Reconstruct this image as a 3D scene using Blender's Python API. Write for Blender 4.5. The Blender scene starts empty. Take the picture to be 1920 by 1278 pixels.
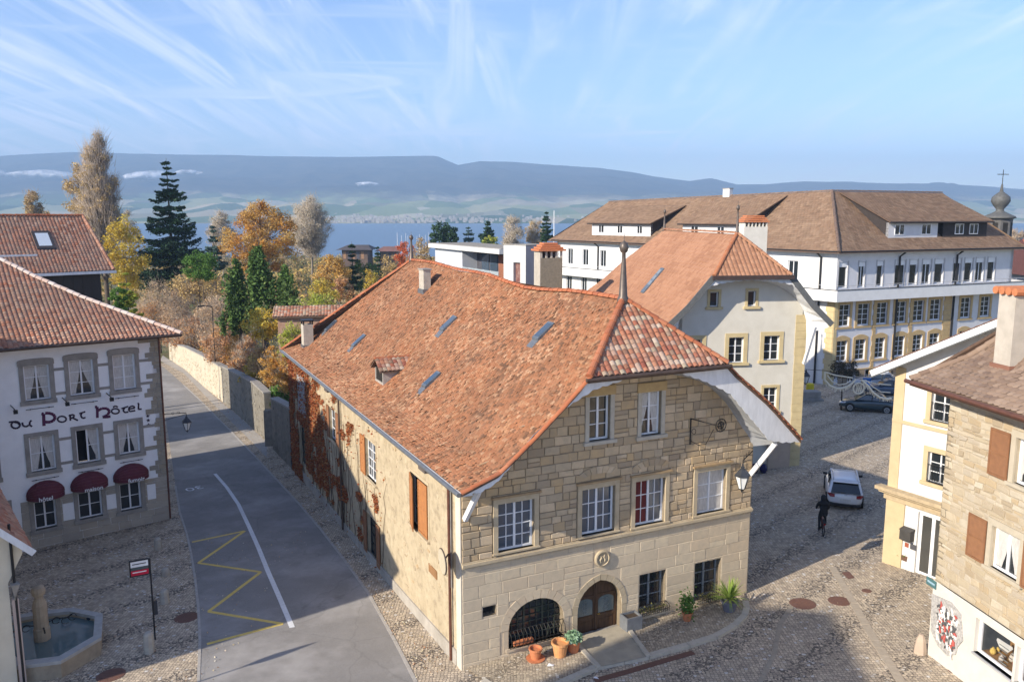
import bpy, bmesh, math, random
import numpy as np
from mathutils import Vector, Matrix, noise
from mathutils.geometry import delaunay_2d_cdt
random.seed(7); RNG = np.random.default_rng(7)
R = math.radians
SC = bpy.context.scene
COL = SC.collection

# ------------------------------------------------------------------ camera
FPX = 1530.0; PITCH = math.atan(234/1530.0); CAMH = 15.0
cam_d = bpy.data.cameras.new('camera'); cam = bpy.data.objects.new('camera', cam_d); COL.objects.link(cam)
cam.location = (0, 0, CAMH); cam.rotation_euler = (math.pi/2-PITCH, 0, 0)
cam_d.sensor_width = 36; cam_d.lens = 36*FPX/1920; cam_d.clip_end = 30000; cam_d.clip_start = .1
SC.camera = cam

# ------------------------------------------------------------------ sky and sun
SUN_HEAD = 53.0      # heading (from +Y towards +X) the light travels to
SUN_EL = 27.5
W = bpy.data.worlds.new('World'); SC.world = W; W.use_nodes = True
nt = W.node_tree; nt.nodes.clear()
def N(t, typ, **k):
    n = t.nodes.new(typ)
    for a, b in k.items(): setattr(n, a, b)
    return n
wo = N(nt, 'ShaderNodeOutputWorld'); bg = N(nt, 'ShaderNodeBackground'); sky = N(nt, 'ShaderNodeTexSky')
sky.sky_type = 'NISHITA'; sky.sun_disc = False
sky.sun_elevation = R(SUN_EL); sky.sun_rotation = R(SUN_HEAD+180)
sky.altitude = 450; sky.air_density = 1.0; sky.dust_density = .15; sky.ozone_density = 3.5
bg.inputs[1].default_value = .135
tc = N(nt, 'ShaderNodeTexCoord'); sep = N(nt, 'ShaderNodeSeparateXYZ'); nt.links.new(tc.outputs['Generated'], sep.inputs[0])
mx = N(nt, 'ShaderNodeMath', operation='MAXIMUM'); nt.links.new(sep.outputs[2], mx.inputs[0]); mx.inputs[1].default_value = .0
ad = N(nt, 'ShaderNodeMath', operation='ADD'); nt.links.new(mx.outputs[0], ad.inputs[0]); ad.inputs[1].default_value = .12
dx = N(nt, 'ShaderNodeMath', operation='DIVIDE'); dy = N(nt, 'ShaderNodeMath', operation='DIVIDE')
nt.links.new(sep.outputs[0], dx.inputs[0]); nt.links.new(ad.outputs[0], dx.inputs[1])
nt.links.new(sep.outputs[1], dy.inputs[0]); nt.links.new(ad.outputs[0], dy.inputs[1])
cmb = N(nt, 'ShaderNodeCombineXYZ'); nt.links.new(dx.outputs[0], cmb.inputs[0]); nt.links.new(dy.outputs[0], cmb.inputs[1])
def cirrus(rot, sc, scale, seed, lo, hi, dist):
    mp = N(nt, 'ShaderNodeMapping'); mp.inputs['Rotation'].default_value = (0, 0, R(rot)); mp.inputs['Scale'].default_value = sc
    mp.inputs['Location'].default_value = (seed, seed*.7, 0)
    nt.links.new(cmb.outputs[0], mp.inputs[0])
    no = N(nt, 'ShaderNodeTexNoise'); no.inputs['Scale'].default_value = scale; no.inputs['Detail'].default_value = 9
    no.inputs['Roughness'].default_value = .56; no.inputs['Distortion'].default_value = dist
    nt.links.new(mp.outputs[0], no.inputs['Vector'])
    mr = N(nt, 'ShaderNodeMapRange', interpolation_type='SMOOTHSTEP'); mr.inputs[1].default_value = lo; mr.inputs[2].default_value = hi
    nt.links.new(no.outputs['Fac'], mr.inputs[0]); return mr.outputs[0]
c1 = cirrus(14, (1.7, .16, 1), 2.1, 3.1, .43, .82, 1.4)
c2 = cirrus(-32, (1.6, .22, 1), 2.4, 9.7, .42, .76, 1.5)
c4 = cirrus(68, (.5, 1.5, 1), 1.5, 5.5, .46, .80, 1.0)
c3 = cirrus(5, (.6, .3, 1), .8, 17.3, .36, .60, .8)
a1 = N(nt, 'ShaderNodeMath', operation='MAXIMUM'); a0 = N(nt, 'ShaderNodeMath', operation='MAXIMUM'); nt.links.new(c1, a0.inputs[0]); nt.links.new(c2, a0.inputs[1]); nt.links.new(a0.outputs[0], a1.inputs[0]); nt.links.new(c4, a1.inputs[1])
a2 = N(nt, 'ShaderNodeMath', operation='MULTIPLY'); nt.links.new(a1.outputs[0], a2.inputs[0]); nt.links.new(c3, a2.inputs[1])
a3 = N(nt, 'ShaderNodeMath', operation='MULTIPLY_ADD'); nt.links.new(a1.outputs[0], a3.inputs[0]); a3.inputs[1].default_value = .14; nt.links.new(a2.outputs[0], a3.inputs[2])
a4 = N(nt, 'ShaderNodeMath', operation='MULTIPLY', use_clamp=True); nt.links.new(a3.outputs[0], a4.inputs[0]); a4.inputs[1].default_value = .56
mixc = N(nt, 'ShaderNodeMixRGB'); nt.links.new(a4.outputs[0], mixc.inputs[0]); nt.links.new(sky.outputs[0], mixc.inputs[1]); mixc.inputs[2].default_value = (6.6, 6.9, 7.4, 1)
tn = N(nt, 'ShaderNodeMixRGB', blend_type='MULTIPLY'); tn.inputs[0].default_value = 1; tn.inputs[2].default_value = (.84, .81, .90, 1); nt.links.new(mixc.outputs[0], tn.inputs[1]); nt.links.new(tn.outputs[0], bg.inputs[0]); nt.links.new(bg.outputs[0], wo.inputs[0])
sun_d = bpy.data.lights.new('sun', 'SUN'); sun_d.energy = 3.85; sun_d.angle = R(.53); sun_d.color = (1, .90, .75)
sun = bpy.data.objects.new('sun', sun_d); COL.objects.link(sun)
sh, se = R(SUN_HEAD), R(SUN_EL)
sdir = Vector((math.sin(sh)*math.cos(se), math.cos(sh)*math.cos(se), -math.sin(se)))
sun.rotation_euler = sdir.to_track_quat('-Z', 'Y').to_euler(); sun.location = (-30, -30, 60)
vs = SC.view_settings; vs.view_transform = 'Standard'; vs.look = 'None'; vs.gamma = 1; vs.exposure = .95
SC.cycles.volume_bounces = 0; SC.cycles.max_bounces = 6; SC.cycles.transparent_max_bounces = 12

# ------------------------------------------------------------------ measuring the place from sight lines
_c, _s = math.cos(PITCH), math.sin(PITCH)
def ray(u, v): x = u-960; y = 639-v; return (x, FPX*_c+y*_s, -FPX*_s+y*_c)
def g(x, y):
    "ground height: one plane tilted towards the lake, levelling out further away"
    xx = max(-60, min(x, 45)); yy = y if y < 110 else 110+(y-110)*.42
    return -.2+.033*(xx+1.76)-.034*(yy-25.5)
def G(u, v, dz=0):
    z = 0
    for i in range(12):
        r = ray(u, v); t = (z-CAMH)/r[2]; x, y = r[0]*t, r[1]*t; z = g(x, y)+dz
    return (x, y, z)
def at(u, Y):
    "x of the sight line of column u at forward distance Y near the horizon"
    return (u-960)/1548.*Y
def zat(v, Y):
    r = ray(960, v); return CAMH+r[2]/r[1]*Y
def hd(a): return (math.sin(R(a)), math.cos(R(a)))

class Frame:
    "a vertical plane: s along, z up, o outwards"
    def __init__(s_, p, head, side=1):
        s_.p = (p[0], p[1]); s_.d = hd(head)
        s_.n = (s_.d[1]*side, -s_.d[0]*side)
    def w(s_, s, z, o=0): return (s_.p[0]+s_.d[0]*s+s_.n[0]*o, s_.p[1]+s_.d[1]*s+s_.n[1]*o, z)
    def px(s_, u, v, o=0):
        r = ray(u, v); P = (s_.p[0]+s_.n[0]*o, s_.p[1]+s_.n[1]*o); n = s_.n
        t = (P[0]*n[0]+P[1]*n[1])/(r[0]*n[0]+r[1]*n[1])
        x, y, z = r[0]*t, r[1]*t, CAMH+r[2]*t
        return ((x-P[0])*s_.d[0]+(y-P[1])*s_.d[1], z)
    def rect(s_, ul, vt, ur, vb, o=0):
        "s0,s1,z0,z1 of an upright rectangle seen with left column ul, right ur, top row vt and bottom row vb at its middle"
        um, vm = (ul+ur)/2, (vt+vb)/2
        a = s_.px(ul, vm, o)[0]; b = s_.px(ur, vm, o)[0]
        z1 = s_.px(um, vt, o)[1]; z0 = s_.px(um, vb, o)[1]
        return (min(a, b), max(a, b), z0, z1)
    def shift(s_, o):
        f = Frame.__new__(Frame); f.p = (s_.p[0]+s_.n[0]*o, s_.p[1]+s_.n[1]*o); f.d = s_.d; f.n = s_.n; return f

# ------------------------------------------------------------------ objects
ROOT = {}
def tag(o, label=None, cat=None, group=None, kind=None):
    if label: o['label'] = label
    if cat: o['category'] = cat
    if group: o['group'] = group
    if kind: o['kind'] = kind
    return o
def thing(name, loc, label, cat, group=None):
    o = bpy.data.objects.new(name, None); COL.objects.link(o); o.location = loc; o.empty_display_size = .3
    ROOT[o.name] = tuple(loc); return tag(o, label, cat, group)
def root_loc(o):
    if o is None: return (0, 0, 0)
    while o.parent: o = o.parent
    return ROOT.get(o.name, (0, 0, 0))
class MB:
    def __init__(s): s.v = []; s.f = []; s.m = []; s.mi = 0; s.c = None
    def add(s, vs, fs):
        b = len(s.v); s.v.extend([tuple(p) for p in vs]); s.f.extend([tuple(i+b for i in f) for f in fs]); s.m.extend([s.mi]*len(fs)); return s
    def quad(s, a, b, c, d): return s.add([a, b, c, d], [(0, 1, 2, 3)])
    def poly(s, pts): return s.add(pts, [tuple(range(len(pts)))])
    def hexa(s, p):  # 8 points: bottom 4, top 4
        return s.add(p, [(0, 3, 2, 1), (4, 5, 6, 7), (0, 1, 5, 4), (1, 2, 6, 5), (2, 3, 7, 6), (3, 0, 4, 7)])
    def box(s, x0, x1, y0, y1, z0, z1):
        return s.hexa([(x0, y0, z0), (x1, y0, z0), (x1, y1, z0), (x0, y1, z0), (x0, y0, z1), (x1, y0, z1), (x1, y1, z1), (x0, y1, z1)])
    def fbox(s, F, s0, s1, z0, z1, o0, o1):
        w = F.w
        return s.hexa([w(s0, z0, o0), w(s1, z0, o0), w(s1, z0, o1), w(s0, z0, o1), w(s0, z1, o0), w(s1, z1, o0), w(s1, z1, o1), w(s0, z1, o1)])
    def fprism(s, F, pts, o0, o1):
        n = len(pts); a = [F.w(p[0], p[1], o0) for p in pts]; b = [F.w(p[0], p[1], o1) for p in pts]
        return s.add(a+b, [tuple(range(n))[::-1], tuple(range(n, 2*n))]+[(i, (i+1) % n, n+(i+1) % n, n+i) for i in range(n)])
    def bar(s, p0, p1, w, h=None, up=(0, 0, 1)):
        "rectangular bar from p0 to p1"
        h = h or w; p0 = Vector(p0); p1 = Vector(p1); d = (p1-p0).normalized(); u = Vector(up)
        if abs(d.dot(u)) > .98: u = Vector((1, 0, 0))
        a = d.cross(u).normalized()*w/2; b = a.cross(d).normalized()*h/2
        return s.hexa([p0-a-b, p0+a-b, p0+a+b, p0-a+b, p1-a-b, p1+a-b, p1+a+b, p1-a+b])
    def tube(s, pts, r, n=8, cap=True):
        pts = [Vector(p) for p in pts]; rs = r if isinstance(r, (list, tuple)) else [r]*len(pts)
        b = len(s.v); prev = None
        for i, p in enumerate(pts):
            d = (pts[min(i+1, len(pts)-1)]-pts[max(i-1, 0)])
            if d.length < 1e-6: d = Vector((0, 0, 1))
            d.normalize()
            if prev is None: a = d.orthogonal().normalized()
            else:
                a = (prev-d*prev.dot(d))
                a = a.normalized() if a.length > 1e-5 else d.orthogonal().normalized()
            prev = a; c = d.cross(a)
            for k in range(n):
                t = 2*math.pi*k/n; q = p+(a*math.cos(t)+c*math.sin(t))*rs[i]; s.v.append((q.x, q.y, q.z))
        nf = 0
        for i in range(len(pts)-1):
            for k in range(n):
                k2 = (k+1) % n; s.f.append((b+i*n+k, b+i*n+k2, b+(i+1)*n+k2, b+(i+1)*n+k)); nf += 1
        if cap:
            s.f.append(tuple(b+k for k in range(n))[::-1]); s.f.append(tuple(b+(len(pts)-1)*n+k for k in range(n))); nf += 2
        s.m.extend([s.mi]*nf); return s
    def lathe(s, c, prof, n=16, yaw=0):
        "prof: (r,z) list around vertical axis at c"
        b = len(s.v)
        for r, z in prof:
            for k in range(n):
                t = yaw+2*math.pi*k/n; s.v.append((c[0]+r*math.cos(t), c[1]+r*math.sin(t), c[2]+z))
        nf = 0
        for i in range(len(prof)-1):
            for k in range(n):
                k2 = (k+1) % n; s.f.append((b+i*n+k, b+i*n+k2, b+(i+1)*n+k2, b+(i+1)*n+k)); nf += 1
        s.f.append(tuple(b+k for k in range(n))[::-1]); s.f.append(tuple(b+(len(prof)-1)*n+k for k in range(n))); nf += 2
        s.m.extend([s.mi]*nf); return s
    def build(s, name, mat=None, parent=None, smooth=False, kind=None, label=None, bevel=0):
        me = bpy.data.meshes.new(name); L = root_loc(parent) if parent else (0, 0, 0)
        vs = [(v[0]-L[0], v[1]-L[1], v[2]-L[2]) for v in s.v] if L != (0, 0, 0) else s.v
        me.from_pydata(vs, [], s.f); me.validate(verbose=False)
        mats = mat if isinstance(mat, (list, tuple)) else [mat]
        for m in mats:
            if m: me.materials.append(m)
        if len(mats) > 1 and len(me.polygons) == len(s.m): me.polygons.foreach_set('material_index', s.m)
        bm = bmesh.new(); bm.from_mesh(me); bmesh.ops.recalc_face_normals(bm, faces=bm.faces)
        if bevel:
            bmesh.ops.remove_doubles(bm, verts=bm.verts, dist=1e-5)
            bmesh.ops.bevel(bm, geom=[e for e in bm.edges], offset=bevel, segments=1, affect='EDGES', clamp_overlap=True)
        bm.to_mesh(me); bm.free()
        if smooth: me.polygons.foreach_set('use_smooth', [True]*len(me.polygons))
        o = bpy.data.objects.new(name, me); COL.objects.link(o)
        if parent: o.parent = parent
        if kind: o['kind'] = kind
        if label: o['label'] = label
        return o
def link(name, me, parent, M=None, mat=None):
    o = bpy.data.objects.new(name, me); COL.objects.link(o); o.parent = parent
    if M is not None: o.matrix_local = M
    return o
def copy_tree(o, parent=None):
    c = o.copy(); COL.objects.link(c); c.parent = parent
    for ch in list(o.children): copy_tree(ch, c)
    return c
def np_mesh(name, V, F4, mat, parent=None, col=None, smooth=False, kind=None):
    "V (n,3), F4 (m,4) or (m,3); col (m,) float per face -> attribute 'tint'"
    me = bpy.data.meshes.new(name); V = np.asarray(V, dtype=np.float32); F4 = np.asarray(F4, dtype=np.int32)
    L = root_loc(parent) if parent else (0, 0, 0)
    V = V-np.array(L, dtype=np.float32)
    me.vertices.add(len(V)); me.vertices.foreach_set('co', V.ravel())
    k = F4.shape[1]; me.loops.add(F4.size); me.polygons.add(len(F4))
    me.loops.foreach_set('vertex_index', F4.ravel()); me.polygons.foreach_set('loop_start', np.arange(len(F4), dtype=np.int32)*k)
    me.update(calc_edges=True)
    if col is not None:
        at_ = me.attributes.new('tint', 'FLOAT', 'FACE'); at_.data.foreach_set('value', np.asarray(col, dtype=np.float32))
    me.materials.append(mat)
    if smooth: me.polygons.foreach_set('use_smooth', [True]*len(me.polygons))
    o = bpy.data.objects.new(name, me); COL.objects.link(o)
    if parent: o.parent = parent
    if kind: o['kind'] = kind
    return o

# ------------------------------------------------------------------ materials
MATS = {}
def mat(name, col, col2=None, scale=3, rough=.8, bump=0, bscale=None, metal=0, detail=6, tint=None, spec=.3, dirt=0, bdist=.02, trans=0, stretch=None, col3=None, s3=.6, cov=.5, brick=None, voro=None, weave=None):
    """noise-mixed colour, optional colour ramp driven by a per-piece random value (tint = list of colours),
    optional second larger stain colour col3, optional bump"""
    if name in MATS: return MATS[name]
    m = bpy.data.materials.new(name); m.use_nodes = True; t = m.node_tree; t.nodes.clear()
    out = N(t, 'ShaderNodeOutputMaterial'); b = N(t, 'ShaderNodeBsdfPrincipled'); b.inputs['Roughness'].default_value = rough
    b.inputs['Metallic'].default_value = metal; b.inputs['Specular IOR Level'].default_value = spec
    geo = N(t, 'ShaderNodeNewGeometry'); pos = geo.outputs['Position']
    if stretch:
        mp = N(t, 'ShaderNodeMapping'); mp.inputs['Scale'].default_value = stretch; t.links.new(pos, mp.inputs[0]); pos = mp.outputs[0]
    def rgb(c): return (c[0], c[1], c[2], 1)
    def noise_(sc, det=detail, ro=.6, vec=pos):
        n = N(t, 'ShaderNodeTexNoise'); n.inputs['Scale'].default_value = sc; n.inputs['Detail'].default_value = det; n.inputs['Roughness'].default_value = ro
        t.links.new(vec, n.inputs['Vector']); return n.outputs['Fac']
    def mr(x, lo, hi, a=0, bb=1):
        n = N(t, 'ShaderNodeMapRange'); n.inputs[1].default_value = lo; n.inputs[2].default_value = hi; n.inputs[3].default_value = a; n.inputs[4].default_value = bb; t.links.new(x, n.inputs[0]); return n.outputs[0]
    def mixn(f, c1, c2, bt='MIX'):
        n = N(t, 'ShaderNodeMixRGB', blend_type=bt)
        for i, x in ((0, f), (1, c1), (2, c2)):
            if isinstance(x, (int, float)): n.inputs[i].default_value = x
            elif isinstance(x, tuple): n.inputs[i].default_value = rgb(x)
            else: t.links.new(x, n.inputs[i])
        return n.outputs[0]
    c = None
    if tint:
        atn = N(t, 'ShaderNodeAttribute', attribute_name='tint'); oi = N(t, 'ShaderNodeObjectInfo')
        ad_ = N(t, 'ShaderNodeMath', operation='ADD'); t.links.new(atn.outputs['Fac'], ad_.inputs[0]); t.links.new(oi.outputs['Random'], ad_.inputs[1])
        fr = N(t, 'ShaderNodeMath', operation='FRACT'); t.links.new(ad_.outputs[0], fr.inputs[0])
        cr = N(t, 'ShaderNodeValToRGB'); cr.color_ramp.interpolation = 'LINEAR'; els = cr.color_ramp.elements
        while len(els) < len(tint): els.new(.5)
        for i, tcx in enumerate(tint): els[i].position = i/(len(tint)-1); els[i].color = rgb(tcx)
        t.links.new(fr.outputs[0], cr.inputs[0]); c = cr.outputs[0]
        if col2: c = mixn(mr(noise_(scale), .40, .75, 0, .5), c, col2)
    else:
        c = mixn(mr(noise_(scale), .35, .68), col, col2 or tuple(x*.8 for x in col))
    hgt = None
    if col3: c = mixn(mr(noise_(s3, 5, .65), cov-.08, cov+.12, 0, .85), c, col3)
    if brick:   # (scale, mortar colour, w, h, mortar size, rotation euler)
        bt = N(t, 'ShaderNodeTexBrick'); mp2 = N(t, 'ShaderNodeMapping'); mp2.inputs['Rotation'].default_value = brick[5]
        t.links.new(geo.outputs['Position'], mp2.inputs[0]); t.links.new(mp2.outputs[0], bt.inputs['Vector'])
        bt.inputs['Scale'].default_value = brick[0]; bt.inputs['Brick Width'].default_value = brick[2]; bt.inputs['Row Height'].default_value = brick[3]; bt.inputs['Mortar Size'].default_value = brick[4]
        bt.inputs['Color1'].default_value = (.75, .75, .75, 1); bt.inputs['Color2'].default_value = (1.2, 1.2, 1.2, 1); bt.inputs['Mortar'].default_value = (1, 1, 1, 1)
        c = mixn(.8, c, bt.outputs['Color'], 'MULTIPLY'); c = mixn(bt.outputs['Fac'], c, brick[1]);
        inv = N(t, 'ShaderNodeMath', operation='SUBTRACT'); inv.inputs[0].default_value = 1; t.links.new(bt.outputs['Fac'], inv.inputs[1]); hgt = inv.outputs[0]
    if voro:    # (scale, joint colour, joint width, light colour, share)
        nz = N(t, 'ShaderNodeTexNoise'); nz.inputs['Scale'].default_value = voro[0]*.35; t.links.new(geo.outputs['Position'], nz.inputs['Vector'])
        wv = N(t, 'ShaderNodeMixRGB', blend_type='ADD'); wv.inputs[0].default_value = .03; t.links.new(geo.outputs['Position'], wv.inputs[1]); t.links.new(nz.outputs['Color'], wv.inputs[2])
        v1 = N(t, 'ShaderNodeTexVoronoi', feature='DISTANCE_TO_EDGE'); v1.inputs['Scale'].default_value = voro[0]; v1.inputs['Randomness'].default_value = .4; t.links.new(wv.outputs[0], v1.inputs['Vector'])
        v2 = N(t, 'ShaderNodeTexVoronoi', feature='F1'); v2.inputs['Scale'].default_value = voro[0]; v2.inputs['Randomness'].default_value = .4; t.links.new(wv.outputs[0], v2.inputs['Vector'])
        sp = N(t, 'ShaderNodeSeparateColor'); t.links.new(v2.outputs['Color'], sp.inputs[0])
        c = mixn(mr(sp.outputs[0], 0, 1, .0, .9), c, mixn(1.0, c, (.55, .55, .58), 'MULTIPLY'))
        c = mixn(mr(sp.outputs[1], 1-voro[4]-.02, 1-voro[4]+.02), c, voro[3])
        e = mr(v1.outputs['Distance'], voro[2]*.3, voro[2]); c = mixn(e, voro[1], c); hgt = e
    if dirt:
        mpd = N(t, 'ShaderNodeMapping'); mpd.inputs['Scale'].default_value = (1.8, 1.8, .35); t.links.new(geo.outputs['Position'], mpd.inputs[0])
        c = mixn(mr(noise_(.5, 8, .7, mpd.outputs[0]), .42, .72, 0, dirt), c, mixn(1., c, (.45, .42, .38), 'MULTIPLY'))
    t.links.new(c, b.inputs['Base Color'])
    if bump or hgt is not None:
        bp = N(t, 'ShaderNodeBump'); bp.inputs['Strength'].default_value = bump or .5; bp.inputs['Distance'].default_value = bdist
        h2 = noise_(bscale or scale*4, 5)
        if hgt is not None:
            am = N(t, 'ShaderNodeMath', operation='MULTIPLY_ADD'); t.links.new(h2, am.inputs[0]); am.inputs[1].default_value = .5; t.links.new(hgt, am.inputs[2]); h2 = am.outputs[0]
        t.links.new(h2, bp.inputs['Height']); t.links.new(bp.outputs[0], b.inputs['Normal'])
    sh_ = b.outputs[0]
    if trans:
        tr = N(t, 'ShaderNodeBsdfTranslucent'); t.links.new(c, tr.inputs[0]); ms = N(t, 'ShaderNodeMixShader'); ms.inputs[0].default_value = trans
        t.links.new(sh_, ms.inputs[1]); t.links.new(tr.outputs[0], ms.inputs[2]); sh_ = ms.outputs[0]
    t.links.new(sh_, out.inputs[0]); MATS[name] = m; return m
def glassmat(name, col=(.02, .025, .03), rough=.04):
    if name in MATS: return MATS[name]
    m = bpy.data.materials.new(name); m.use_nodes = True; t = m.node_tree; b = t.nodes['Principled BSDF']
    b.inputs['Base Color'].default_value = (*col, 1); b.inputs['Roughness'].default_value = rough; b.inputs['Specular IOR Level'].default_value = .8; b.inputs['IOR'].default_value = 1.5
    no = N(t, 'ShaderNodeTexNoise'); no.inputs['Scale'].default_value = 1.6; bp = N(t, 'ShaderNodeBump'); bp.inputs['Strength'].default_value = .06; bp.inputs['Distance'].default_value = .05
    geo = N(t, 'ShaderNodeNewGeometry'); t.links.new(geo.outputs['Position'], no.inputs['Vector']); t.links.new(no.outputs['Fac'], bp.inputs['Height']); t.links.new(bp.outputs[0], b.inputs['Normal'])
    MATS[name] = m; return m
M_ = mat
ASPH = M_('asphalt', (.255, .243, .23), (.195, .186, .177), 30, .9, .25, 140, dirt=.25, bdist=.006, col3=(.35, .335, .32), s3=.25, cov=.55)
COBB = M_('cobbles', (.68, .56, .41), (.53, .44, .325), 2, .85, .8, voro=(8.5, (.13, .11, .09), .09, (.68, .64, .58), .035), dirt=.3, bdist=.02)
COBW = M_('warm_cobbles', (.60, .50, .36), (.48, .40, .29), 2, .85, .8, voro=(9.5, (.2, .165, .12), .09, (.66, .6, .5), .03), dirt=.2, bdist=.02)
SAND = M_('sandstone', (.46, .385, .27), (.35, .295, .21), 2.5, .9, .5, 30, col3=(.27, .24, .19), s3=.8, cov=.56)
STONE_T = M_('facade_stone', (0, 0, 0), (.30, .26, .195), 3.5, .9, .6, 26, tint=[(0.488, 0.367, 0.225), (0.586, 0.450, 0.288), (0.390, 0.302, 0.197), (0.537, 0.384, 0.212), (0.439, 0.329, 0.202), (0.647, 0.505, 0.336), (0.366, 0.280, 0.187), (0.512, 0.406, 0.273)], bdist=.025)
MORTAR = M_('facade_mortar', (.27, .215, .145), (.21, .17, .115), 5, .95, .5, 40)
STONE_LOW = M_('ashlar_ground_floor', (0, 0, 0), (.40, .345, .265), 5, .9, .8, 30, tint=[(0.588, 0.485, 0.344), (0.630, 0.525, 0.372), (0.546, 0.450, 0.321), (0.598, 0.480, 0.335)], bdist=.02)
TRIM = M_('carved_sandstone', (.50, .415, .285), (.42, .34, .225), 3, .85, .3, 25)
OCHRE = M_('ochre_stone', (.50, .355, .165), (.42, .29, .14), 4, .85, .2, 25)
GREYST = M_('grey_stone', (.33, .31, .28), (.25, .235, .215), 3, .9, .3, 22, dirt=.3)
WHITEP = M_('white_paint', (.78, .79, .80), (.70, .71, .73), 4, .5)
WHITEW = M_('white_wood', (.74, .75, .76), (.62, .63, .64), 6, .6, stretch=(1, 1, .3), dirt=.2)
GLASS = glassmat('window_glass')
GLASSB = glassmat('bluish_glass', (.05, .075, .11), .08)
CURT = M_('curtain_cloth', (.62, .60, .56), (.40, .38, .36), 14, .9, stretch=(3, 3, .3))
DARK = M_('dark_metal', (.03, .03, .032), (.02, .02, .022), 5, .5, metal=.3)
IRON = M_('wrought_iron', (.025, .024, .023), (.04, .035, .03), 20, .6, metal=.5)
ZINC = M_('zinc', (.25, .26, .27), (.18, .19, .2), 6, .45, metal=.6)
COPPER = M_('copper_brown', (.17, .075, .05), (.11, .05, .035), 4, .5, metal=.3)
BROWNM = M_('brown_metal', (.12, .085, .065), (.08, .055, .045), 4, .5, metal=.4)
TERRA = M_('terracotta', (.55, .20, .085), (.42, .15, .07), 6, .8, .2)
TILE = M_('roof_tile', (0, 0, 0), (.17, .10, .065), .5, .88, .5, 25, tint=[(0.304, 0.130, 0.062), (0.334, 0.147, 0.073), (0.274, 0.113, 0.054), (0.380, 0.201, 0.108), (0.228, 0.107, 0.057), (0.319, 0.134, 0.065), (0.426, 0.255, 0.152), (0.289, 0.134, 0.071), (0.129, 0.067, 0.038), (0.327, 0.147, 0.073)], dirt=.45)
TILE_HIP = M_('old_hip_tile', (0, 0, 0), (.30, .17, .12), 2, .88, .4, 25, tint=[(0.340, 0.107, 0.055), (0.510, 0.410, 0.312), (0.255, 0.074, 0.047), (0.425, 0.180, 0.101), (0.204, 0.098, 0.062), (0.391, 0.328, 0.234), (0.442, 0.139, 0.062)])
TILE_RED = M_('ridge_tile', (0, 0, 0), (.38, .12, .06), 3, .85, .3, 20, tint=[(0.346, 0.108, 0.047), (0.403, 0.144, 0.065), (0.302, 0.101, 0.050), (0.432, 0.180, 0.094)])
TILE_HOT = M_('hotel_tile', (0, 0, 0), (.28, .18, .13), 1.3, .88, .4, 25, tint=[(0.357, 0.139, 0.078), (0.442, 0.221, 0.140), (0.306, 0.164, 0.117), (0.391, 0.254, 0.179), (0.238, 0.115, 0.078), (0.476, 0.295, 0.203), (0.289, 0.123, 0.078)], dirt=.3)
TILE_ORANGE = M_('new_orange_tile', (0, 0, 0), (.32, .16, .09), 2, .8, .2, 20, tint=[(.35, .175, .098), (.41, .215, .125), (.29, .14, .078), (.38, .19, .108)])
TILE_BR = M_('brown_tile', (0, 0, 0), (.23, .165, .115), 2, .88, .3, 25, tint=[(0.176, 0.109, 0.069), (0.224, 0.140, 0.090), (0.144, 0.090, 0.058), (0.256, 0.168, 0.109), (0.192, 0.117, 0.074)])
SOFFIT = M_('soffit_boards', (.40, .41, .42), (.33, .34, .35), 6, .6, stretch=(1, 1, 1))
GREEN_L = [(.05, .10, .02), (.09, .16, .03), (.03, .07, .018)]

def crack(m, sc=.2, w=.007, k=.2):
    t = m.node_tree; b = [n for n in t.nodes if n.type == 'BSDF_PRINCIPLED'][0]; src = b.inputs['Base Color'].links[0].from_socket
    ge = N(t, 'ShaderNodeNewGeometry'); nz = N(t, 'ShaderNodeTexNoise'); nz.inputs['Scale'].default_value = .8; nz.inputs['Detail'].default_value = 6; t.links.new(ge.outputs['Position'], nz.inputs['Vector'])
    ad = N(t, 'ShaderNodeMixRGB', blend_type='ADD'); ad.inputs[0].default_value = 1.6; t.links.new(ge.outputs['Position'], ad.inputs[1]); t.links.new(nz.outputs['Color'], ad.inputs[2])
    vo = N(t, 'ShaderNodeTexVoronoi', feature='DISTANCE_TO_EDGE'); vo.inputs['Scale'].default_value = sc; t.links.new(ad.outputs[0], vo.inputs['Vector'])
    mr = N(t, 'ShaderNodeMapRange'); mr.inputs[1].default_value = 0; mr.inputs[2].default_value = w; mr.inputs[3].default_value = k; mr.inputs[4].default_value = 0; t.links.new(vo.outputs['Distance'], mr.inputs[0])
    mx = N(t, 'ShaderNodeMixRGB'); t.links.new(mr.outputs[0], mx.inputs[0]); t.links.new(src, mx.inputs[1]); mx.inputs[2].default_value = (.06, .058, .055, 1); t.links.new(mx.outputs[0], b.inputs['Base Color'])
crack(ASPH)
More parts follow.
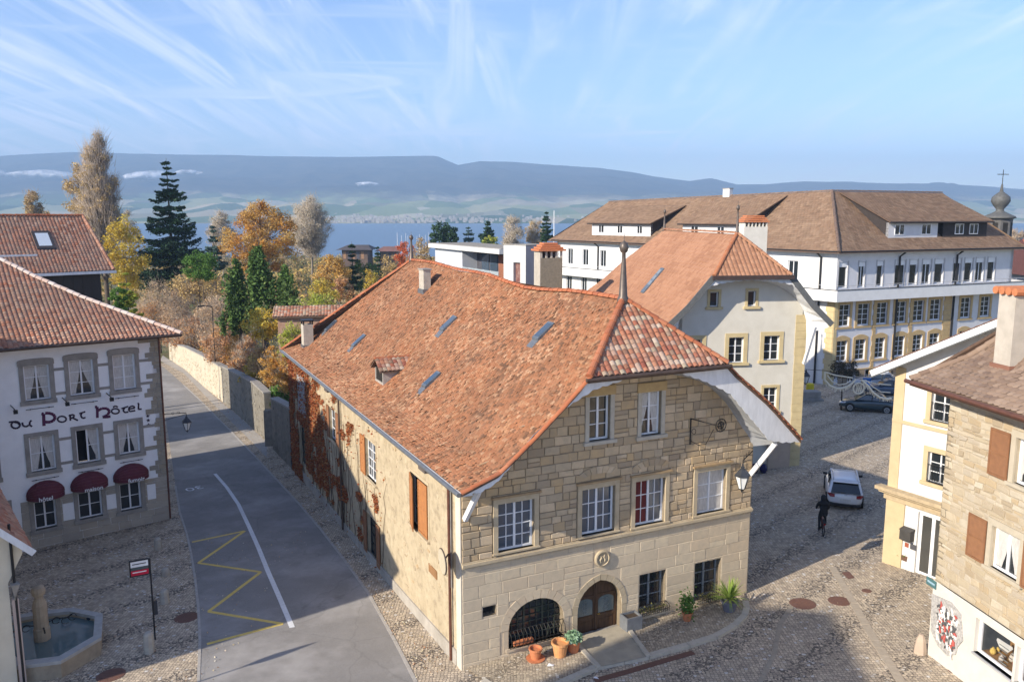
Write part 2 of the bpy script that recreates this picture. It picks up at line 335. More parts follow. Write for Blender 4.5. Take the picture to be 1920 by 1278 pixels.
# ------------------------------------------------------------------ generic building parts
def arch_pts(s0, s1, z0, zs, rise, n=10, pointed=0):
    "outline: bottom-left, bottom-right, then arch from right spring to left spring"
    c = (s0+s1)/2; r = (s1-s0)/2; pts = [(s0, z0), (s1, z0)]
    for i in range(n+1):
        a = math.pi*i/n; x = math.cos(a); z = math.sin(a)
        if pointed: z = z**.85*(1+pointed*(1-abs(x))**1.5)
        pts.append((c+r*x, zs+rise*z))
    return pts
def wall(name, F, outline, holes, mat_, parent, depth=.25, top=None, kind=None):
    "flat wall with openings; holes: list of (s,z) outlines; reveals go inwards by depth"
    vs = []; loops = []
    def addloop(p):
        b = len(vs); vs.extend([Vector((a[0], a[1])) for a in p]); loops.append((b, len(p)))
    addloop(outline)
    for h in holes: addloop(h)
    edges = []
    for b, n in loops: edges += [(b+i, b+(i+1) % n) for i in range(n)]
    faces = [list(range(b, b+n)) for b, n in loops]
    v, e, f, *_ = delaunay_2d_cdt(vs, edges, faces, 2 if False else 0, 1e-6)
    def inside(p, poly):
        r = False; n = len(poly)
        for i in range(n):
            a, b2 = poly[i], poly[(i+1) % n]
            if (a[1] > p[1]) != (b2[1] > p[1]) and p[0] < (b2[0]-a[0])*(p[1]-a[1])/(b2[1]-a[1])+a[0]: r = not r
        return r
    mb = MB(); b0 = [F.w(q.x, q.y, 0) for q in v]; tris = []
    for t in f:
        cx = sum(v[i].x for i in t)/len(t); cz = sum(v[i].y for i in t)/len(t)
        if inside((cx, cz), outline) and not any(inside((cx, cz), h) for h in holes): tris.append(tuple(t))
    mb.add(b0, tris)
    for h in holes:
        n = len(h)
        for i in range(n):
            a, b2 = h[i], h[(i+1) % n]
            mb.quad(F.w(*a, 0), F.w(*b2, 0), F.w(*b2, -depth), F.w(*a, -depth))
    return mb.build(name, mat_, parent, kind=kind)
def rect_pts(r): return [(r[0], r[2]), (r[1], r[2]), (r[1], r[3]), (r[0], r[3])]
def window(parent, F, r, rows=3, leaves=2, cols=1, inset=.14, fw=.07, mw=.03, frame=None, glass=None, curtain=0, top=None, open_leaf=None, label=None, name='window', dark=None):
    """casement window with frame, mullion, glazing bars; sub-parts: one pane per leaf, curtain"""
    frame = frame or WHITEP; glass = glass or GLASS
    s0, s1, z0, z1 = r; mb = MB(); o0, o1 = -inset-.05, -inset
    mb.fbox(F, s0, s1, z0, z0+fw, o0, o1); mb.fbox(F, s0, s1, z1-fw, z1, o0, o1)
    mb.fbox(F, s0, s0+fw, z0+fw, z1-fw, o0, o1); mb.fbox(F, s1-fw, s1, z0+fw, z1-fw, o0, o1)
    wi = (s1-s0-2*fw)/leaves; panes = []
    for i in range(leaves):
        a = s0+fw+wi*i; b = a+wi
        if i < leaves-1: mb.fbox(F, b-fw*.55, b+fw*.55, z0+fw, z1-fw, o0, o1+.012)
        if open_leaf == i: continue
        for k in range(1, rows):
            z = z0+fw+(z1-z0-2*fw)*k/rows; mb.fbox(F, a, b, z-mw/2, z+mw/2, o0+.01, o1-.004)
        for k in range(1, cols):
            s = a+(b-a)*k/cols; mb.fbox(F, s-mw/2, s+mw/2, z0+fw, z1-fw, o0+.012, o1-.006)
        panes.append((a, b))
    w = mb.build(name, frame, parent, label=label)
    for a, b in panes:
        MB().add([F.w(a, z0+fw, o0+.02), F.w(b, z0+fw, o0+.02), F.w(b, z1-fw, o0+.02), F.w(a, z1-fw, o0+.02)], [(0, 1, 2, 3)]).build('pane', glass, w)
    bk = MB().add([F.w(s0, z0, o0-.35), F.w(s1, z0, o0-.35), F.w(s1, z1, o0-.35), F.w(s0, z1, o0-.35)], [(0, 1, 2, 3)])
    if open_leaf is not None: bk.build('dark_room', M_('dark_room', (.01, .01, .012), (.008, .008, .01), 2, .95), w)
    if curtain:
        for a, b, sd in [(s0+fw, (s0+s1)/2-.03, 1), ((s0+s1)/2+.03, s1-fw, -1)]:
            if open_leaf is not None and sd == 1: continue
            cm = MB(); n = 7; kk = random.uniform(.45, .85); z1c, z0c = z1-fw-.02, z0+fw+.02
            for i in range(n):
                t0, t1 = i/n, (i+1)/n
                def wd(t): return (b-a)*(1-kk*min(1, t*(.8+kk*.5))**1.8) if curtain == 1 else (b-a)
                za, zb = z1c-(z1c-z0c)*t0, z1c-(z1c-z0c)*t1
                if sd == 1: p = [(a, za), (a+wd(t0), za), (a+wd(t1), zb), (a, zb)]
                else: p = [(b, za), (b-wd(t0), za), (b-wd(t1), zb), (b, zb)]
                cm.poly([F.w(q[0], q[1], o0+.026) for q in p])
            cm.build('curtain', CURT, w)
    return w
def surround(parent, F, r, w=.14, proud=.03, sill=.1, m=None, lint=None, name='window_surround', silld=.12, back=.2, ears=0):
    m = m or TRIM; s0, s1, z0, z1 = r; lint = lint or w; mb = MB()
    mb.fbox(F, s0-w, s0, z0, z1, -.01, proud); mb.fbox(F, s1, s1+w, z0, z1, -.01, proud); mb.fbox(F, s0-w-ears, s1+w+ears, z1, z1+lint, -.01, proud+.004)
    o = mb.build(name, m, parent)
    if sill: MB().fbox(F, s0-w-.04, s1+w+.04, z0-sill, z0, -back, silld).build('window_sill', m, parent)
    return o
def shutter(parent, F, s_h, s_e, z0, z1, m, o=.05, ang=0, slats=14, label=None):
    "louvred shutter from hinge s_h to free edge s_e, standing off the wall by ang metres at its free edge"
    mb = MB(); f = .06; d = 1 if s_e > s_h else -1; W_ = abs(s_e-s_h)
    def P(s, z, q):
        t = abs(s-s_h)/W_; return F.w(s, z, o+q+ang*t)
    def bx(a, b, za, zb, q0, q1): mb.hexa([P(a, za, q0), P(b, za, q0), P(b, za, q1), P(a, za, q1), P(a, zb, q0), P(b, zb, q0), P(b, zb, q1), P(a, zb, q1)])
    a, b = s_h, s_e
    bx(a, a+f*d, z0, z1, 0, .04); bx(b-f*d, b, z0, z1, 0, .04); bx(a+f*d, b-f*d, z0, z0+f, 0, .04); bx(a+f*d, b-f*d, z1-f, z1, 0, .04)
    zm = (z0+z1)/2; bx(a+f*d, b-f*d, zm-f/2, zm+f/2, 0, .04)
    bx(a+f*d, b-f*d, z0+f, z1-f, .004, .012)
    mb.build('shutter', m, parent, label=label)
    n = slats; sm = MB()
    for i in range(n):
        z = z0+f+.02+(z1-z0-2*f-.04)*(i+.5)/n; h = (z1-z0-2*f)/n*.42
        a2, b2 = a+f*d, b-f*d
        sm.add([P(a2, z-h, .035), P(b2, z-h, .035), P(b2, z+h, .016), P(a2, z+h, .016)], [(0, 1, 2, 3)])
    sm.build('shutter_slats', m, parent, kind='stuff')
# ------------------------------------------------------------------ roofs
class RoofFace:
    """one roof slope: u runs along the eave, w up the slope (horizontal inset); prof gives z(w)"""
    def __init__(s, p, head, side, prof, um, ux, dz=None):
        s.F = Frame(p, head, side); s.prof = prof; s.um = um; s.ux = ux; s.dz = dz
        ls = [0]
        for a, b in zip(prof[:-1], prof[1:]): ls.append(ls[-1]+math.hypot(b[0]-a[0], b[1]-a[1]))
        s.ls = ls; s.len = ls[-1]
        s.pw = np.array([a[0] for a in prof]); s.pz = np.array([a[1] for a in prof]); s.pl = np.array(ls)
    def at_len(s, l): return float(np.interp(l, s.pl, s.pw)), float(np.interp(l, s.pl, s.pz))
    def pt(s, u, w, dz=0):
        z = float(np.interp(w, s.pw, s.pz))+dz
        if s.dz: z += s.dz(u, w)
        return s.F.w(u, z, -w)
def lim(pts):
    "piecewise-linear function from (w,u) points"
    a = np.array([p[0] for p in pts], float); b = np.array([p[1] for p in pts], float)
    return lambda w: float(np.interp(w, a, b))
def deck(rf, name, m, parent, n=10, nu=8, th=.1):
    mb = MB(); rows = []
    for i in range(n+1):
        w, z = rf.at_len(rf.len*i/n); a, b = rf.um(w), rf.ux(w); b = max(b, a+.001)
        rows.append([rf.pt(a+(b-a)*k/nu, w, -.03) for k in range(nu+1)])
    V = [p for r in rows for p in r]; Fc = []
    for i in range(n):
        for k in range(nu): Fc.append((i*(nu+1)+k, i*(nu+1)+k+1, (i+1)*(nu+1)+k+1, (i+1)*(nu+1)+k))
    mb.add(V, Fc)
    V2 = [(p[0], p[1], p[2]-th) for p in V]; mb.add(V2, Fc)
    for i in range(n):
        for k in (0, nu):
            a, b = i*(nu+1)+k, (i+1)*(nu+1)+k; mb.quad(V[a], V[b], V2[b], V2[a])
    for k in range(nu): mb.quad(V[k], V[k+1], V2[k+1], V2[k])
    return mb.build(name, m, parent)
def tiles(rf, parent, m, tw=.18, ex=.17, th=.018, curved=False, jit=1.0, name='roof_tile', near=0, mess=.0, skip=None, gap=.006, lift=.012, seed=1):
    """individual roof tiles laid in courses; `near` of them become objects of their own, the rest one part"""
    rg = np.random.default_rng(seed)
    nrow = int(rf.len/ex); L = []
    for i in range(nrow):
        l0 = i*ex; w0, z0 = rf.at_len(max(0, l0-.04)); w1, z1 = rf.at_len(min(rf.len, l0+ex+.05))
        wm = (w0+w1)/2; a, b = rf.um(wm), rf.ux(wm)
        if b-a < tw*.4: continue
        off = (i % 2)*tw/2 if not curved else 0
        k0 = math.floor((a-off)/tw); us = np.arange(k0, math.ceil((b-off)/tw)+1)*tw+off
        for u in us:
            ua, ub = max(u, a), min(u+tw, b)
            if ub-ua < tw*.25: continue
            if skip and skip((ua+ub)/2, wm): continue
            L.append((ua, ub, w0, w1, i))
    n = len(L); A = np.array(L)
    def P(u, w, off):
        z = np.interp(w, rf.pw, rf.pz)+off
        if rf.dz: z = z+np.array([rf.dz(float(a), float(b)) for a, b in zip(u, w)])
        F = rf.F; return np.stack([F.p[0]+F.d[0]*u-F.n[0]*w, F.p[1]+F.d[1]*u-F.n[1]*w, z], 1)
    ua, ub, w0, w1 = A[:, 0]+gap/2, A[:, 1]-gap/2, A[:, 2], A[:, 3]
    jl = rg.normal(0, .006*jit, n); jr = rg.normal(0, .006*jit, n); jw = rg.normal(0, .012*jit, n); sl = rg.random(n) < mess
    lf = lift+th+np.abs(rg.normal(0, .006*jit, n))+sl*rg.uniform(.01, .04, n)
    w0 = w0+jw*.6-sl*rg.uniform(0, .05, n)
    if curved:
        um_ = (ua+ub)/2; h = .045
        cols = [(ua, -.004), (ua+(ub-ua)*.28, h*.75), (ua+(ub-ua)*.55, h), (ua+(ub-ua)*.8, h*.5), (ub, -.006)]
        lo = [P(u, w0, lf+hh+jl) for u, hh in cols]; hi = [P(u, w1, hh+.003) for u, hh in cols]
        lo2 = [P(u, w0, lf+hh+jl-th*1.3) for u, hh in cols]
        V = np.stack(lo+hi+lo2, 1); k = 15
        fq = [(i, i+1, 5+i+1, 5+i) for i in range(4)]+[(10+i, 10+i+1, i+1, i) for i in range(4)]
    else:
        um_ = (ua+ub)/2; wt = w0+(w1-w0)*.16
        lo = [P(ua, wt, lf+jl), P(um_, w0-.0, lf+(jl+jr)/2), P(ub, wt, lf+jr)]
        hi = [P(ua, w1, .004), P(um_, w1, .004), P(ub, w1, .004)]
        b_ = [P(ua, wt, lf+jl-th), P(um_, w0, lf+(jl+jr)/2-th), P(ub, wt, lf+jr-th)]
        V = np.stack(lo+hi+b_, 1); k = 9
        fq = [(0, 1, 4, 3), (1, 2, 5, 4), (6, 7, 1, 0), (7, 8, 2, 1)]
        if th > .015: fq += [(6, 0, 3, 3), (2, 8, 5, 5)]
    fq = [f for f in fq if len(set(f)) == 4]
    fq = np.array(fq); tint = rg.random(n)
    cx = V.mean(1); pt = np.array([noise.noise(Vector((c[0]*.35, c[1]*.35, c[2]*.35+seed))) for c in cx])
    tint = np.where(rg.random(n) < .55, (tint*.35+pt*.8+.5) % 1, tint)
    idx = np.arange(n)
    if near:
        d = np.linalg.norm(cx-np.array([0, 0, CAMH]), axis=1)
        ins = np.abs((cx[:, 0]/np.maximum(cx[:, 1], 1))) < .60
        d = d+(~ins)*1000; order = np.argsort(d); sel = set(order[:near].tolist())
    else: sel = set()
    rest = np.array([i for i in idx if i not in sel], dtype=int)
    if len(rest):
        Vr = V[rest].reshape(-1, 3); Fr = (fq[None]+(np.arange(len(rest))*k)[:, None, None]).reshape(-1, 4)
        np_mesh('roof_tiles' if near else name+'s', Vr, Fr, m, parent, col=np.repeat(tint[rest], len(fq)), kind='stuff')
    Lr = root_loc(parent)
    for i in sorted(sel):
        me = bpy.data.meshes.new(name); c = cx[i]
        me.from_pydata([tuple(p) for p in (V[i]-c)], [], [tuple(int(x) for x in f) for f in fq]); me.materials.append(m)
        o = bpy.data.objects.new(name, me); COL.objects.link(o); o.parent = parent; o.location = (c[0]-Lr[0], c[1]-Lr[1], c[2]-Lr[2])
    return n
def ridge_tiles(parent, p0, p1, m, step=.36, r=.11, name='ridge_tile', sag=None, indiv=True, mid=None):
    "half-round ridge or hip tiles one after another, each its own object"
    p0, p1 = Vector(p0), Vector(p1); L = (p1-p0).length; n = max(1, int(L/step)); d = (p1-p0)/n
    ang = (p1-p0).normalized(); side = ang.cross(Vector((0, 0, 1))).normalized(); up = side.cross(ang).normalized()
    me = bpy.data.meshes.new(name); V = []; Fc = []; K = 6; Lr = Vector(root_loc(parent))
    for j, (t, rr) in enumerate([(0, r*1.12), (1.12, r*.92)]):
        for k in range(K+1):
            a = math.pi*k/K; q = d*t+side*math.cos(a)*rr+up*(math.sin(a)*rr-.03); V.append(tuple(q))
    for k in range(K): Fc.append((k, k+1, K+1+k+1, K+1+k))
    Fc.append(tuple(range(K+1)))
    me.from_pydata(V, [], Fc); me.materials.append(m)
    objs = []
    for i in range(n):
        q = p0+d*i
        if sag: q = q+Vector((0, 0, sag((i+.5)/n)))
        o = bpy.data.objects.new(name, me); COL.objects.link(o); o.parent = parent; o.location = q-Lr+Vector((0, 0, random.uniform(-.008, .008)))
        o.rotation_euler = (0, 0, random.uniform(-.03, .03)); objs.append(o)
    return objs
def text_mesh(txt, size, F, s, z, o, m, parent, name='lettering', align='LEFT', ext=.012, shear=0, bold=0, sx=1, rot=0, label=None):
    cu = bpy.data.curves.new('t', 'FONT'); cu.body = txt; cu.size = size; cu.extrude = ext; cu.align_x = align; cu.offset = bold; cu.resolution_u = 3
    to = bpy.data.objects.new('t', cu); COL.objects.link(to); bpy.context.view_layer.update()
    me = bpy.data.meshes.new_from_object(to.evaluated_get(bpy.context.evaluated_depsgraph_get())); bpy.data.objects.remove(to); bpy.data.curves.remove(cu)
    me.name = name; me.materials.clear(); me.materials.append(m); L = root_loc(parent)
    flip = 1
    rt = (-F.n[1], F.n[0])
    sg = 1 if rt[0]*F.d[0]+rt[1]*F.d[1] > 0 else -1
    ca, sa = math.cos(rot), math.sin(rot)
    for v in me.vertices:
        x, y, zz = v.co; x *= sx; x += y*shear; x, y = x*ca-y*sa, x*sa+y*ca
        p = F.w(s+sg*x, z+y, o+zz); v.co = (p[0]-L[0], p[1]-L[1], p[2]-L[2])
    ob = bpy.data.objects.new(name, me); COL.objects.link(ob); ob.parent = parent
    if label: ob['label'] = label
    return ob
# ------------------------------------------------------------------ vegetation
def leafmat(name, cols, trans=.25):
    return mat(name, (0, 0, 0), None, 3, .75, tint=cols, trans=trans, spec=.2)
BARK = M_('bark', (.12, .09, .065), (.07, .055, .042), 8, .95, .5, 30, stretch=(1, 1, .3))
BARK_PALE = M_('pale_bark', (.30, .25, .19), (.19, .155, .12), 8, .95, .3, 30, stretch=(1, 1, .3))
def leaf_cloud(name, C, S, m, parent, seed=0, up=.3, asp=1.6, tint=None):
    "C (n,3) local centres, S leaf size (n,) -> mesh of n leaf quads with random orientation"
    rg = np.random.default_rng(seed); n = len(C); S = np.broadcast_to(np.asarray(S, float), (n,))
    a = rg.normal(size=(n, 3)); a[:, 2] *= (1-up); a /= np.linalg.norm(a, axis=1)[:, None]
    b = rg.normal(size=(n, 3)); b -= a*(a*b).sum(1)[:, None]; b /= np.linalg.norm(b, axis=1)[:, None]
    a = a*S[:, None]*asp/2; b = b*S[:, None]/2
    V = np.stack([C-a, C+b*.9, C+a, C-b*.9], 1).reshape(-1, 3); Fq = np.arange(4*n).reshape(n, 4)
    L = root_loc(parent)
    tint = rg.random(n) if tint is None else (tint+rg.random(n)*.12) % 1
    return np_mesh(name, V+np.array(L), Fq, m, parent, col=tint)
def crown_points(n, shape, rg, clumps=40, spread=.16, shell=.55):
    """points in clumps inside a crown; shape(t, ang)-> radius at height fraction t; returns xyz with z in 0..1 scaled later"""
    cl = []
    while len(cl) < clumps:
        t = rg.random(); ang = rg.random()*2*math.pi; rr = shape(t)
        if rr < .02: continue
        if rg.random() > rr/max(shape(.3), shape(.5), shape(.1)): continue
        q = rg.random()**shell; cl.append((t, ang, rr*q))
    cl = np.array(cl); k = rg.integers(0, clumps, n); return cl, k
def make_tree(name, loc, H_, Rr, shape, leaf_m, n, ls, label, cat='tree', group=None, trunk_m=None, trunk_r=.2, bare=.15, clumps=60, spread=.22, twigs=0, seed=1, leaf_asp=1.6, drop=0, trunk_frac=.9, limb=14, limb_up=.6, twig_m=None, twig_r=.012):
    rg = np.random.default_rng(seed); rnd = random.Random(seed)
    root = thing(name, loc, label, cat, group); trunk_m = trunk_m or BARK
    z0 = H_*bare; Hc = H_-z0
    cl, k = crown_points(max(n, 10), shape, rg, clumps, spread)
    ph = rg.random(clumps)
    C0 = np.stack([np.cos(cl[:, 1])*cl[:, 2]*Rr, np.sin(cl[:, 1])*cl[:, 2]*Rr, z0+cl[:, 0]*Hc], 1)
    tb = MB(); ox, oy, oz = loc; bend = [rnd.uniform(-.02, .02)*H_ for _ in range(2)]
    pts = [(ox+bend[0]*math.sin(t*3)*t, oy+bend[1]*math.sin(t*2.3)*t, oz+H_*trunk_frac*t) for t in (0, .12, .3, .5, .7, .85, 1)]
    tb.tube([(ox, oy, oz-.4)]+pts, [trunk_r*1.35, trunk_r*1.1]+[trunk_r*(1-.93*t) for t in (.12, .3, .5, .7, .85, 1)], 7)
    sel = rg.permutation(clumps)[:limb]
    for i in sel:
        c = C0[i]; zb = max(z0*.6, min(c[2]-math.hypot(c[0], c[1])*limb_up, H_*trunk_frac*.95)); r0 = trunk_r*.42*(1-zb/H_)+.015
        md = (c[0]*.5, c[1]*.5, zb+(c[2]-zb)*.38)
        tb.tube([(ox, oy, oz+zb), (ox+md[0], oy+md[1], oz+md[2]), (ox+c[0]*1.0, oy+c[1]*1.0, oz+c[2])], [r0, r0*.6, r0*.18], 4, False)
    trunk = tb.build('trunk', trunk_m, root, smooth=True)
    if twigs:
        P0 = []; P1 = []
        kk = rg.integers(0, clumps, twigs); base = C0[kk]*np.array([.72, .72, 1])-np.array([0, 0, Hc*.05])
        d = rg.normal(size=(twigs, 3)); d[:, 2] = np.abs(d[:, 2])+limb_up; d[:, :2] += C0[kk][:, :2]/max(Rr, .1)*1.2; d /= np.linalg.norm(d, axis=1)[:, None]
        st = base+rg.normal(size=(twigs, 3))*spread*Rr*.7; ln = rg.uniform(.5, 1.3, twigs)*Hc*.11+.25; en = st+d*ln[:, None]
        a = np.cross(d, rg.normal(size=(twigs, 3))); a /= np.linalg.norm(a, axis=1)[:, None]; b = np.cross(d, a)
        V = np.concatenate([st+a*twig_r, st-a*twig_r*.5+b*twig_r*.87, st-a*twig_r*.5-b*twig_r*.87, en], 0)+np.array(loc)
        i = np.arange(twigs); Ft = np.concatenate([np.stack([i, i+twigs, i+3*twigs], 1), np.stack([i+twigs, i+2*twigs, i+3*twigs], 1), np.stack([i+2*twigs, i, i+3*twigs], 1)], 0)
        np_mesh('twigs', V, Ft, twig_m or trunk_m, root, col=np.full(len(Ft), .3), kind='stuff')
    if n:
        sp = rg.normal(size=(n, 3)); sp /= np.linalg.norm(sp, axis=1)[:, None]; sp *= (rg.random(n)**.45)[:, None]
        rad = (spread*Rr)*(.7+.6*rg.random(clumps))[k]
        P = C0[k]+sp*rad[:, None]*np.array([1, 1, .85])
        if drop: P[:, 2] -= rg.random(n)**1.5*drop
        leaf_cloud('crown', P, ls*rg.uniform(.6, 1.3, n), leaf_m, root, seed, asp=leaf_asp, tint=(ph[k]*.7))
    return root
def round_shape(t): return max(0, math.sin(math.pi*min(1, max(0, t*.93+.07))))**.6
def egg_shape(t): return (max(0, math.sin(math.pi*(t**.7*.97+.03))))**.7
def column_shape(t): return min(1, t*5+.3)*(1-t**3.2)**.8
def cone_shape(t): return (1-t)**.85+.02
# ------------------------------------------------------------------ ground, lake, hills
def grid_ground():
    xs = sorted(set([-60, 45, 10]+list(range(-2500, -400, 300))+list(range(-400, -60, 40))+list(range(-60, 46, 15))+list(range(60, 400, 40))+list(range(400, 2600, 300))))
    ys = sorted(set([110]+list(range(-120, 0, 40))+list(range(0, 110, 10))+list(range(120, 660, 20))))
    V = [];
    for y in ys:
        for x in xs:
            z = g(x, y)
            if y > 520: z -= (y-520)*.08
            z -= .012
            V.append((x, y, z))
    nx = len(xs); mb = MB(); Fc = [(j*nx+i, j*nx+i+1, (j+1)*nx+i+1, (j+1)*nx+i) for j in range(len(ys)-1) for i in range(nx-1)]
    mb.add(V, Fc); return mb
GARDEN = M_('garden_ground', (.10, .115, .04), (.16, .13, .06), .35, .95, .4, 12, col3=(.20, .16, .09), s3=.12, cov=.52)
o = grid_ground().build('garden_ground', GARDEN); o['kind'] = 'structure'
def sheet(name, pts, m, dz, clip=None, kind='structure', parent=None):
    "flat piece lying on the ground plane (all points inside its planar part)"
    vs = [Vector((p[0], p[1])) for p in pts]; n = len(vs)
    v, e, f, *_ = delaunay_2d_cdt(vs, [(i, (i+1) % n) for i in range(n)], [list(range(n))], 1, 1e-6)
    mb = MB(); mb.add([(q.x, q.y, g(q.x, q.y)+dz) for q in v], [tuple(t) for t in f])
    return mb.build(name, m, kind=kind, parent=parent)
def Gp(*uv): return [G(u, v)[:2] for u, v in uv]
sheet('cobbled_square', [(-58, -40), (44, -40), (44, 108), (10, 108), (0, 60), (-14.2, 52.3), (-18.4, 60.7), (-24.3, 71.7), (-28.5, 78.7), (-41.3, 102.3), (-44, 108), (-58, 108)], COBB, .0)
right_e = Gp((780, 1278), (740, 1200), (690, 1110), (645, 1048), (600, 990), (560, 943), (520, 900), (480, 857), (440, 815), (405, 780), (370, 745), (345, 722), (322, 701), (300, 683))
left_e = Gp((300, 700), (310, 780), (322, 860), (329, 910), (337, 960), (350, 1000), (358, 1035), (366, 1085), (372, 1140), (375, 1200), (372, 1278))
sheet('street', [(-2.0, 21.5), (2.0, 14), (6, -10), (-6, -12), (-8.5, 10), (-10.2, 21)]+left_e[::-1]+right_e[::-1], ASPH, .006)
sheet('pavement', Gp((300, 676), (345, 700), (395, 752), (470, 826), (500, 857), (500, 828), (445, 778), (412, 752), (345, 692), (305, 666)), M_('pavement_asphalt', (.38, .355, .32), (.30, .28, .26), 20, .9, .2, 90, dirt=.3, bdist=.006), .005)
LINEK = M_('kerb_granite', (.40, .375, .34), (.32, .30, .27), 6, .85, .2, 40)
def strip_stones(thing_name, pts, w, h, m, label, step=1.0, gap=.02, dz=0, lab_kind='structure'):
    "row of kerb stones following pts; every stone its own part"
    root = thing(thing_name, (pts[0][0], pts[0][1], g(*pts[0][:2])), None, None); root['kind'] = lab_kind
    for a, b in zip(pts[:-1], pts[1:]):
        L = math.hypot(b[0]-a[0], b[1]-a[1]); n = max(1, round(L/step))
        for i in range(n):
            t0, t1 = (i+gap/2/step)/n, (i+1-gap/2/step)/n
            p0 = (a[0]+(b[0]-a[0])*t0, a[1]+(b[1]-a[1])*t0); p1 = (a[0]+(b[0]-a[0])*t1, a[1]+(b[1]-a[1])*t1)
            z0 = g(*p0)+dz+random.uniform(-.004, .006); z1 = g(*p1)+dz+random.uniform(-.004, .006)
            dx, dy = (b[1]-a[1])/L*w/2, -(b[0]-a[0])/L*w/2
            mb = MB(); mb.hexa([(p0[0]-dx, p0[1]-dy, z0-.1), (p0[0]+dx, p0[1]+dy, z0-.1), (p1[0]+dx, p1[1]+dy, z1-.1), (p1[0]-dx, p1[1]-dy, z1-.1), (p0[0]-dx, p0[1]-dy, z0+h), (p0[0]+dx, p0[1]+dy, z0+h), (p1[0]+dx, p1[1]+dy, z1+h), (p1[0]-dx, p1[1]-dy, z1+h)])
            mb.build('kerb_stone', m, root)
    return root
KP = [right_e[i] for i in range(0, 12)]
strip_stones('kerb', KP, .12, .02, LINEK, None, step=1.1)
strip_stones('kerb', [left_e[i] for i in range(3, 11)], .10, .02, LINEK, None, step=1.0)
RW = M_('road_white', (.72, .73, .74), (.58, .59, .60), 12, .7, dirt=.25)
RY = M_('road_yellow', (.72, .52, .12), (.52, .40, .14), 9, .8, dirt=.2)
def paint_line(name, pts, w, m, label, cat='road marking', group=None):
    mb = MB(); n = len(pts); L = []; Rr = []
    for i, p in enumerate(pts):
        a = pts[max(i-1, 0)]; b = pts[min(i+1, n-1)]; d = math.hypot(b[0]-a[0], b[1]-a[1]); nx, ny = (b[1]-a[1])/d*w/2, -(b[0]-a[0])/d*w/2
        L.append((p[0]-nx, p[1]-ny, g(p[0], p[1])+.012)); Rr.append((p[0]+nx, p[1]+ny, g(p[0], p[1])+.012))
    mb.add(L+Rr, [(i, i+1, n+i+1, n+i) for i in range(n-1)])
    o = mb.build(name, m); tag(o, label, cat, group); return o
paint_line('road_line', Gp((403, 888), (425, 913), (447, 945), (466, 985), (484, 1025), (503, 1072), (522, 1115), (537, 1150), (548, 1176)), .2, RW, 'long curved white line painted down the middle of the street')
zz = Gp((360, 1016), (459, 995), (372, 1055), (489, 1072), (391, 1146), (530, 1169), (388, 1207))
root = thing('yellow_zigzag', (zz[0][0], zz[0][1], g(*zz[0])), 'yellow zigzag bus stop marking on the street asphalt', 'road marking')
for a, b in zip(zz[:-1], zz[1:]):
    d = math.hypot(b[0]-a[0], b[1]-a[1]); nx, ny = (b[1]-a[1])/d*.08, -(b[0]-a[0])/d*.08
    MB().quad((a[0]-nx, a[1]-ny, g(*a)+.012), (b[0]-nx, b[1]-ny, g(*b)+.012), (b[0]+nx, b[1]+ny, g(*b)+.012), (a[0]+nx, a[1]+ny, g(*a)+.012)).build('zigzag_stroke', RY, root)
def ground_text(txt, c, size, head, m, label, wide=1.0):
    cu = bpy.data.curves.new('t', 'FONT'); cu.body = txt; cu.size = size; cu.align_x = 'CENTER'; cu.align_y = 'CENTER'; cu.resolution_u = 4; cu.offset = -.005
    to = bpy.data.objects.new('t', cu); COL.objects.link(to); bpy.context.view_layer.update()
    me = bpy.data.meshes.new_from_object(to.evaluated_get(bpy.context.evaluated_depsgraph_get())); bpy.data.objects.remove(to)
    d = hd(head); r = (d[1], -d[0])
    for v in me.vertices:
        x, y = v.co.x*wide, v.co.y; X = c[0]+r[0]*x+d[0]*y; Y = c[1]+r[1]*x+d[1]*y; v.co = (X, Y, g(X, Y)+.012)
    me.materials.clear(); me.materials.append(m); o = bpy.data.objects.new('speed_number', me); COL.objects.link(o); tag(o, label, 'road marking'); return o
c30 = G(364, 915); ground_text('30', c30, 1.1, -41+180, M_('road_white_worn', (.75, .76, .78), (.6, .61, .63), 12, .7), 'small worn white 30 painted on the street beside the hotel', 1.0)
FC = Gp((873, 1259), (905, 1278))+[(-.2, 23.9), (1.0, 24.1)]+Gp((1120, 1252), (1215, 1233), (1290, 1212), (1340, 1196), (1378, 1175), (1396, 1157), (1400, 1142), (1397, 1130))
C0 = G(867, 1257)
FF0 = Frame(C0, 64.3, 1)
fc = [FF0.w(.15, 0, .02)[:2]]+FC[1:]+[FF0.w(12.2, 0, .02)[:2]]
sheet('forecourt', fc, COBW, .10)
strip_stones('forecourt_kerb', FC[1:], .24, .115, M_('pale_kerb', (.50, .455, .37), (.42, .38, .31), 6, .85, .2, 40), None, step=.9)
lk = Gp((1560, 1062), (1600, 1130), (1640, 1200), (1690, 1278)); strip_stones('gutter_line', lk, .3, .012, M_('gutter_granite', (.40, .34, .265), (.34, .285, .22), 6, .85, .2, 40), None, step=.6)
lk = Gp((1500, 1112), (1462, 1170), (1452, 1225), (1425, 1278)); strip_stones('gutter_line', lk, .16, .008, M_('gutter_granite2', (.36, .31, .24), (.30, .26, .20), 6, .85, .2, 40), None, step=.5)
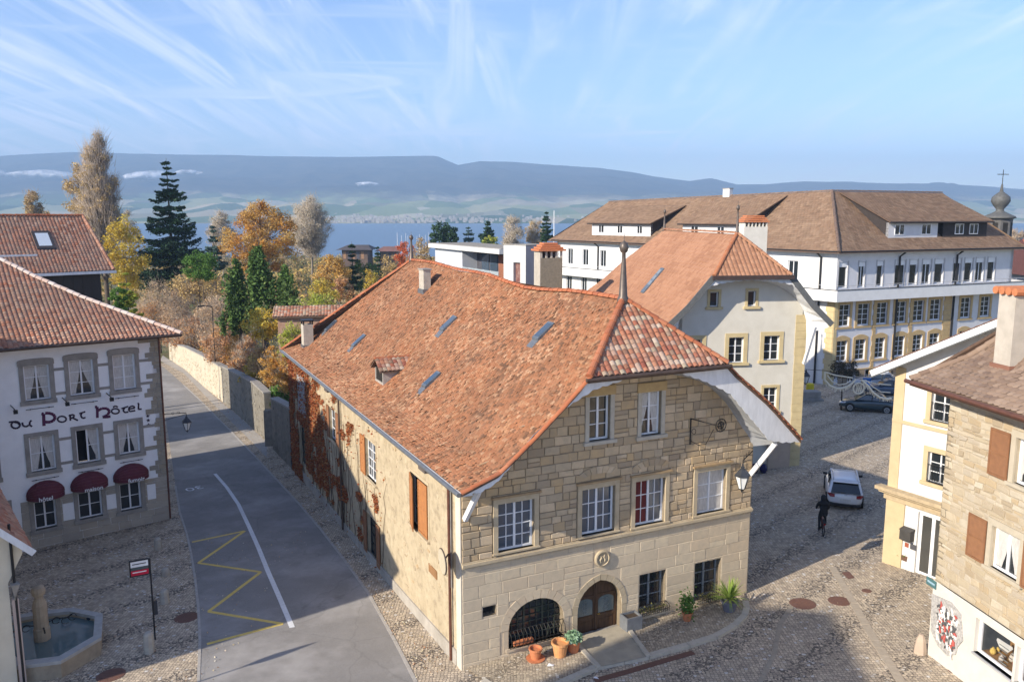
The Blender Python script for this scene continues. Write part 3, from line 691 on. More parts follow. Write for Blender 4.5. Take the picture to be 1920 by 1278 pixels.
# ------------------------------------------------------------------ lake and hills (scaled valley)
WAT = bpy.data.materials.new('lake_water'); WAT.use_nodes = True
b = WAT.node_tree.nodes['Principled BSDF']; b.inputs['Base Color'].default_value = (.14, .22, .31, 1); b.inputs['Roughness'].default_value = .5; b.inputs['IOR'].default_value = 1.33
no = N(WAT.node_tree, 'ShaderNodeTexNoise'); no.inputs['Scale'].default_value = .12; no.inputs['Detail'].default_value = 6; bp = N(WAT.node_tree, 'ShaderNodeBump'); bp.inputs['Strength'].default_value = .35; bp.inputs['Distance'].default_value = 1.2
ge = N(WAT.node_tree, 'ShaderNodeNewGeometry'); mp = N(WAT.node_tree, 'ShaderNodeMapping'); mp.inputs['Scale'].default_value = (.35, 1, 1)
WAT.node_tree.links.new(ge.outputs['Position'], mp.inputs[0]); WAT.node_tree.links.new(mp.outputs[0], no.inputs['Vector']); WAT.node_tree.links.new(no.outputs['Fac'], bp.inputs['Height']); WAT.node_tree.links.new(bp.outputs[0], b.inputs['Normal'])
LZ = -11.0
MB().quad((-6000, 300, LZ), (6000, 300, LZ), (6000, 4200, LZ), (-6000, 4200, LZ)).build('lake', WAT, kind='structure')
ridge = [(-500, 300), (0, 293), (60, 289), (150, 285), (300, 289), (420, 291), (520, 293), (640, 295), (760, 293), (820, 292), (845, 303), (860, 309), (900, 302), (960, 303), (1040, 310), (1120, 315), (1180, 322), (1240, 333), (1290, 340), (1330, 334), (1380, 346), (1440, 345), (1500, 341), (1580, 340), (1660, 344), (1740, 345), (1800, 347), (1860, 350), (1920, 355), (2400, 365)]
def hills():
    mb = MB(); cols = list(range(-460, 2400, 6)); rows = 34; V = []
    D0, D1 = 2900., 6800.
    hx = np.array([p[0] for p in ridge]); hy = np.array([p[1] for p in ridge])
    for j in range(rows+1):
        t = j/rows; Y = D0+(D1-D0)*t
        for u in cols:
            ys = np.interp(u, hx, hy); top = zat(ys, D1)
            e = .30*min(1, t/.55)**1.25 + .70*max(0, (t-.5)/.5)**1.15
            X = at(u, Y); n1 = noise.fractal(Vector((X*.0016, Y*.0016, 2)), 1, 2, 6); n2 = noise.fractal(Vector((X*.006, Y*.004, 5)), 1, 2, 5)
            z = LZ+(top-LZ)*e + (n1*38+n2*13)*min(1, t*3)*(1 if t < .98 else .12)
            if t > .95: z = min(z, LZ+(top-LZ)*(e+.01))
            V.append((X, Y, z))
    for u in cols: # back of the ridge
        V.append((at(u, D1+900), D1+900, LZ))
    n = len(cols); Fc = [(j*n+i, j*n+i+1, (j+1)*n+i+1, (j+1)*n+i) for j in range(rows+1) for i in range(n-1)]
    mb.add(V, Fc); return mb
HM = bpy.data.materials.new('hillside'); HM.use_nodes = True; t = HM.node_tree; b = t.nodes['Principled BSDF']; b.inputs['Roughness'].default_value = 1; b.inputs['Specular IOR Level'].default_value = 0
ge = N(t, 'ShaderNodeNewGeometry'); sp = N(t, 'ShaderNodeSeparateXYZ'); t.links.new(ge.outputs['Position'], sp.inputs[0])
mp = N(t, 'ShaderNodeMapping'); mp.inputs['Scale'].default_value = (.0022, .0011, .004); t.links.new(ge.outputs['Position'], mp.inputs[0])
vo = N(t, 'ShaderNodeTexVoronoi'); vo.inputs['Scale'].default_value = 2.2; t.links.new(mp.outputs[0], vo.inputs['Vector']); sc_ = N(t, 'ShaderNodeSeparateColor'); t.links.new(vo.outputs['Color'], sc_.inputs[0])
cr = N(t, 'ShaderNodeValToRGB'); els = cr.color_ramp.elements; els[0].position = 0; els[0].color = (.045, .08, .03, 1); els[1].position = .3; els[1].color = (.18, .24, .09, 1)
for p_, c_ in ((.5, (.32, .34, .16, 1)), (.7, (.50, .42, .26, 1)), (.85, (.07, .10, .04, 1)), (1, (.55, .50, .34, 1))): e_ = els.new(p_); e_.color = c_
t.links.new(sc_.outputs[0], cr.inputs[0])
no = N(t, 'ShaderNodeTexNoise'); no.inputs['Scale'].default_value = .007; no.inputs['Detail'].default_value = 10; no.inputs['Roughness'].default_value = .7; t.links.new(ge.outputs['Position'], no.inputs['Vector'])
cf = N(t, 'ShaderNodeValToRGB'); cf.color_ramp.elements[0].color = (.004, .010, .010, 1); cf.color_ramp.elements[0].position = .35; cf.color_ramp.elements[1].color = (.10, .08, .045, 1); cf.color_ramp.elements[1].position = .7; t.links.new(no.outputs['Fac'], cf.inputs[0])
ma = N(t, 'ShaderNodeMath', operation='MULTIPLY_ADD'); t.links.new(no.outputs['Fac'], ma.inputs[0]); ma.inputs[1].default_value = 260; t.links.new(sp.outputs[2], ma.inputs[2])
mr = N(t, 'ShaderNodeMapRange'); mr.inputs[1].default_value = 225; mr.inputs[2].default_value = 300; t.links.new(ma.outputs[0], mr.inputs[0])
mm = N(t, 'ShaderNodeMixRGB'); t.links.new(mr.outputs[0], mm.inputs[0]); t.links.new(cr.outputs[0], mm.inputs[1]); t.links.new(cf.outputs[0], mm.inputs[2]); t.links.new(mm.outputs[0], b.inputs['Base Color'])
o = hills().build('hills', HM, kind='structure', smooth=True)
def hill_z(X, Y):
    return None
mb = MB(); rg = random.Random(3)
for i in range(300):
    u = rg.choice([rg.gauss(700, 55), rg.gauss(720, 80), rg.uniform(560, 1100), rg.gauss(820, 60)]); Y = 2925+abs(rg.gauss(0, 300)); X = at(u, Y)
    t_ = (Y-2900)/3900; z = LZ+2+t_*150+rg.uniform(0, 6); s_ = rg.uniform(3, 7); h = rg.uniform(2, 6)
    mb.box(X-s_, X+s_, Y-4, Y+4, z-12, z+h)
tag(mb.build('far_village', M_('far_house_white', (.50, .47, .42), (.26, .22, .18), .03, .9)), 'pale houses of far villages along the opposite lake shore', 'village', kind='stuff')
CLM = M_('cloud_white', (.9, .9, .92), (.85, .86, .9), .01, 1)
def cloud(u0, u1, v, hgt, Y, label, seed):
    rg = random.Random(seed); bm = bmesh.new()
    for i in range(26):
        f = rg.random(); u = u0+(u1-u0)*f; X = at(u, Y); hh = hgt*(.35+.65*math.sin(math.pi*f)**.8)*rg.uniform(.5, 1); r = (zat(v-hh, Y)-zat(v, Y))*.7+6
        m_ = Matrix.Translation((X, Y+rg.uniform(-40, 40), zat(v-hh*.3*rg.random(), Y)))@Matrix.Diagonal((r*rg.uniform(1.6, 3.4), r*1.2, r*.55, 1)); bmesh.ops.create_icosphere(bm, subdivisions=3, radius=1, matrix=m_)
    for v_ in bm.verts:
        n_ = noise.fractal(v_.co*.02, 1, 2, 4); v_.co += Vector((n_*14, n_*6, n_*8))
    me = bpy.data.meshes.new('cloud_bank'); bm.to_mesh(me); bm.free()
    for p in me.polygons: p.use_smooth = True
    o = bpy.data.objects.new('cloud_bank', me); COL.objects.link(o); tag(o, label, 'cloud', kind='stuff')
    me.materials.append(CLV); return o
CLV = bpy.data.materials.new('cloud_vapour'); CLV.use_nodes = True; t = CLV.node_tree; t.nodes.clear(); oo = N(t, 'ShaderNodeOutputMaterial')
df = N(t, 'ShaderNodeBsdfDiffuse'); df.inputs[0].default_value = (.95, .95, .97, 1); trn = N(t, 'ShaderNodeBsdfTransparent'); mxs = N(t, 'ShaderNodeMixShader'); ge = N(t, 'ShaderNodeNewGeometry')
no = N(t, 'ShaderNodeTexNoise'); no.inputs['Scale'].default_value = .02; no.inputs['Detail'].default_value = 7; t.links.new(ge.outputs['Position'], no.inputs['Vector'])
mr = N(t, 'ShaderNodeMapRange'); mr.inputs[1].default_value = .38; mr.inputs[2].default_value = .66; mr.inputs[3].default_value = .05; mr.inputs[4].default_value = .6; t.links.new(no.outputs['Fac'], mr.inputs[0]); t.links.new(mr.outputs[0], mxs.inputs[0])
t.links.new(trn.outputs[0], mxs.inputs[1]); t.links.new(df.outputs[0], mxs.inputs[2]); t.links.new(mxs.outputs[0], oo.inputs[0])
cloud(-120, 40, 326, 12, 5200, 'white cloud bank against the mountain at the left edge', 1)
cloud(45, 125, 330, 18, 5300, 'white cloud bank against the mountain left of the bare poplar', 2)
cloud(255, 295, 333, 20, 5300, 'small cloud puff against the mountain beside the spruce top', 3)
cloud(350, 364, 324, 8, 5300, 'tiny cloud puff against the mountain right of the spruce top', 4)
cloud(678, 700, 346, 6, 5200, 'faint cloud wisp low on the mountain above the far village', 5)
hz = MB().box(-9000, 9000, -200, 8200, -14, 590).build('haze', None, kind='stuff')
HZ = bpy.data.materials.new('haze_air'); HZ.use_nodes = True; t = HZ.node_tree; t.nodes.clear(); oo = N(t, 'ShaderNodeOutputMaterial'); pv = N(t, 'ShaderNodeVolumePrincipled')
pv.inputs['Color'].default_value = (.47, .70, 1, 1); pv.inputs['Density'].default_value = .00022; pv.inputs['Anisotropy'].default_value = 0; t.links.new(pv.outputs[0], oo.inputs['Volume']); hz.data.materials.append(HZ)
# ------------------------------------------------------------------ the big stone house in the middle
HB = C0; FL = Frame(HB, -25.7, -1); FF = Frame(HB, 64.3, 1)
house = thing('stone_house', (HB[0], HB[1], g(*HB[:2])), 'large old sandstone house with sweeping red tiled roof and arched front gable', 'house')
PXF = lambda *a: FF.rect(*a)
W1F = [PXF(933, 939, 1001, 1029), PXF(1090, 913, 1152, 999), PXF(1190, 898, 1246, 982), PXF(1306, 881, 1360, 960)]
WAF = [PXF(1104, 741, 1143.5, 825), PXF(1202, 733.5, 1239, 815)]
WGF = [PXF(1198.5, 1072, 1247, 1143), PXF(1302, 1051, 1350, 1120)]
vent = PXF(905, 1135, 930, 1153)
zar, zat0 = FF.px(1003, 1203)[1], FF.px(1010, 1120)[1]; a0, a1 = FF.px(953, 1165)[0], FF.px(1057, 1150)[0]
archw = arch_pts(a0, a1, zar, zar+(zat0-zar)*.42, (zat0-zar)*.58, 12)
d0, d1_ = FF.px(1082, 1150)[0], FF.px(1165, 1140)[0]; zd0 = -.42; zdt = FF.px(1121, 1087)[1]
doorp = arch_pts(d0, d1_, zd0, zd0+(zdt-zd0)*.52, (zdt-zd0)*.44, 14, .09)
roofline = [(12.35, 7.75), (12.05, 8.0), (10.45, 9.2), (9.9, 9.62), (4.25, 9.62), (3.31, 8.8), (2.21, 7.85), (.93, 6.85), (0, 6.45)]
holes = [rect_pts(r) for r in W1F+WAF+WGF+[vent]]+[archw, doorp]
wall('facade_wall', FF, [(0, -1.2), (12.35, -1.2)]+roofline, holes, MORTAR, house, .32)
wall('ashlar_backing', FF.shift(.008), [(0, -1.2), (12.35, -1.2), (12.35, 3.43), (0, 3.43)], [rect_pts(r) for r in WGF+[vent]]+[archw, doorp], STONE_LOW, house, .05)
def roof_top(s):
    p = roofline[::-1]
    return float(np.interp(s, [q[0] for q in p], [q[1] for q in p]))
def blocks(F, s_lo, s_hi, z_lo, z_hi, topf, avoid, m, parent, hmin, hmax, wmin, wmax, proud=(.02, .05), joint=.018, limit=300, name='stone_block', seed=1, arches=[], rough=.008):
    rg = random.Random(seed); z = z_lo; out = []
    while z < z_hi-.05:
        h = min(rg.uniform(hmin, hmax), z_hi-z)
        if z_hi-z-h < hmin*.5: h = z_hi-z
        cuts = sorted(set([s_lo, s_hi]+[c for a in avoid for c in (a[0], a[1]) if s_lo < c < s_hi and a[2] < z+h and a[3] > z]))
        for c0, c1 in zip(cuts[:-1], cuts[1:]):
            mid = (c0+c1)/2; za, zb = z, z+h; dead = False
            for a in avoid:
                if a[0] <= mid <= a[1] and a[2] < zb and a[3] > za:
                    if a[2]-za > .06: zb = a[2]
                    elif zb-a[3] > .06: za = a[3]
                    else: dead = True
            if dead or c1-c0 < .05: continue
            s = c0
            while s < c1-.02:
                w = rg.uniform(wmin, wmax)
                if c1-s-w < wmin*.6: w = c1-s
                e = min(s+w, c1); za2, zb2 = za, zb
                if rg.random() < .12 and zb-za > .28: # two small stones instead of one
                    zm = (za+zb)/2; out.append((s, e, za, zm)); out.append((s, e, zm, zb))
                else: out.append((s, e, za, zb))
                s = e
        z += h
    res = []
    for s0, s1, z0, z1 in out:
        t0, t1 = topf(s0), topf(s1)
        if max(t0, t1) <= z0+.04: continue
        j = joint/2; a, b, c, d = s0+j, s1-j, z0+j, z1-j
        tl, tr_ = min(d, t0-.01), min(d, t1-.01)
        if tl <= c and tr_ <= c: continue
        tl, tr_ = max(tl, c+.005), max(tr_, c+.005)
        ctr = ((a+b)/2, (c+d)/2)
        if any(((ctr[0]-A[0])/A[2])**2+((ctr[1]-A[1])/A[3])**2 < 1 and ctr[1] > A[1]-.02 for A in arches): continue
        res.append((a, b, c, tl, tr_, rg.uniform(*proud), (b-a)*(max(tl, tr_)-c)))
    res.sort(key=lambda q: -q[6]); rest = MB()
    for i, (a, b, c, tl, tr_, pr, _) in enumerate(res):
        jj = lambda: rg.uniform(-rough, rough)
        pts = [(a+jj(), c+jj()), (b+jj(), c+jj()), (b+jj(), tr_+jj()), (a+jj(), tl+jj())]
        cx, cz = sum(p[0] for p in pts)/4, sum(p[1] for p in pts)/4; bv = .014
        ins = [(p[0]+(bv if p[0] < cx else -bv), p[1]+(bv if p[1] < cz else -bv)) for p in pts]
        mb = MB() if i < limit else rest
        V = [F.w(p[0], p[1], -.005) for p in pts]+[F.w(p[0], p[1], pr-.012) for p in pts]+[F.w(p[0], p[1], pr) for p in ins]
        mb.add(V, [(0, 1, 5, 4), (1, 2, 6, 5), (2, 3, 7, 6), (3, 0, 4, 7), (4, 5, 9, 8), (5, 6, 10, 9), (6, 7, 11, 10), (7, 4, 8, 11), (8, 9, 10, 11)])
        if i < limit: mb.build(name, m, parent)
    if rest.v:
        o = rest.build(name+'s', m, parent, kind='stuff')
        at_ = o.data.attributes.new('tint', 'FLOAT', 'FACE'); nb = len(o.data.polygons)//9
        at_.data.foreach_set('value', np.repeat(np.array([rg.random() for _ in range(nb)], dtype=np.float32), 9)[:len(o.data.polygons)])
exp = lambda r, w, b=0, t=0: (r[0]-w, r[1]+w, r[2]-b, r[3]+t)
avoid_up = [exp(r, .2, .12, .24) for r in W1F]+[exp(r, .16, .12, .36) for r in WAF]
blocks(FF, 0.02, 12.33, 3.64, 9.6, roof_top, avoid_up, STONE_T, house, .20, .34, .24, .66, proud=(.012, .045), joint=.026, seed=4, rough=.014, limit=230)
da = ((d0+d1_)/2, zd0+(zdt-zd0)*.5, (d1_-d0)/2+.22, (zdt-zd0)*.5+.26)
avoid_lo = [exp(r, .03, .05, .02) for r in WGF]+[exp(vent, .03, .03, .03), (a0-.32, a1+.32, zar-.12, zar+(zat0-zar)*.42), (d0-.2, d1_+.2, zd0-.5, da[1])]
avoid_lo += [(FF.px(1114, 1045)[0]-.05, FF.px(1141, 1045)[0]+.05, FF.px(1127, 1058)[1]-.05, FF.px(1127, 1031)[1]+.05)]
ca = ((a0+a1)/2, zar+(zat0-zar)*.42, (a1-a0)/2+.34, (zat0-zar)*.58+.36)
avoid_lo += [(ca[0]-ca[2]*.75, ca[0]+ca[2]*.75, ca[1], ca[1]+ca[3]*.8), (da[0]-da[2]*.75, da[0]+da[2]*.75, da[1], da[1]+da[3]*.75)]
blocks(FF, 0.02, 12.33, -.75, 3.42, lambda s: 9, avoid_lo, STONE_LOW, house, .34, .46, .55, 1.15, proud=(.016, .026), joint=.010, seed=9, limit=70, name='ashlar_block', arches=[ca, da])
def voussoirs(F, c, zs, rx, rz, wid, n, m, parent, pointed=0, proud=.03, name='voussoir', a0_=0, a1_=math.pi):
    for i in range(n):
        t0, t1 = a0_+(a1_-a0_)*(i+.03)/n, a0_+(a1_-a0_)*(i+.97)/n; P = []
        for t, k in ((t0, 0), (t1, 0), (t1, 1), (t0, 1)):
            z = math.sin(t); x = math.cos(t)
            if pointed: z = z**.85*(1+pointed*(1-abs(x))**1.5)
            P.append((c+x*(rx+wid*k), zs+z*rz+wid*k*math.sin(t)))
        MB().fprism(F, P, -.02, proud+random.uniform(-.004, .004)).build(name, m, parent)
voussoirs(FF, (a0+a1)/2, zar+(zat0-zar)*.42, (a1-a0)/2, (zat0-zar)*.58, .32, 13, STONE_LOW, house)
voussoirs(FF, (d0+d1_)/2, zd0+(zdt-zd0)*.52, (d1_-d0)/2, (zdt-zd0)*.44, .22, 12, TRIM, house, .09)
for a, b in ((d0-.2, d0), (d1_, d1_+.2)): MB().fbox(FF, a, b, zd0-.2, zd0+(zdt-zd0)*.52, -.02, .03).build('door_jamb', TRIM, house)
mb = MB(); mb.fbox(FF, a0-.2, a0, zar-.1, zar+(zat0-zar)*.42, -.02, .02); mb.fbox(FF, a1, a1+.2, zar-.1, zar+(zat0-zar)*.42, -.02, .02); mb.fbox(FF, a0-.1, a1+.1, zar-.12, zar, -.3, .05); mb.build('arch_window_jamb', STONE_LOW, house)
for r in (W1F[1], W1F[2]):
    voussoirs(FF, (r[0]+r[1])/2, r[3]+.33, (r[1]-r[0])*.5, .2, .26, 7, STONE_T, house, proud=.065, name='relieving_arch_stone', a0_=.5, a1_=math.pi-.5)
mb = MB(); mb.fbox(FF, 0, 12.36, 3.50, 3.60, 0, .14); mb.fbox(FF, 0, 12.36, 3.44, 3.50, 0, .08); mb.fbox(FF, 0, 12.36, 3.60, 3.64, 0, .07); mb.build('string_course', TRIM, house)
for i, r in enumerate(W1F):
    surround(house, FF, r, .17, .06, .06, OCHRE if False else TRIM, .2, silld=.10)
    MB().fbox(FF, r[0]-.24, r[1]+.24, r[3]+.2, r[3]+.27, 0, .13).build('window_cornice', M_('stained_cornice', (.40, .28, .15), (.30, .21, .12), 4, .9), house)
window(house, FF, W1F[0], 4, 2, 2, glass=GLASSB, fw=.075, curtain=0)
window(house, FF, W1F[1], 3, 2, 2, glass=GLASSB, fw=.075)
window(house, FF, W1F[2], 3, 2, 2, glass=GLASSB, fw=.075, label='white window with a dark red curtain behind its left leaf')
MB().fbox(FF, W1F[2][0]+.08, (W1F[2][0]+W1F[2][1])/2-.05, W1F[2][2]+.08, W1F[2][3]-.08, -.163, -.16).build('red_curtain', M_('red_curtain', (.16, .03, .025), (.10, .02, .02), 8, .9, stretch=(3, 3, .3)), house)
window(house, FF, W1F[3], 3, 2, 1, glass=glassmat('bright_glass', (.35, .34, .31), .1), fw=.06, curtain=2)
window(house, FF, WAF[0], 3, 2, 1, fw=.075); window(house, FF, WAF[1], 3, 2, 1, fw=.07, curtain=1)
for r in WAF:
    for a, b in ((r[0]-.16, r[0]), (r[1], r[1]+.16)): MB().fbox(FF, a, b, r[2], r[3], -.01, .055).build('window_jamb', M_('pale_stone', (.50, .46, .38), (.42, .38, .31), 4, .9), house)
    MB().fbox(FF, r[0]-.2, r[1]+.2, r[3], r[3]+.34, -.01, .07).build('window_lintel', OCHRE, house)
    MB().fbox(FF, r[0]-.24, r[1]+.24, r[2]-.12, r[2], -.2, .14).build('window_sill', M_('pale_stone', (.5, .46, .38)), house)
for r in WGF:
    window(house, FF, r, 3, 2, 1, inset=.26, frame=M_('grey_frame', (.30, .33, .34), (.24, .26, .27), 4, .6))
    gb = MB(); n = 7
    for i in range(n):
        s = r[0]+.06+(r[1]-r[0]-.12)*i/(n-1); gb.tube([FF.w(s, r[2]+.02, -.12), FF.w(s, r[3]-.02, -.12)], .009, 5)
    for z in (r[2]+.5, r[3]-.4): gb.tube([FF.w(r[0], z, -.12), FF.w(r[1], z, -.12)], .009, 5)
    gb.build('window_bars', IRON, house)
    gb = MB(); n = 13
    for i in range(n+1):
        s = r[0]-.02+(r[1]-r[0]+.04)*i/n
        gb.tube([FF.w(s, r[2]+.28, .02), FF.w(s, r[2]+.22, .26), FF.w(s, r[2]+.0, .3), FF.w(s, r[2]-.04, .06)], .011, 4)
    gb.tube([FF.w(r[0]-.02, r[2]+.28, .03), FF.w(r[1]+.02, r[2]+.28, .03)], .012, 5); gb.tube([FF.w(r[0]-.02, r[2]+.12, .29), FF.w(r[1]+.02, r[2]+.12, .29)], .012, 5)
    gb.build('iron_flower_basket', IRON, house)
    P = RNG.normal(size=(160, 3))*np.array([.3, .06, .07]); d = np.array([FF.d[0], FF.d[1], 0]); nn = np.array([FF.n[0], FF.n[1], 0]); c = np.array(FF.w((r[0]+r[1])/2, r[2]+.16, .16))-np.array(root_loc(house))
    leaf_cloud('basket_plants', c+P[:, :1]*d+P[:, 1:2]*nn+P[:, 2:3]*np.array([0, 0, 1]), .06, leafmat('basket_leaf', [(.10, .13, .04), (.20, .17, .06), (.06, .09, .03)]), house, 5)
mb = MB(); mb.fbox(FF, vent[0], vent[1], vent[2], vent[3], -.30, -.28); mb.build('vent_back', M_('vent_dark', (.02, .02, .025)), house)
mb = MB()
for i in range(4): s = vent[0]+(vent[1]-vent[0])*(i+.5)/4; mb.tube([FF.w(s, vent[2], -.15), FF.w(s, vent[3], -.15)], .01, 5)
mb.build('vent_bars', IRON, house)
DW = M_('dark_green_frame', (.06, .07, .05), (.04, .045, .035), 5, .6)
ai = [(p[0], p[1]) for p in archw]; MB().poly([FF.w(p[0], p[1], -.30) for p in ai]).build('arched_pane', GLASS, house)
mb = MB(); ac = (a0+a1)/2; zs_ = zar+(zat0-zar)*.42
def arch_h(s): t = min(.999, abs(s-ac)/((a1-a0)/2)); return zs_+(zat0-zar)*.58*math.sqrt(1-t*t)
for i in range(1, 9):
    s = a0+(a1-a0)*i/9; mb.fbox(FF, s-(.035 if i in (3, 6) else .014), s+(.035 if i in (3, 6) else .014), zar, arch_h(s), -.29, -.26)
for k in range(1, 7):
    z = zar+(zat0-zar)*k/7; hw = (a1-a0)/2*(1 if z < zs_ else math.sqrt(max(0, 1-((z-zs_)/((zat0-zar)*.58))**2))); mb.fbox(FF, ac-hw, ac+hw, z-.013, z+.013, -.288, -.258)
mb.build('arched_window_lattice', DW, house)
mb = MB(); n = 14
for i in range(n+1):
    s = a0+.04+(a1-a0-.08)*i/n; mb.tube([FF.w(s, zar+.62, -.02), FF.w(s, zar+.5, .16), FF.w(s, zar+.25, .22), FF.w(s, zar+.03, .1)], .014, 5)
for zz_, oo_ in ((.62, -.02), (.25, .23), (.03, .1)): mb.tube([FF.w(a0+.02, zar+zz_, oo_), FF.w(a1-.02, zar+zz_, oo_)], .014, 5)
mb.build('bulging_grille', IRON, house)
MB().fbox(FF, a0+.2, a0+.95, zar+.06, zar+.20, -.08, .06).build('window_box', TERRA, house)
DOORW = M_('door_oak', (.10, .055, .03), (.065, .035, .02), 6, .5, .2, 20, stretch=(2, 2, .4)); ic = (d0+d1_)/2
zsd = zd0+(zdt-zd0)*.52; k_ = .0; inner = arch_pts(d0, d1_, zd0, zsd, (zdt-zd0)*.44, 14, .09)
door = MB().fprism(FF, inner, -.34, -.31).build('door', DOORW, house)
def door_top(s):
    x = min(.999, abs(s-ic)/((d1_-d0)/2)); z = math.sqrt(1-x*x); z = z**.85*(1+.09*(1-x)**1.5); return zsd+z*(zdt-zd0)*.44
mb = MB(); w_ = d1_-d0
for sg in (-1, 1):
    A, B = (d0+.05, ic-.015) if sg < 0 else (ic+.015, d1_-.05)
    mb.fbox(FF, A, A+.08, zd0, min(door_top(A+.01), door_top(A+.07))-.03, -.31, -.28); mb.fbox(FF, B-.08, B, zd0, min(door_top(B-.01), door_top(B-.07))-.03, -.31, -.28)
    for z0_, z1_ in ((zd0, zd0+.12), (zd0+.80, zd0+.92), (zd0+1.62, zd0+1.70)): mb.fbox(FF, A+.08, B-.08, z0_, z1_, -.31, -.285)
    mb.fbox(FF, A+.15, B-.15, zd0+.22, zd0+.70, -.31, -.292)
mb.fbox(FF, ic-.03, ic+.03, zd0, zdt-.05, -.28, -.25); mb.build('door_panelling', DOORW, door)
for sg in (-1, 1):
    A, B = (d0+.13, ic-.1) if sg < 0 else (ic+.1, d1_-.13)
    pts = arch_pts(A+.02, B-.02, zd0+.95, zd0+1.42, .18, 8); MB().poly([FF.w(p[0], p[1], -.300) for p in pts]).build('door_pane', glassmat('door_glass', (.12, .15, .15), .15), door)
    mb = MB(); cx_ = (A+B)/2
    for zc in (zd0+1.08, zd0+1.25, zd0+1.42):
        for q in (-1, 1):
            mb.tube([FF.w(cx_+q*.10*math.cos(t), zc+.07*math.sin(t), -.292) for t in np.linspace(0, 5.2, 9)], .008, 4, False)
    mb.tube([FF.w(cx_, zd0+.97, -.292), FF.w(cx_, zd0+1.56, -.292)], .008, 4); mb.build('door_scrollwork', M_('pale_iron', (.22, .24, .23), (.16, .17, .17), 5, .5), door)
MB().tube([FF.w(ic+.06, zd0+.95, -.29), FF.w(ic+.06, zd0+.95, -.22), FF.w(ic+.16, zd0+.95, -.22)], .014, 6).build('door_handle', M_('brass', (.45, .33, .12), (.4, .3, .1), 5, .3, metal=.9), door)
st = [FF.w(d0-.25, 0, .02)[:2], FF.w(d1_+.15, 0, .02)[:2]]+Gp((1215, 1235), (1122, 1256))
sheet('door_step', st, M_('step_slab', (.42, .37, .28), (.34, .30, .23), 3, .9, .2, 30, dirt=.2), .125)
for a, b in ((st[0], st[3]), (st[1], st[2])):
    MB().bar((a[0], a[1], g(*a)+.13), (b[0], b[1], g(*b)+.13), .16, .09).build('step_edging', M_('pale_kerb', (.5, .45, .37)), kind='structure')
sheet('threshold', [FF.w(d0, 0, -.3)[:2], FF.w(d1_, 0, -.3)[:2], FF.w(d1_, 0, .06)[:2], FF.w(d0, 0, .06)[:2]], GREYST, .02)
mc = FF.px(1127.5, 1045); mb = MB()
ring = lambda r, n=22: [(mc[0]+r*math.cos(2*math.pi*i/n), mc[1]+r*math.sin(2*math.pi*i/n)) for i in range(n)]
mb.fprism(FF, ring(.30), 0, .05); mb.fprism(FF, ring(.22), .05, .055)
for i in range(22):
    a, b = 2*math.pi*i/22, 2*math.pi*(i+1)/22; P = lambda r, t, o: FF.w(mc[0]+r*math.cos(t), mc[1]+r*math.sin(t), o)
    mb.hexa([P(.25, a, .05), P(.31, a, .05), P(.31, b, .05), P(.25, b, .05), P(.26, a, .12), P(.31, a, .10), P(.31, b, .10), P(.26, b, .12)])
for q in (-1, 1):
    mb.tube([FF.w(mc[0]+q*.07, mc[1]-.14, .07), FF.w(mc[0]+q*.10, mc[1]-.03, .09), FF.w(mc[0]+q*.05, mc[1]+.06, .09), FF.w(mc[0]+q*.09, mc[1]+.14, .08)], [.03, .045, .035, .02], 6)
mb.tube([FF.w(mc[0], mc[1]-.17, .07), FF.w(mc[0], mc[1]+.1, .08)], .025, 5); mb.build('carved_medallion', TRIM, house)
b0 = FF.px(1292, 785, 0); mb = MB(); s0, zt, zb = FF.px(1294, 783)[0], FF.px(1294, 783)[1], FF.px(1294, 832)[1]
mb.tube([FF.w(s0, zt, .05), FF.w(s0, zb, .05)], .025, 6); mb.tube([FF.w(s0, zt-.02, .05), FF.w(s0+.35, zt-.1, .65), FF.w(s0+.55, zt-.15, .95)], .022, 6)
mb.tube([FF.w(s0, zb+.15, .05), FF.w(s0+.18, zb+.02, .3), FF.w(s0+.33, zb+.1, .55), FF.w(s0+.45, zt-.3, .8)], .015, 6)
mb.tube([FF.w(s0+.05+.14*math.cos(t)*(1-t/9), (zt+zb)/2+.14*math.sin(t)*(1-t/9), .12+.02*t) for t in np.linspace(0, 8, 18)], .012, 5); mb.build('iron_bracket', IRON, house)
mb = MB(); cc = FF.w(s0+.62, zt-.12, 1.0)
for i in range(16):
    t = math.pi*2*i/16; mb.tube([cc, (cc[0]+.2*math.cos(t)*FF.d[0]+.03*math.sin(3*t), cc[1]+.2*math.cos(t)*FF.d[1]+.05*math.cos(5*t), cc[2]+.22*math.sin(t))], .012, 4)
for rr_ in (.13, .24):
    mb.tube([(cc[0]+rr_*math.cos(t)*FF.d[0], cc[1]+rr_*math.cos(t)*FF.d[1], cc[2]+rr_*math.sin(t)) for t in np.linspace(0, 2*math.pi, 15)], .022, 5)
mb.build('iron_rosette', IRON, house)
arch1 = [(-.36, 6.33), (.35, 6.40), (.85, 6.62), (1.38, 7.13), (2.15, 7.95), (3.33, 8.80), (4.44, 9.32), (5.81, 9.58), (7.0, 9.62), (7.93, 9.58), (8.95, 9.22), (9.81, 8.83), (10.26, 8.58), (10.82, 8.01), (11.58, 7.26), (12.19, 6.62), (12.9, 6.46), (13.78, 6.38)]
arch0 = [(-.05, 6.0), (.5, 6.02), (.95, 6.2), (1.6, 6.75), (2.5, 7.65), (3.6, 8.45), (4.7, 9.05), (5.8, 9.35), (7.0, 9.45), (8.1, 9.40), (9.2, 9.12), (10.05, 8.72), (10.97, 7.9), (11.6, 7.05), (12.1, 6.5), (12.25, 6.2), (12.3, 6.1)]
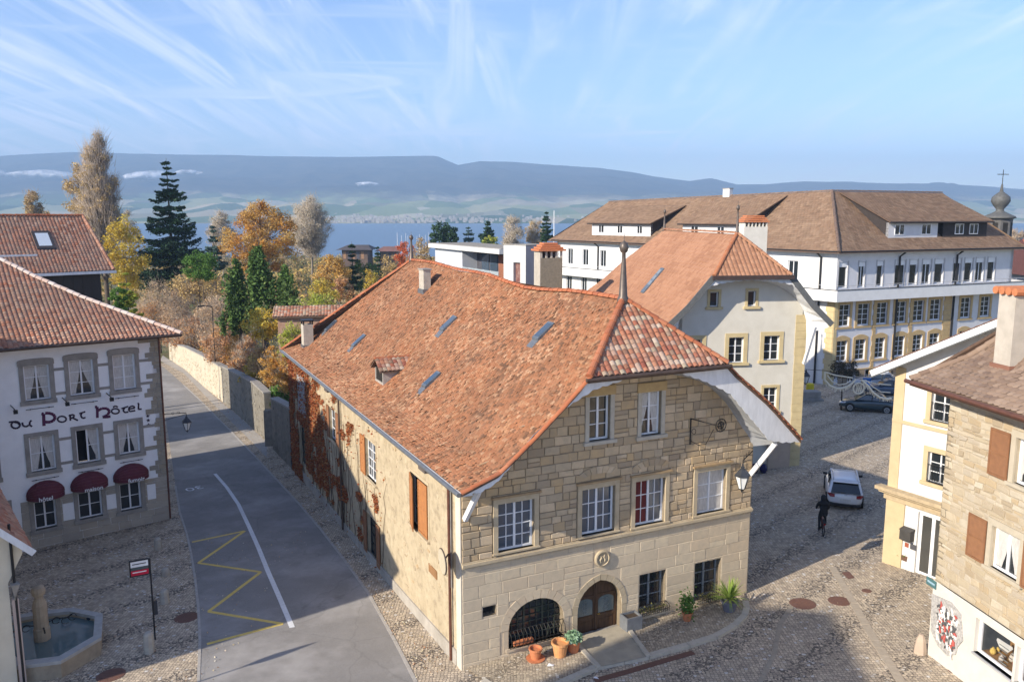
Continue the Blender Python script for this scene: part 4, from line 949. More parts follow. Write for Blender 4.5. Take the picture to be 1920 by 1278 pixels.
def dense(P, n=160):
    P = np.array(P); L = np.r_[0, np.cumsum(np.hypot(*np.diff(P, axis=0).T))]; t = np.linspace(0, L[-1], n); return np.stack([np.interp(t, L, P[:, 0]), np.interp(t, L, P[:, 1])], 1)
A1, A0 = dense(arch1), dense(arch0)
roof1 = [(-.42, 6.36), (.93, 6.86), (2.21, 7.86), (3.31, 8.81), (4.21, 9.63), (9.88, 9.72), (10.45, 9.21), (12.05, 7.99), (13.78, 6.44)]
rx_ = [p[0] for p in roof1]; rz_ = [p[1] for p in roof1]
mb = MB()
for i in range(len(A1)-1):
    a, b = A1[i], A1[i+1]; sc0 = .05*abs(math.sin(i*math.pi/4)); sc1 = .05*abs(math.sin((i+1)*math.pi/4))
    ta, tb_ = np.interp(a[0], rx_, rz_), np.interp(b[0], rx_, rz_)
    la, lb = min(a[1]-sc0, ta-.05), min(b[1]-sc1, tb_-.05)
    mb.hexa([FF.w(a[0], la, .97), FF.w(b[0], lb, .97), FF.w(b[0], lb, 1.0), FF.w(a[0], la, 1.0), FF.w(a[0], ta-.02, .97), FF.w(b[0], tb_-.02, .97), FF.w(b[0], tb_-.02, 1.0), FF.w(a[0], ta-.02, 1.0)])
mb.build('scalloped_gable_board', WHITEW, house)
npl = 30
for k in range(npl):
    i0, i1 = int(k*159/npl), int((k+1)*159/npl); q = .006
    a0_, a1__, b0_, b1_ = A0[i0], A0[i1], A1[i0], A1[i1]
    def shr(p, q_): return p
    dd = (a1__-a0_); dd = dd/np.linalg.norm(dd)*q; ee = (b1_-b0_); ee = ee/np.linalg.norm(ee)*q
    P = [a0_+dd, a1__-dd, b1_-ee, b0_+ee]
    V = [FF.w(P[0][0], P[0][1], .02), FF.w(P[1][0], P[1][1], .02), FF.w(P[2][0], P[2][1], .965), FF.w(P[3][0], P[3][1], .965)]
    MB().hexa(V+[(v[0], v[1], v[2]+.03) for v in V]).build('soffit_plank', SOFFIT, house)
for s_a, s_b in ((.62, -.02), (11.9, 12.32)):
    pass
mb = MB(); mb.bar(FF.w(.25, 6.35, .9), FF.w(.12, 5.15, .06), .14, .16); mb.build('roof_brace', WHITEW, house)
mb = MB(); mb.bar(FF.w(12.55, 6.42, .95), FF.w(12.2, 5.0, .08), .15, .17); mb.build('roof_brace', WHITEW, house)
def sag(u, w): return (.010*u-.30*math.exp(-((u-9)/5.)**2)+.05*math.sin(u*.8+w*.5))*min(1, w/7.0)+.03*math.sin(u*.55+1)*math.sin(w*1.1)
prl = [(0, 6.44), (1.33, 6.90), (2.61, 7.92), (3.71, 8.88), (4.61, 9.70), (7.3, 12.02)]
RL = RoofFace(FL.w(0, 0, .4)[:2], -25.7, -1, prl, lim([(0, -1.05), (4.61, -1.05), (7.3, 1.14)]), lim([(0, 29.7), (7.3, 24.9)]), sag)
pR = FF.w(13.78, 0, 0)[:2]
RR = RoofFace(pR, -25.7, 1, [(0, 6.46), (1.7, 8.05), (3.31, 9.27), (3.88, 9.80), (6.88, 12.02)], lim([(0, -1.05), (3.88, -1.05), (6.88, 1.14)]), lim([(0, 29.7), (6.88, 24.9)]), None)
RH = RoofFace(FF.w(0, 0, 1.1)[:2], 64.3, 1, [(0, 9.72), (2.24, 12.02)], lim([(0, 4.15), (2.24, 6.85)]), lim([(0, 9.95), (2.24, 6.95)]))
pB = FL.w(29.7, 0, 0)[:2]
RB = RoofFace(pB, 64.3, -1, [(0, 6.44), (4.8, 12.25)], lim([(0, -.4), (4.8, 6.9)]), lim([(0, 13.78), (4.8, 6.9)]))
DECK = M_('roof_underside', (.16, .10, .07), (.11, .075, .055), 4, .9)
for nm, rf in (('roof_deck', RL), ('roof_deck', RR), ('roof_deck', RH), ('roof_deck', RB)): deck(rf, nm, DECK, house, 14, 24)
def roof_px(rf, u, v, off=0):
    lo, hi = 0, rf.pw[-1]
    def f(w):
        F = rf.F.shift(-w); s, z = F.px(u, v); return z-(np.interp(w, rf.pw, rf.pz)+off), s
    for _ in range(40):
        m_ = (lo+hi)/2
        if f(m_)[0] > 0: lo = m_
        else: hi = m_
    return f((lo+hi)/2)[1], (lo+hi)/2
SKY = [roof_px(RL, *p) for p in ((1018, 622), (840, 607), (808, 713), (672, 644), (620, 616))]
tiles(RL, house, TILE, .165, .14, th=.024, mess=.05, near=0, seed=3, jit=1.5)
tiles(RR, house, TILE, .3, .3, near=0, seed=5, jit=.5); tiles(RB, house, TILE, .3, .3, near=0, seed=6, jit=.5)
tiles(RH, house, TILE_HIP, .235, .20, curved=True, near=260, seed=8, th=.02)
RT = lambda rf, u, w, dz=.05: rf.pt(u, w, dz)
wps = [RT(RL, 1.14+(24.9-1.14)*i/12, 7.3, .06) for i in range(13)]
for a, b in zip(wps[:-1], wps[1:]): ridge_tiles(house, a, b, TILE_RED, .36, .12)
ridge_tiles(house, RH.pt(4.15, 0, .07), RT(RL, 1.14, 7.3, .08), TILE_RED, .34, .12, 'hip_tile')
ridge_tiles(house, RH.pt(9.95, 0, .07), RT(RL, 1.14, 7.3, .08), TILE_RED, .34, .12, 'hip_tile')
ridge_tiles(house, RT(RL, 29.7, 0, .05), RT(RL, 24.9, 7.3, .06), TILE_RED, .36, .12, 'hip_tile')
vp = [RT(RL, -1.05, w, .02) for w in (0, 1.33, 2.61, 3.71, 4.61)]
for a, b in zip(vp[:-1], vp[1:]): ridge_tiles(house, a, b, TILE_RED, .3, .08, 'verge_tile')
vp = [RT(RR, -1.05, w, .02) for w in (0, 1.7, 3.31, 3.88)]
for a, b in zip(vp[:-1], vp[1:]): ridge_tiles(house, a, b, TILE_RED, .3, .08, 'verge_tile')
mb = MB(); mb.tube([FF.w(4.0, 9.66, 1.2), FF.w(10.05, 9.68, 1.2)], .065, 8); mb.bar(FF.w(4.05, 9.62, 1.08), FF.w(10.0, 9.64, 1.08), .05, .16); mb.build('hip_gutter', BROWNM, house)
mb = MB(); mb.tube([FL.w(-1.05, 6.38, .48), FL.w(29.7, 6.38, .48)], .075, 8); mb.build('gutter', ZINC, house)
mb = MB(); mb.bar(FL.w(-1.0, 6.36, .40), FL.w(29.6, 6.36, .40), .04, .14); mb.bar(FL.w(-1.0, 6.31, .2), FL.w(29.6, 6.31, .2), .42, .03); mb.build('eave_board', WHITEW, house)
for k, (u, w) in enumerate(SKY):
    w0, w1 = w-.36, w+.36; hw = .24
    def Q(uu, ww, dz): return RL.pt(uu, ww, dz)
    mb = MB(); mb.hexa([Q(u-hw, w0, 0), Q(u+hw, w0, 0), Q(u+hw, w1, 0), Q(u-hw, w1, 0), Q(u-hw, w0, .17), Q(u+hw, w0, .17), Q(u+hw, w1, .13), Q(u-hw, w1, .13)]); sk = mb.build('skylight', M_('skylight_metal', (.16, .19, .22), (.11, .13, .15), 5, .4, metal=.3), house)
    MB().quad(Q(u-hw+.05, w0+.07, .178), Q(u+hw-.05, w0+.07, .178), Q(u+hw-.05, w1-.07, .14), Q(u-hw+.05, w1-.07, .14)).build('pane', GLASSB, sk)
    MB().hexa([Q(u-hw, w0-.25, .03), Q(u+hw, w0-.25, .03), Q(u+hw, w0, .05), Q(u-hw, w0, .05), Q(u-hw, w0-.25, .045), Q(u+hw, w0-.25, .045), Q(u+hw, w0, .07), Q(u-hw, w0, .07)]).build('lead_flashing', ZINC, sk)
du, dw = roof_px(RL, 711, 719); zb_ = RL.pt(du, dw)[2]; hh = 1.05; hw = .66
FD = Frame(RL.pt(du, dw)[:2], -25.7, -1)
dm = MB();
def D(s, z, o): return FD.w(s, z, o)
wallh = zb_+.72
for s in (-hw, hw-.1): dm.hexa([D(s, zb_-.1, 0), D(s+.1, zb_-.1, 0), D(s+.1, zb_-.1, -1.6), D(s, zb_-.1, -1.6), D(s, wallh, 0), D(s+.1, wallh, 0), D(s+.1, wallh, -1.0), D(s, wallh, -1.0)])
dm.fbox(FD, -hw+.1, hw-.1, zb_-.05, zb_+.12, -.06, 0); dm.build('dormer_cheek', M_('dormer_render', (.40, .37, .33), (.30, .28, .25), 5, .8), house)
MB().add([D(-hw+.1, zb_+.12, -.05), D(hw-.1, zb_+.12, -.05), D(hw-.1, wallh, -.05), D(-hw+.1, wallh, -.05)], [(0, 1, 2, 3)]).build('dormer_opening', M_('dark_opening', (.02, .018, .015)), house)
rz = wallh+.42
mb = MB()
for sg in (-1, 1):
    a, b, c, d = D(sg*(hw+.12), wallh-.08, .18), D(0, rz, .18), D(0, rz, -2.1), D(sg*(hw+.12), wallh-.08, -1.25)
    mb.hexa([a, b, c, d]+[(p[0], p[1], p[2]+.05) for p in (a, b, c, d)])
mb.build('dormer_roof_deck', DECK, house)
for sg in (-1, 1):
    rfd = RoofFace(FD.w(0, 0, 0)[:2], -25.7+90, -1 if sg < 0 else 1, [(0, 0), (1, 1)], lim([(0, 0)]), lim([(0, 1)]))
for sg in (-1, 1):
    V = []; Fc = []; tn = []
    nu, nw = 11, 4
    for i in range(nu):
        for j in range(nw):
            o_a = .2-(2.25)*i/nu; o_b = o_a-.2
            t0, t1 = j/nw, (j+1.15)/nw
            if o_b < -1.2-.95*t0-.1: continue
            def q(t, o, dz): return D(sg*(hw+.14)*(1-t), wallh-.07+(rz-wallh+.1)*t+dz, o)
            b_ = len(V); V += [q(t0, o_a, .1), q(t0, (o_a+o_b)/2, .14), q(t0, o_b, .1), q(t1, o_a, .055), q(t1, (o_a+o_b)/2, .095), q(t1, o_b, .055), q(t0, o_a, .07), q(t0, (o_a+o_b)/2, .10), q(t0, o_b, .07)]
            Fc += [(b_, b_+1, b_+4, b_+3), (b_+1, b_+2, b_+5, b_+4), (b_+6, b_+7, b_+1, b_), (b_+7, b_+8, b_+2, b_+1)]; tn += [random.random()]*4
    np_mesh('dormer_tiles', V, Fc, TILE_HIP, house, col=tn, kind='stuff')
ridge_tiles(house, D(0, rz+.08, .2), D(0, rz+.08, -2.1), TILE_RED, .3, .09, 'dormer_ridge_tile')
def chimney(parent, base, w, d, h, head, m, cap=None, capk='slab', name='chimney', flash=True):
    F = Frame(base[:2], head, 1); z = base[2]
    c = MB().fbox(F, -w/2, w/2, z-1.0, z+h, -d/2, d/2).build(name, m, parent, bevel=.01)
    if capk == 'slab':
        MB().fbox(F, -w/2-.05, w/2+.05, z+h, z+h+.07, -d/2-.05, d/2+.05).build('chimney_cap', cap or GREYST, c)
    if capk == 'raised':
        k = MB();
        for a, b in ((-w/2, -d/2), (w/2-.08, -d/2), (-w/2, d/2-.08), (w/2-.08, d/2-.08)): k.fbox(F, a, a+.08, z+h, z+h+.22, b, b+.08)
        k.fbox(F, -w/2-.06, w/2+.06, z+h+.22, z+h+.30, -d/2-.06, d/2+.06); k.build('chimney_cap', cap or DARK, c)
    if flash: MB().fbox(F, -w/2-.06, w/2+.06, z-1.0, z+.06, -d/2-.06, d/2+.06).build('lead_flashing', ZINC, c)
    return c
CH = M_('chimney_render', (.52, .48, .41), (.40, .37, .31), 5, .9, .3, 30, dirt=.5)
u, w = roof_px(RL, 577, 648); chimney(house, RL.pt(u, w), .68, .62, 1.35, -25.7, CH, capk='raised')
u, w = roof_px(RL, 797, 547); chimney(house, RL.pt(u, w), .75, .42, 1.1, -25.7, CH)
def finial(parent, p, h, m, r=.16):
    f = MB().lathe(p, [(r*1.5, -.25), (r*1.3, 0), (r, .1), (r*.45, h*.62), (r*.42, h*.70), (r*.8, h*.72), (r*1.05, h*.78), (r*.8, h*.85), (r*.2, h*.88), (.012, h*.9), (.01, h)], 12).build('finial', m, parent, smooth=True)
FIN = M_('finial_zinc', (.15, .12, .10), (.10, .085, .075), 5, .45, metal=.4)
finial(house, RT(RL, 1.14, 7.3, .05), 2.35, FIN); finial(house, RT(RL, 24.9, 7.3, .1), 1.7, FIN, .13)
RUB = M_('cream_rubble_render', (.53, .44, .30), (.44, .36, .24), 2.2, .92, .8, 22, col3=(.31, .25, .17), s3=3.2, cov=.57, bdist=.04, dirt=.3)
PXL = lambda *a: FL.rect(*a)
LW = dict(sh=PXL(771, 897, 803, 995), w2=PXL(687, 828, 705, 899), w3=PXL(619.5, 768, 631.5, 825), w4=PXL(560, 705, 575, 775), gw=PXL(690, 972, 708, 1046), gf=PXL(563, 795, 576, 872))
wall('side_wall', FL, [(.0, -1.2), (8, -1.6), (20, -2.2), (29.3, -2.6), (29.3, 6.34), (0, 6.34)], [rect_pts(r) for k, r in LW.items()], RUB, house, .25)
vst = random.Random(12)
mbs = []
for i in range(110):
    s = vst.uniform(.7, 20)*vst.random()**.4+.5; z = vst.uniform(-.3-.04*s, 6.1)
    if any(r[0]-.3 < s < r[1]+.3 and r[2]-.3 < z < r[3]+.3 for r in LW.values()): continue
    n = vst.randint(4, 6); rw, rh = vst.uniform(.06, .22), vst.uniform(.04, .11)
    P = [(s+rw*math.cos(2*math.pi*k/n)*vst.uniform(.8, 1.1), z+rh*math.sin(2*math.pi*k/n)*vst.uniform(.8, 1.1)) for k in range(n)]
    MB().fprism(FL, P, -.01, vst.uniform(.012, .03)).build('rubble_stone', M_('rubble_stone', (0, 0, 0), (.4, .33, .22), 6, .9, .3, tint=[(.46, .37, .24), (.36, .29, .20), (.50, .42, .29), (.42, .30, .17)]), house)
MB().fprism(FL, [(0, -1.2), (.42, -1.2), (.42, 6.3), (0, 6.3)], 0, .03).build('corner_band', M_('cream_render', (.60, .55, .46), (.53, .48, .40), 3, .9), house)
MB().fprism(FL, [(.42, -.55), (9, -1.0), (29.2, -2.3), (29.2, -.85), (26, -.75), (15, -.5), (6, -.05), (.42, .32)], 0, .06).build('cement_plinth', M_('plinth_cement', (.42, .39, .34), (.34, .31, .27), 3, .9, .2, dirt=.4), house)
SHO = M_('orange_shutter', (.40, .17, .06), (.32, .135, .05), 5, .7)
SHR = M_('russet_shutter', (.26, .125, .06), (.21, .10, .05), 5, .7)
r = LW['sh']; surround(house, FL, r, .12, .02, .08, TRIM)
m_ = (r[0]+r[1])/2; shutter(house, FL, r[0]+.01, m_, r[2]+.03, r[3]-.03, SHO, o=.03); shutter(house, FL, r[1]-.01, m_, r[2]+.03, r[3]-.03, SHO, o=.03, ang=.22)
window(house, FL, r, 3)
r = LW['w2']; surround(house, FL, r, .1, .02, .08, TRIM); window(house, FL, r, 4, 2, 2, inset=.1); shutter(house, FL, r[1], r[1]+(r[1]-r[0])*.52, r[2], r[3], SHO, o=.04)
r = LW['w3']; surround(house, FL, r, .1, .02, .08, TRIM); window(house, FL, r, 3, 2, 1, inset=.1); shutter(house, FL, r[1], r[1]+.6, r[2]-.02, r[3]+.02, SHR, o=.04); shutter(house, FL, r[0], r[0]-.6, r[2], r[3], SHR, o=.04)
r = LW['w4']; m_ = (r[0]+r[1])/2; GSH = M_('grey_shutter', (.30, .29, .29), (.24, .23, .23), 5, .8); shutter(house, FL, r[0], m_, r[2], r[3], GSH, o=.03); shutter(house, FL, r[1], m_, r[2], r[3], GSH, o=.03); window(house, FL, r, 3)
r = LW['gw']; window(house, FL, r, 4, 2, 1, frame=DARK); shutter(house, FL, r[0], r[0]-.5, r[2], r[3], SHR, o=.04); shutter(house, FL, r[1], r[1]+.5, r[2], r[3], SHR, o=.04)
r = LW['gf']; window(house, FL, r, 4, 2, 1, frame=DARK)
for u_, v_ in ((806, 890), (622, 734)):
    s_, z_ = FL.px(u_, v_); MB().fbox(FL, s_-.35, s_+.35, 6.0, 6.25, .0, .32).build('eave_vent', M_('eave_vent', (.12, .10, .09)), house)
for u_, v0, m__ in ((849, 1100, COPPER), (642, 850, BROWNM)):
    s_ = FL.px(u_, v0)[0]; zg = g(*FL.w(s_, 0)[:2]); MB().tube([FL.w(s_, 6.35, .45), FL.w(s_, 6.1, .12), FL.w(s_, zg+.05, .1)], .055, 8).build('downpipe', m__, house)
s_ = FL.px(854, 1100)[0]; MB().tube([FL.w(s_+.16, 6.2, .08), FL.w(s_+.16, 2.5, .08)], .02, 6).build('cable_duct', GREYST, house)
MB().fbox(FL, *FL.rect(805, 1063, 820, 1078), .0, .03).build('plaque', M_('plaque_brown', (.30, .16, .07)), house)
s_ = FL.px(548, 800)[0]; MB().tube([FL.w(s_, 3.2, .1), FL.w(s_, g(*FL.w(s_, 0)[:2]), .1)], .06, 8).build('downpipe', DARK, house)
VINE = leafmat('vine_leaf', [(.34, .085, .03), (.42, .15, .05), (.24, .055, .025), (.42, .24, .10), (.30, .075, .03), (.17, .09, .05)], .15)
rg = np.random.default_rng(5); P = []
while len(P) < 15500:
    s = rg.uniform(8.5, 29.2); z = rg.uniform(-1.5, 6.2)
    d_ = noise.noise(Vector((s*.45, z*.45, 3)))+.5*noise.noise(Vector((s*1.3, z*1.3, 7)))
    base = np.interp(s, [8.5, 11, 14, 17, 20, 24, 29.2], [-.6, -.42, -.28, -.2, .0, .25, .4])
    if z < -.2 and s < 25: base -= .45
    if z > 5.2 and s < 22: base -= .3
    if any(r[0]-.05 < s < r[1]+.05 and r[2] < z < r[3] for k, r in LW.items() if k != 'w4'): continue
    if LW['w4'][0] < s < LW['w4'][1] and LW['w4'][2] < z < LW['w4'][3] and rg.random() < .85: continue
    if d_+base < 0 and rg.random() > .012: continue
    P.append((s, z, abs(rg.normal(0, .05))+.03+.12*max(0, base)))
P = np.array(P); Lh = np.array(root_loc(house)); dl = np.array([FL.d[0], FL.d[1], 0]); nl = np.array([FL.n[0], FL.n[1], 0])
X = np.array([FL.p[0], FL.p[1], 0])+P[:, :1]*dl+P[:, 2:3]*nl+P[:, 1:2]*np.array([0, 0, 1])
v_ = thing('climbing_vine', FL.w(18, -1.2, .1), 'red and orange autumn creeper climbing the street side of the stone house', 'climbing plant')
leaf_cloud('vine_leaves', X-np.array(root_loc(v_)), rg.uniform(.06, .13, len(P)), VINE, v_, 4, asp=1.2)
mb = MB()
for k in range(34):
    s = rg.uniform(9, 28.5); z = -1.0; pts = [FL.w(s, -1.0-.03*s, .03)]
    while z < rg.uniform(3, 6): s += rg.uniform(-.3, .3); z += rg.uniform(.3, .7); pts.append(FL.w(min(s, 29), min(z, 6.1), .03))
    mb.tube(pts, [.02*(1-.7*i/len(pts)) for i in range(len(pts))], 4, False)
mb.build('vine_stem', BARK, v_)
# ------------------------------------------------------------------ hotel on the left
HO = G(320, 972)[:2]; FH = Frame(HO, 51.4, 1)
hotel = thing('hotel_building', (HO[0], HO[1], g(*HO)), 'white three-storey hotel with grey stone window surrounds and round maroon awnings', 'hotel')
HW = M_('hotel_plaster', (.84, .84, .84), (.77, .77, .77), 2, .9, .15, 30)
DARKR = M_('dark_boards', (.045, .038, .034), (.03, .026, .024), 4, .8, stretch=(6, 6, .4))
T = [FH.rect(*r) for r in ((45, 684, 94, 750), (129.6, 674, 176.5, 740), (212, 664, 254, 730))]
Mi = [FH.rect(*r) for r in ((56, 816, 104, 882), (143, 803, 187, 867), (222, 792, 262, 850))]
Bo = [FH.rect(*r) for r in ((64.5, 938, 106, 990), (147, 921, 192, 970), (225, 905, 265, 955))]
sp_ = Mi[1][0]-Mi[0][0]
M0 = [(r[0][0]-sp_*1.25, r[0][1]-sp_*1.25, r[0][2], r[0][3]) for r in (T, Mi)]
door_r = FH.rect(-16, 950, 14, 1010)
allr = T+Mi+Bo+M0
HH = 8.62
wall('front_wall', FH, [(-13.5, -3), (0, -3), (0, HH), (-13.5, HH)], [rect_pts(r) for r in allr+[door_r]], HW, hotel, .24)
FHs = Frame(HO, 51.4-90, 1)   # side wall along the street
MB().fprism(FHs, [(0, -3.2), (14, -4), (14, HH), (0, HH)], -.4, 0).build('side_wall', HW, hotel)
for i, r in enumerate(T+[M0[0]]):
    s0, s1, z0, z1 = r; w = .2
    mb = MB(); mb.fbox(FH, s0-w, s0, z0, z1, -.01, .05); mb.build('window_jamb', GREYST, hotel); mb = MB(); mb.fbox(FH, s1, s1+w, z0, z1, -.01, .05); mb.build('window_jamb', GREYST, hotel)
    n = 10; P = [(s0-w-.03, z1), (s1+w+.03, z1)]+[((s0+s1)/2+(s1-s0+2*w+.06)/2*math.cos(math.pi*k/n), z1+.22+.12*math.sin(math.pi*k/n)**.6) for k in range(n+1)]
    MB().fprism(FH, P, -.01, .09).build('window_lintel', GREYST, hotel)
    MB().fbox(FH, s0-w-.04, s1+w+.04, z0-.2, z0, -.2, .08).build('window_sill', GREYST, hotel)
for r in Mi+[M0[1]]+Bo:
    s0, s1, z0, z1 = r; w = .2
    for a, b in ((s0-w, s0), (s1, s1+w)): MB().fbox(FH, a, b, z0, z1, -.01, .05).build('window_jamb', GREYST, hotel)
    MB().fbox(FH, s0-w, s1+w, z1, z1+.2, -.01, .055).build('window_lintel', GREYST, hotel); MB().fbox(FH, s0-w-.04, s1+w+.04, z0-.2, z0, -.2, .10).build('window_sill', GREYST, hotel)
for k, r in enumerate(T): window(hotel, FH, r, 3, 2, 1, fw=.07, curtain=2 if k == 2 else 1, glass=glassmat('bright_glass') if k == 2 else GLASS)
for k, r in enumerate(Mi): window(hotel, FH, r, 2 if k else 2, 2, 1, fw=.07, curtain=1, open_leaf=0 if k == 1 else None, label='window with its left leaf open on a dark room' if k == 1 else None)
for r in M0: window(hotel, FH, r, 3, 2, 1, fw=.07, curtain=1)
for r in Bo: window(hotel, FH, r, 2, 2, 1, fw=.07, inset=.18)
r = door_r; MB().fbox(FH, *r, -.2, -.16).build('red_door', M_('red_door', (.22, .03, .03), (.16, .02, .02), 6, .5), hotel)
for a, b in ((r[0]-.25, r[0]), (r[1], r[1]+.25)): MB().fbox(FH, a, b, r[2], r[3], -.01, .05).build('door_jamb', GREYST, hotel)
MB().fbox(FH, r[0]-.25, r[1]+.25, r[3], r[3]+.25, -.01, .055).build('door_lintel', GREYST, hotel)
for row in (T, Mi):
    for fz in (.12, .82):
        xs = [(row[0][1], row[1][0]), (row[1][1], row[2][0]), (row[2][1], row[2][1]+.95)]
        for a, b in xs:
            z = row[0][2]+(row[0][3]-row[0][2])*fz; MB().fbox(FH, a+.2, b-.2 if b != row[2][1]+.95 else b, z-.07, z+.07, -.01, .02).build('stone_band', GREYST, hotel)
zg = lambda s: g(*FH.w(s, 0)[:2])
gf_top = Bo[2][3]+.05
av = [(r[0]-.2, r[1]+.2, r[2]-.2, r[3]+.2) for r in Bo]
pan = [FH.rect(118, 942, 139, 974), FH.rect(200, 926, 218.5, 953), FH.rect(276, 907, 292, 935)]
blocks(FH, Bo[0][0]-.55, -.02, -2.0, gf_top, lambda s: 99, av+pan, M_('hotel_stone', (0, 0, 0), (.34, .30, .25), 4, .9, .4, 25, tint=[(.40, .36, .30), (.45, .40, .33), (.36, .33, .285), (.43, .37, .29)], dirt=.2), hotel, .3, .42, .5, 1.1, proud=(.02, .03), joint=.012, limit=120, seed=21)
for p in pan: MB().fbox(FH, *p, 0, .035).build('white_panel', HW, hotel)
z = gf_top; k = 0; QM = M_('hotel_quoin', (0, 0, 0), (.25, .225, .18), 4, .9, .4, 25, tint=[(.30, .27, .215), (.36, .32, .25), (.27, .25, .21), (.33, .28, .20)])
rq = random.Random(3)
while z < HH-.05:
    h = min(rq.uniform(.17, .28), HH-z); L_ = rq.choice([.75, .9, 1.05, .5, .6]) if rq.random() < .7 else .45
    MB().fbox(FH, -L_*.48, -.005, z+.008, z+h-.008, -.02, .03).build('quoin', QM, hotel)
    if rq.random() < .75: MB().fbox(FH, -L_, -L_*.48-.015, z+.008, z+h-.008, -.02, .028).build('quoin', QM, hotel)
    z += h
PUR = M_('lettering_purple', (.10, .018, .07), (.075, .015, .05), 5, .6); INK = M_('lettering_dark', (.035, .02, .045), (.025, .015, .03), 5, .6)
MAR = M_('awning_maroon', (.13, .03, .045), (.10, .025, .035), 6, .8, .2, 60)
def hp(u, v): return FH.px(u, v)
def stroke(pts, w, m, name='lettering'):
    "round-nib lettering stroke on the facade"
    mb = MB(); P = [hp(*p) for p in pts]; n = len(P)
    for i in range(n-1):
        a, b = P[i], P[i+1]; wa = w[i] if isinstance(w, list) else w; wb = w[i+1] if isinstance(w, list) else w
        d = math.hypot(b[0]-a[0], b[1]-a[1]) or 1; nx, nz = -(b[1]-a[1])/d, (b[0]-a[0])/d
        mb.fprism(FH, [(a[0]-nx*wa/2, a[1]-nz*wa/2), (b[0]-nx*wb/2, b[1]-nz*wb/2), (b[0]+nx*wb/2, b[1]+nz*wb/2), (a[0]+nx*wa/2, a[1]+nz*wa/2)], .0, .015)
    return mb
def Z(x, y): return (x/5.818, 730+y/5.818)
def arc(cx, cy, rx, ry, a0, a1, n=10): return [Z(cx+rx*math.cos(R(a0+(a1-a0)*i/n)), cy+ry*math.sin(R(a0+(a1-a0)*i/n))) for i in range(n+1)]
L1 = [  # uncial letter shapes, traced as strokes on the wall in the zoomed reading of the sign
 ('D', [arc(170, 385, 48, 38, 0, 360, 14), [Z(95, 355), Z(140, 350), Z(195, 362), Z(216, 385)]], .085, INK),
 ('u', [[Z(243, 358)]+arc(280, 375, 35, 28, 180, 20, 7), [Z(345, 335), Z(325, 350), Z(322, 385), Z(350, 402)]], .085, INK),
 ('P', [[Z(452, 262), Z(475, 265), Z(480, 395)], arc(520, 305, 80, 50, -110, 110, 10)], .14, PUR),
 ('o', [arc(675, 322, 48, 32, 0, 360, 14)], .08, INK),
 ('r', [[Z(750, 280), Z(765, 285), Z(768, 338)], [Z(752, 282), Z(800, 272), Z(812, 290), Z(790, 308), Z(772, 312)], [Z(790, 308), Z(850, 335)]], .08, INK),
 ('t', [[Z(865, 262), Z(930, 240)], [Z(893, 252), Z(880, 285), Z(900, 312), Z(932, 305)]], .08, INK),
 ('H', [[Z(1035, 190), Z(1060, 188), Z(1062, 308)], [Z(1070, 228), Z(1110, 205), Z(1165, 205), Z(1195, 235), Z(1175, 275), Z(1120, 300), Z(1160, 300), Z(1205, 292)]], .13, PUR),
 ('o', [arc(1258, 235, 43, 28, 0, 360, 14), [Z(1232, 192), Z(1258, 178), Z(1285, 190)]], .078, INK),
 ('t', [[Z(1325, 208), Z(1400, 182)], [Z(1362, 195), Z(1342, 228), Z(1362, 250), Z(1400, 242)]], .08, INK),
 ('e', [[Z(1405, 212), Z(1470, 200), Z(1455, 178), Z(1420, 185), Z(1400, 212), Z(1415, 238), Z(1475, 228)]], .08, INK),
 ('l', [[Z(1500, 148), Z(1512, 150), Z(1510, 215), Z(1545, 212)]], .08, INK)]
for nm, sts, w, m_ in L1:
    for st in sts: stroke(st, w, m_).build('letter_stroke', m_, hotel)
for x, y in ((1612, 287), (1617, 335), (1620, 385)):
    c = hp(*Z(x, y)); P = []
    for i in range(10): a = math.pi/2+i*math.pi/5; r_ = .11 if i % 2 == 0 else .05; P.append((c[0]+r_*math.cos(a), c[1]+r_*math.sin(a)))
    MB().fprism(FH, P, 0, .015).build('star', INK, hotel)
for x, y in ((150, 215), (710, 130), (1190, 80)):
    c = hp(*Z(x, y)); mb = MB(); mb.tube([FH.w(c[0]-.12, c[1]+.22, .02), FH.w(c[0], c[1]+.05, .55)], .022, 6); mb.fbox(FH, c[0]-.09, c[0]+.09, c[1]-.12, c[1]+.06, .48, .62); mb.build('sign_floodlight', DARK, hotel)
for r in T+Mi:
    mb = MB(); mb.tube([FH.w(r[0]-.05, r[2]-.38, .16), FH.w(r[1]+.05, r[2]-.38, .16)], .018, 6)
    for s in (r[0]+.15, r[1]-.15): mb.tube([FH.w(s, r[2]-.38, .16), FH.w(s, r[2]-.42, .0)], .03, 6)
    mb.build('awning_rail', DARK, hotel)
AW = ['hôtel', 'maison', "fumoirs"]
AWT = ['hôtel', 'restau', 'terrasse']
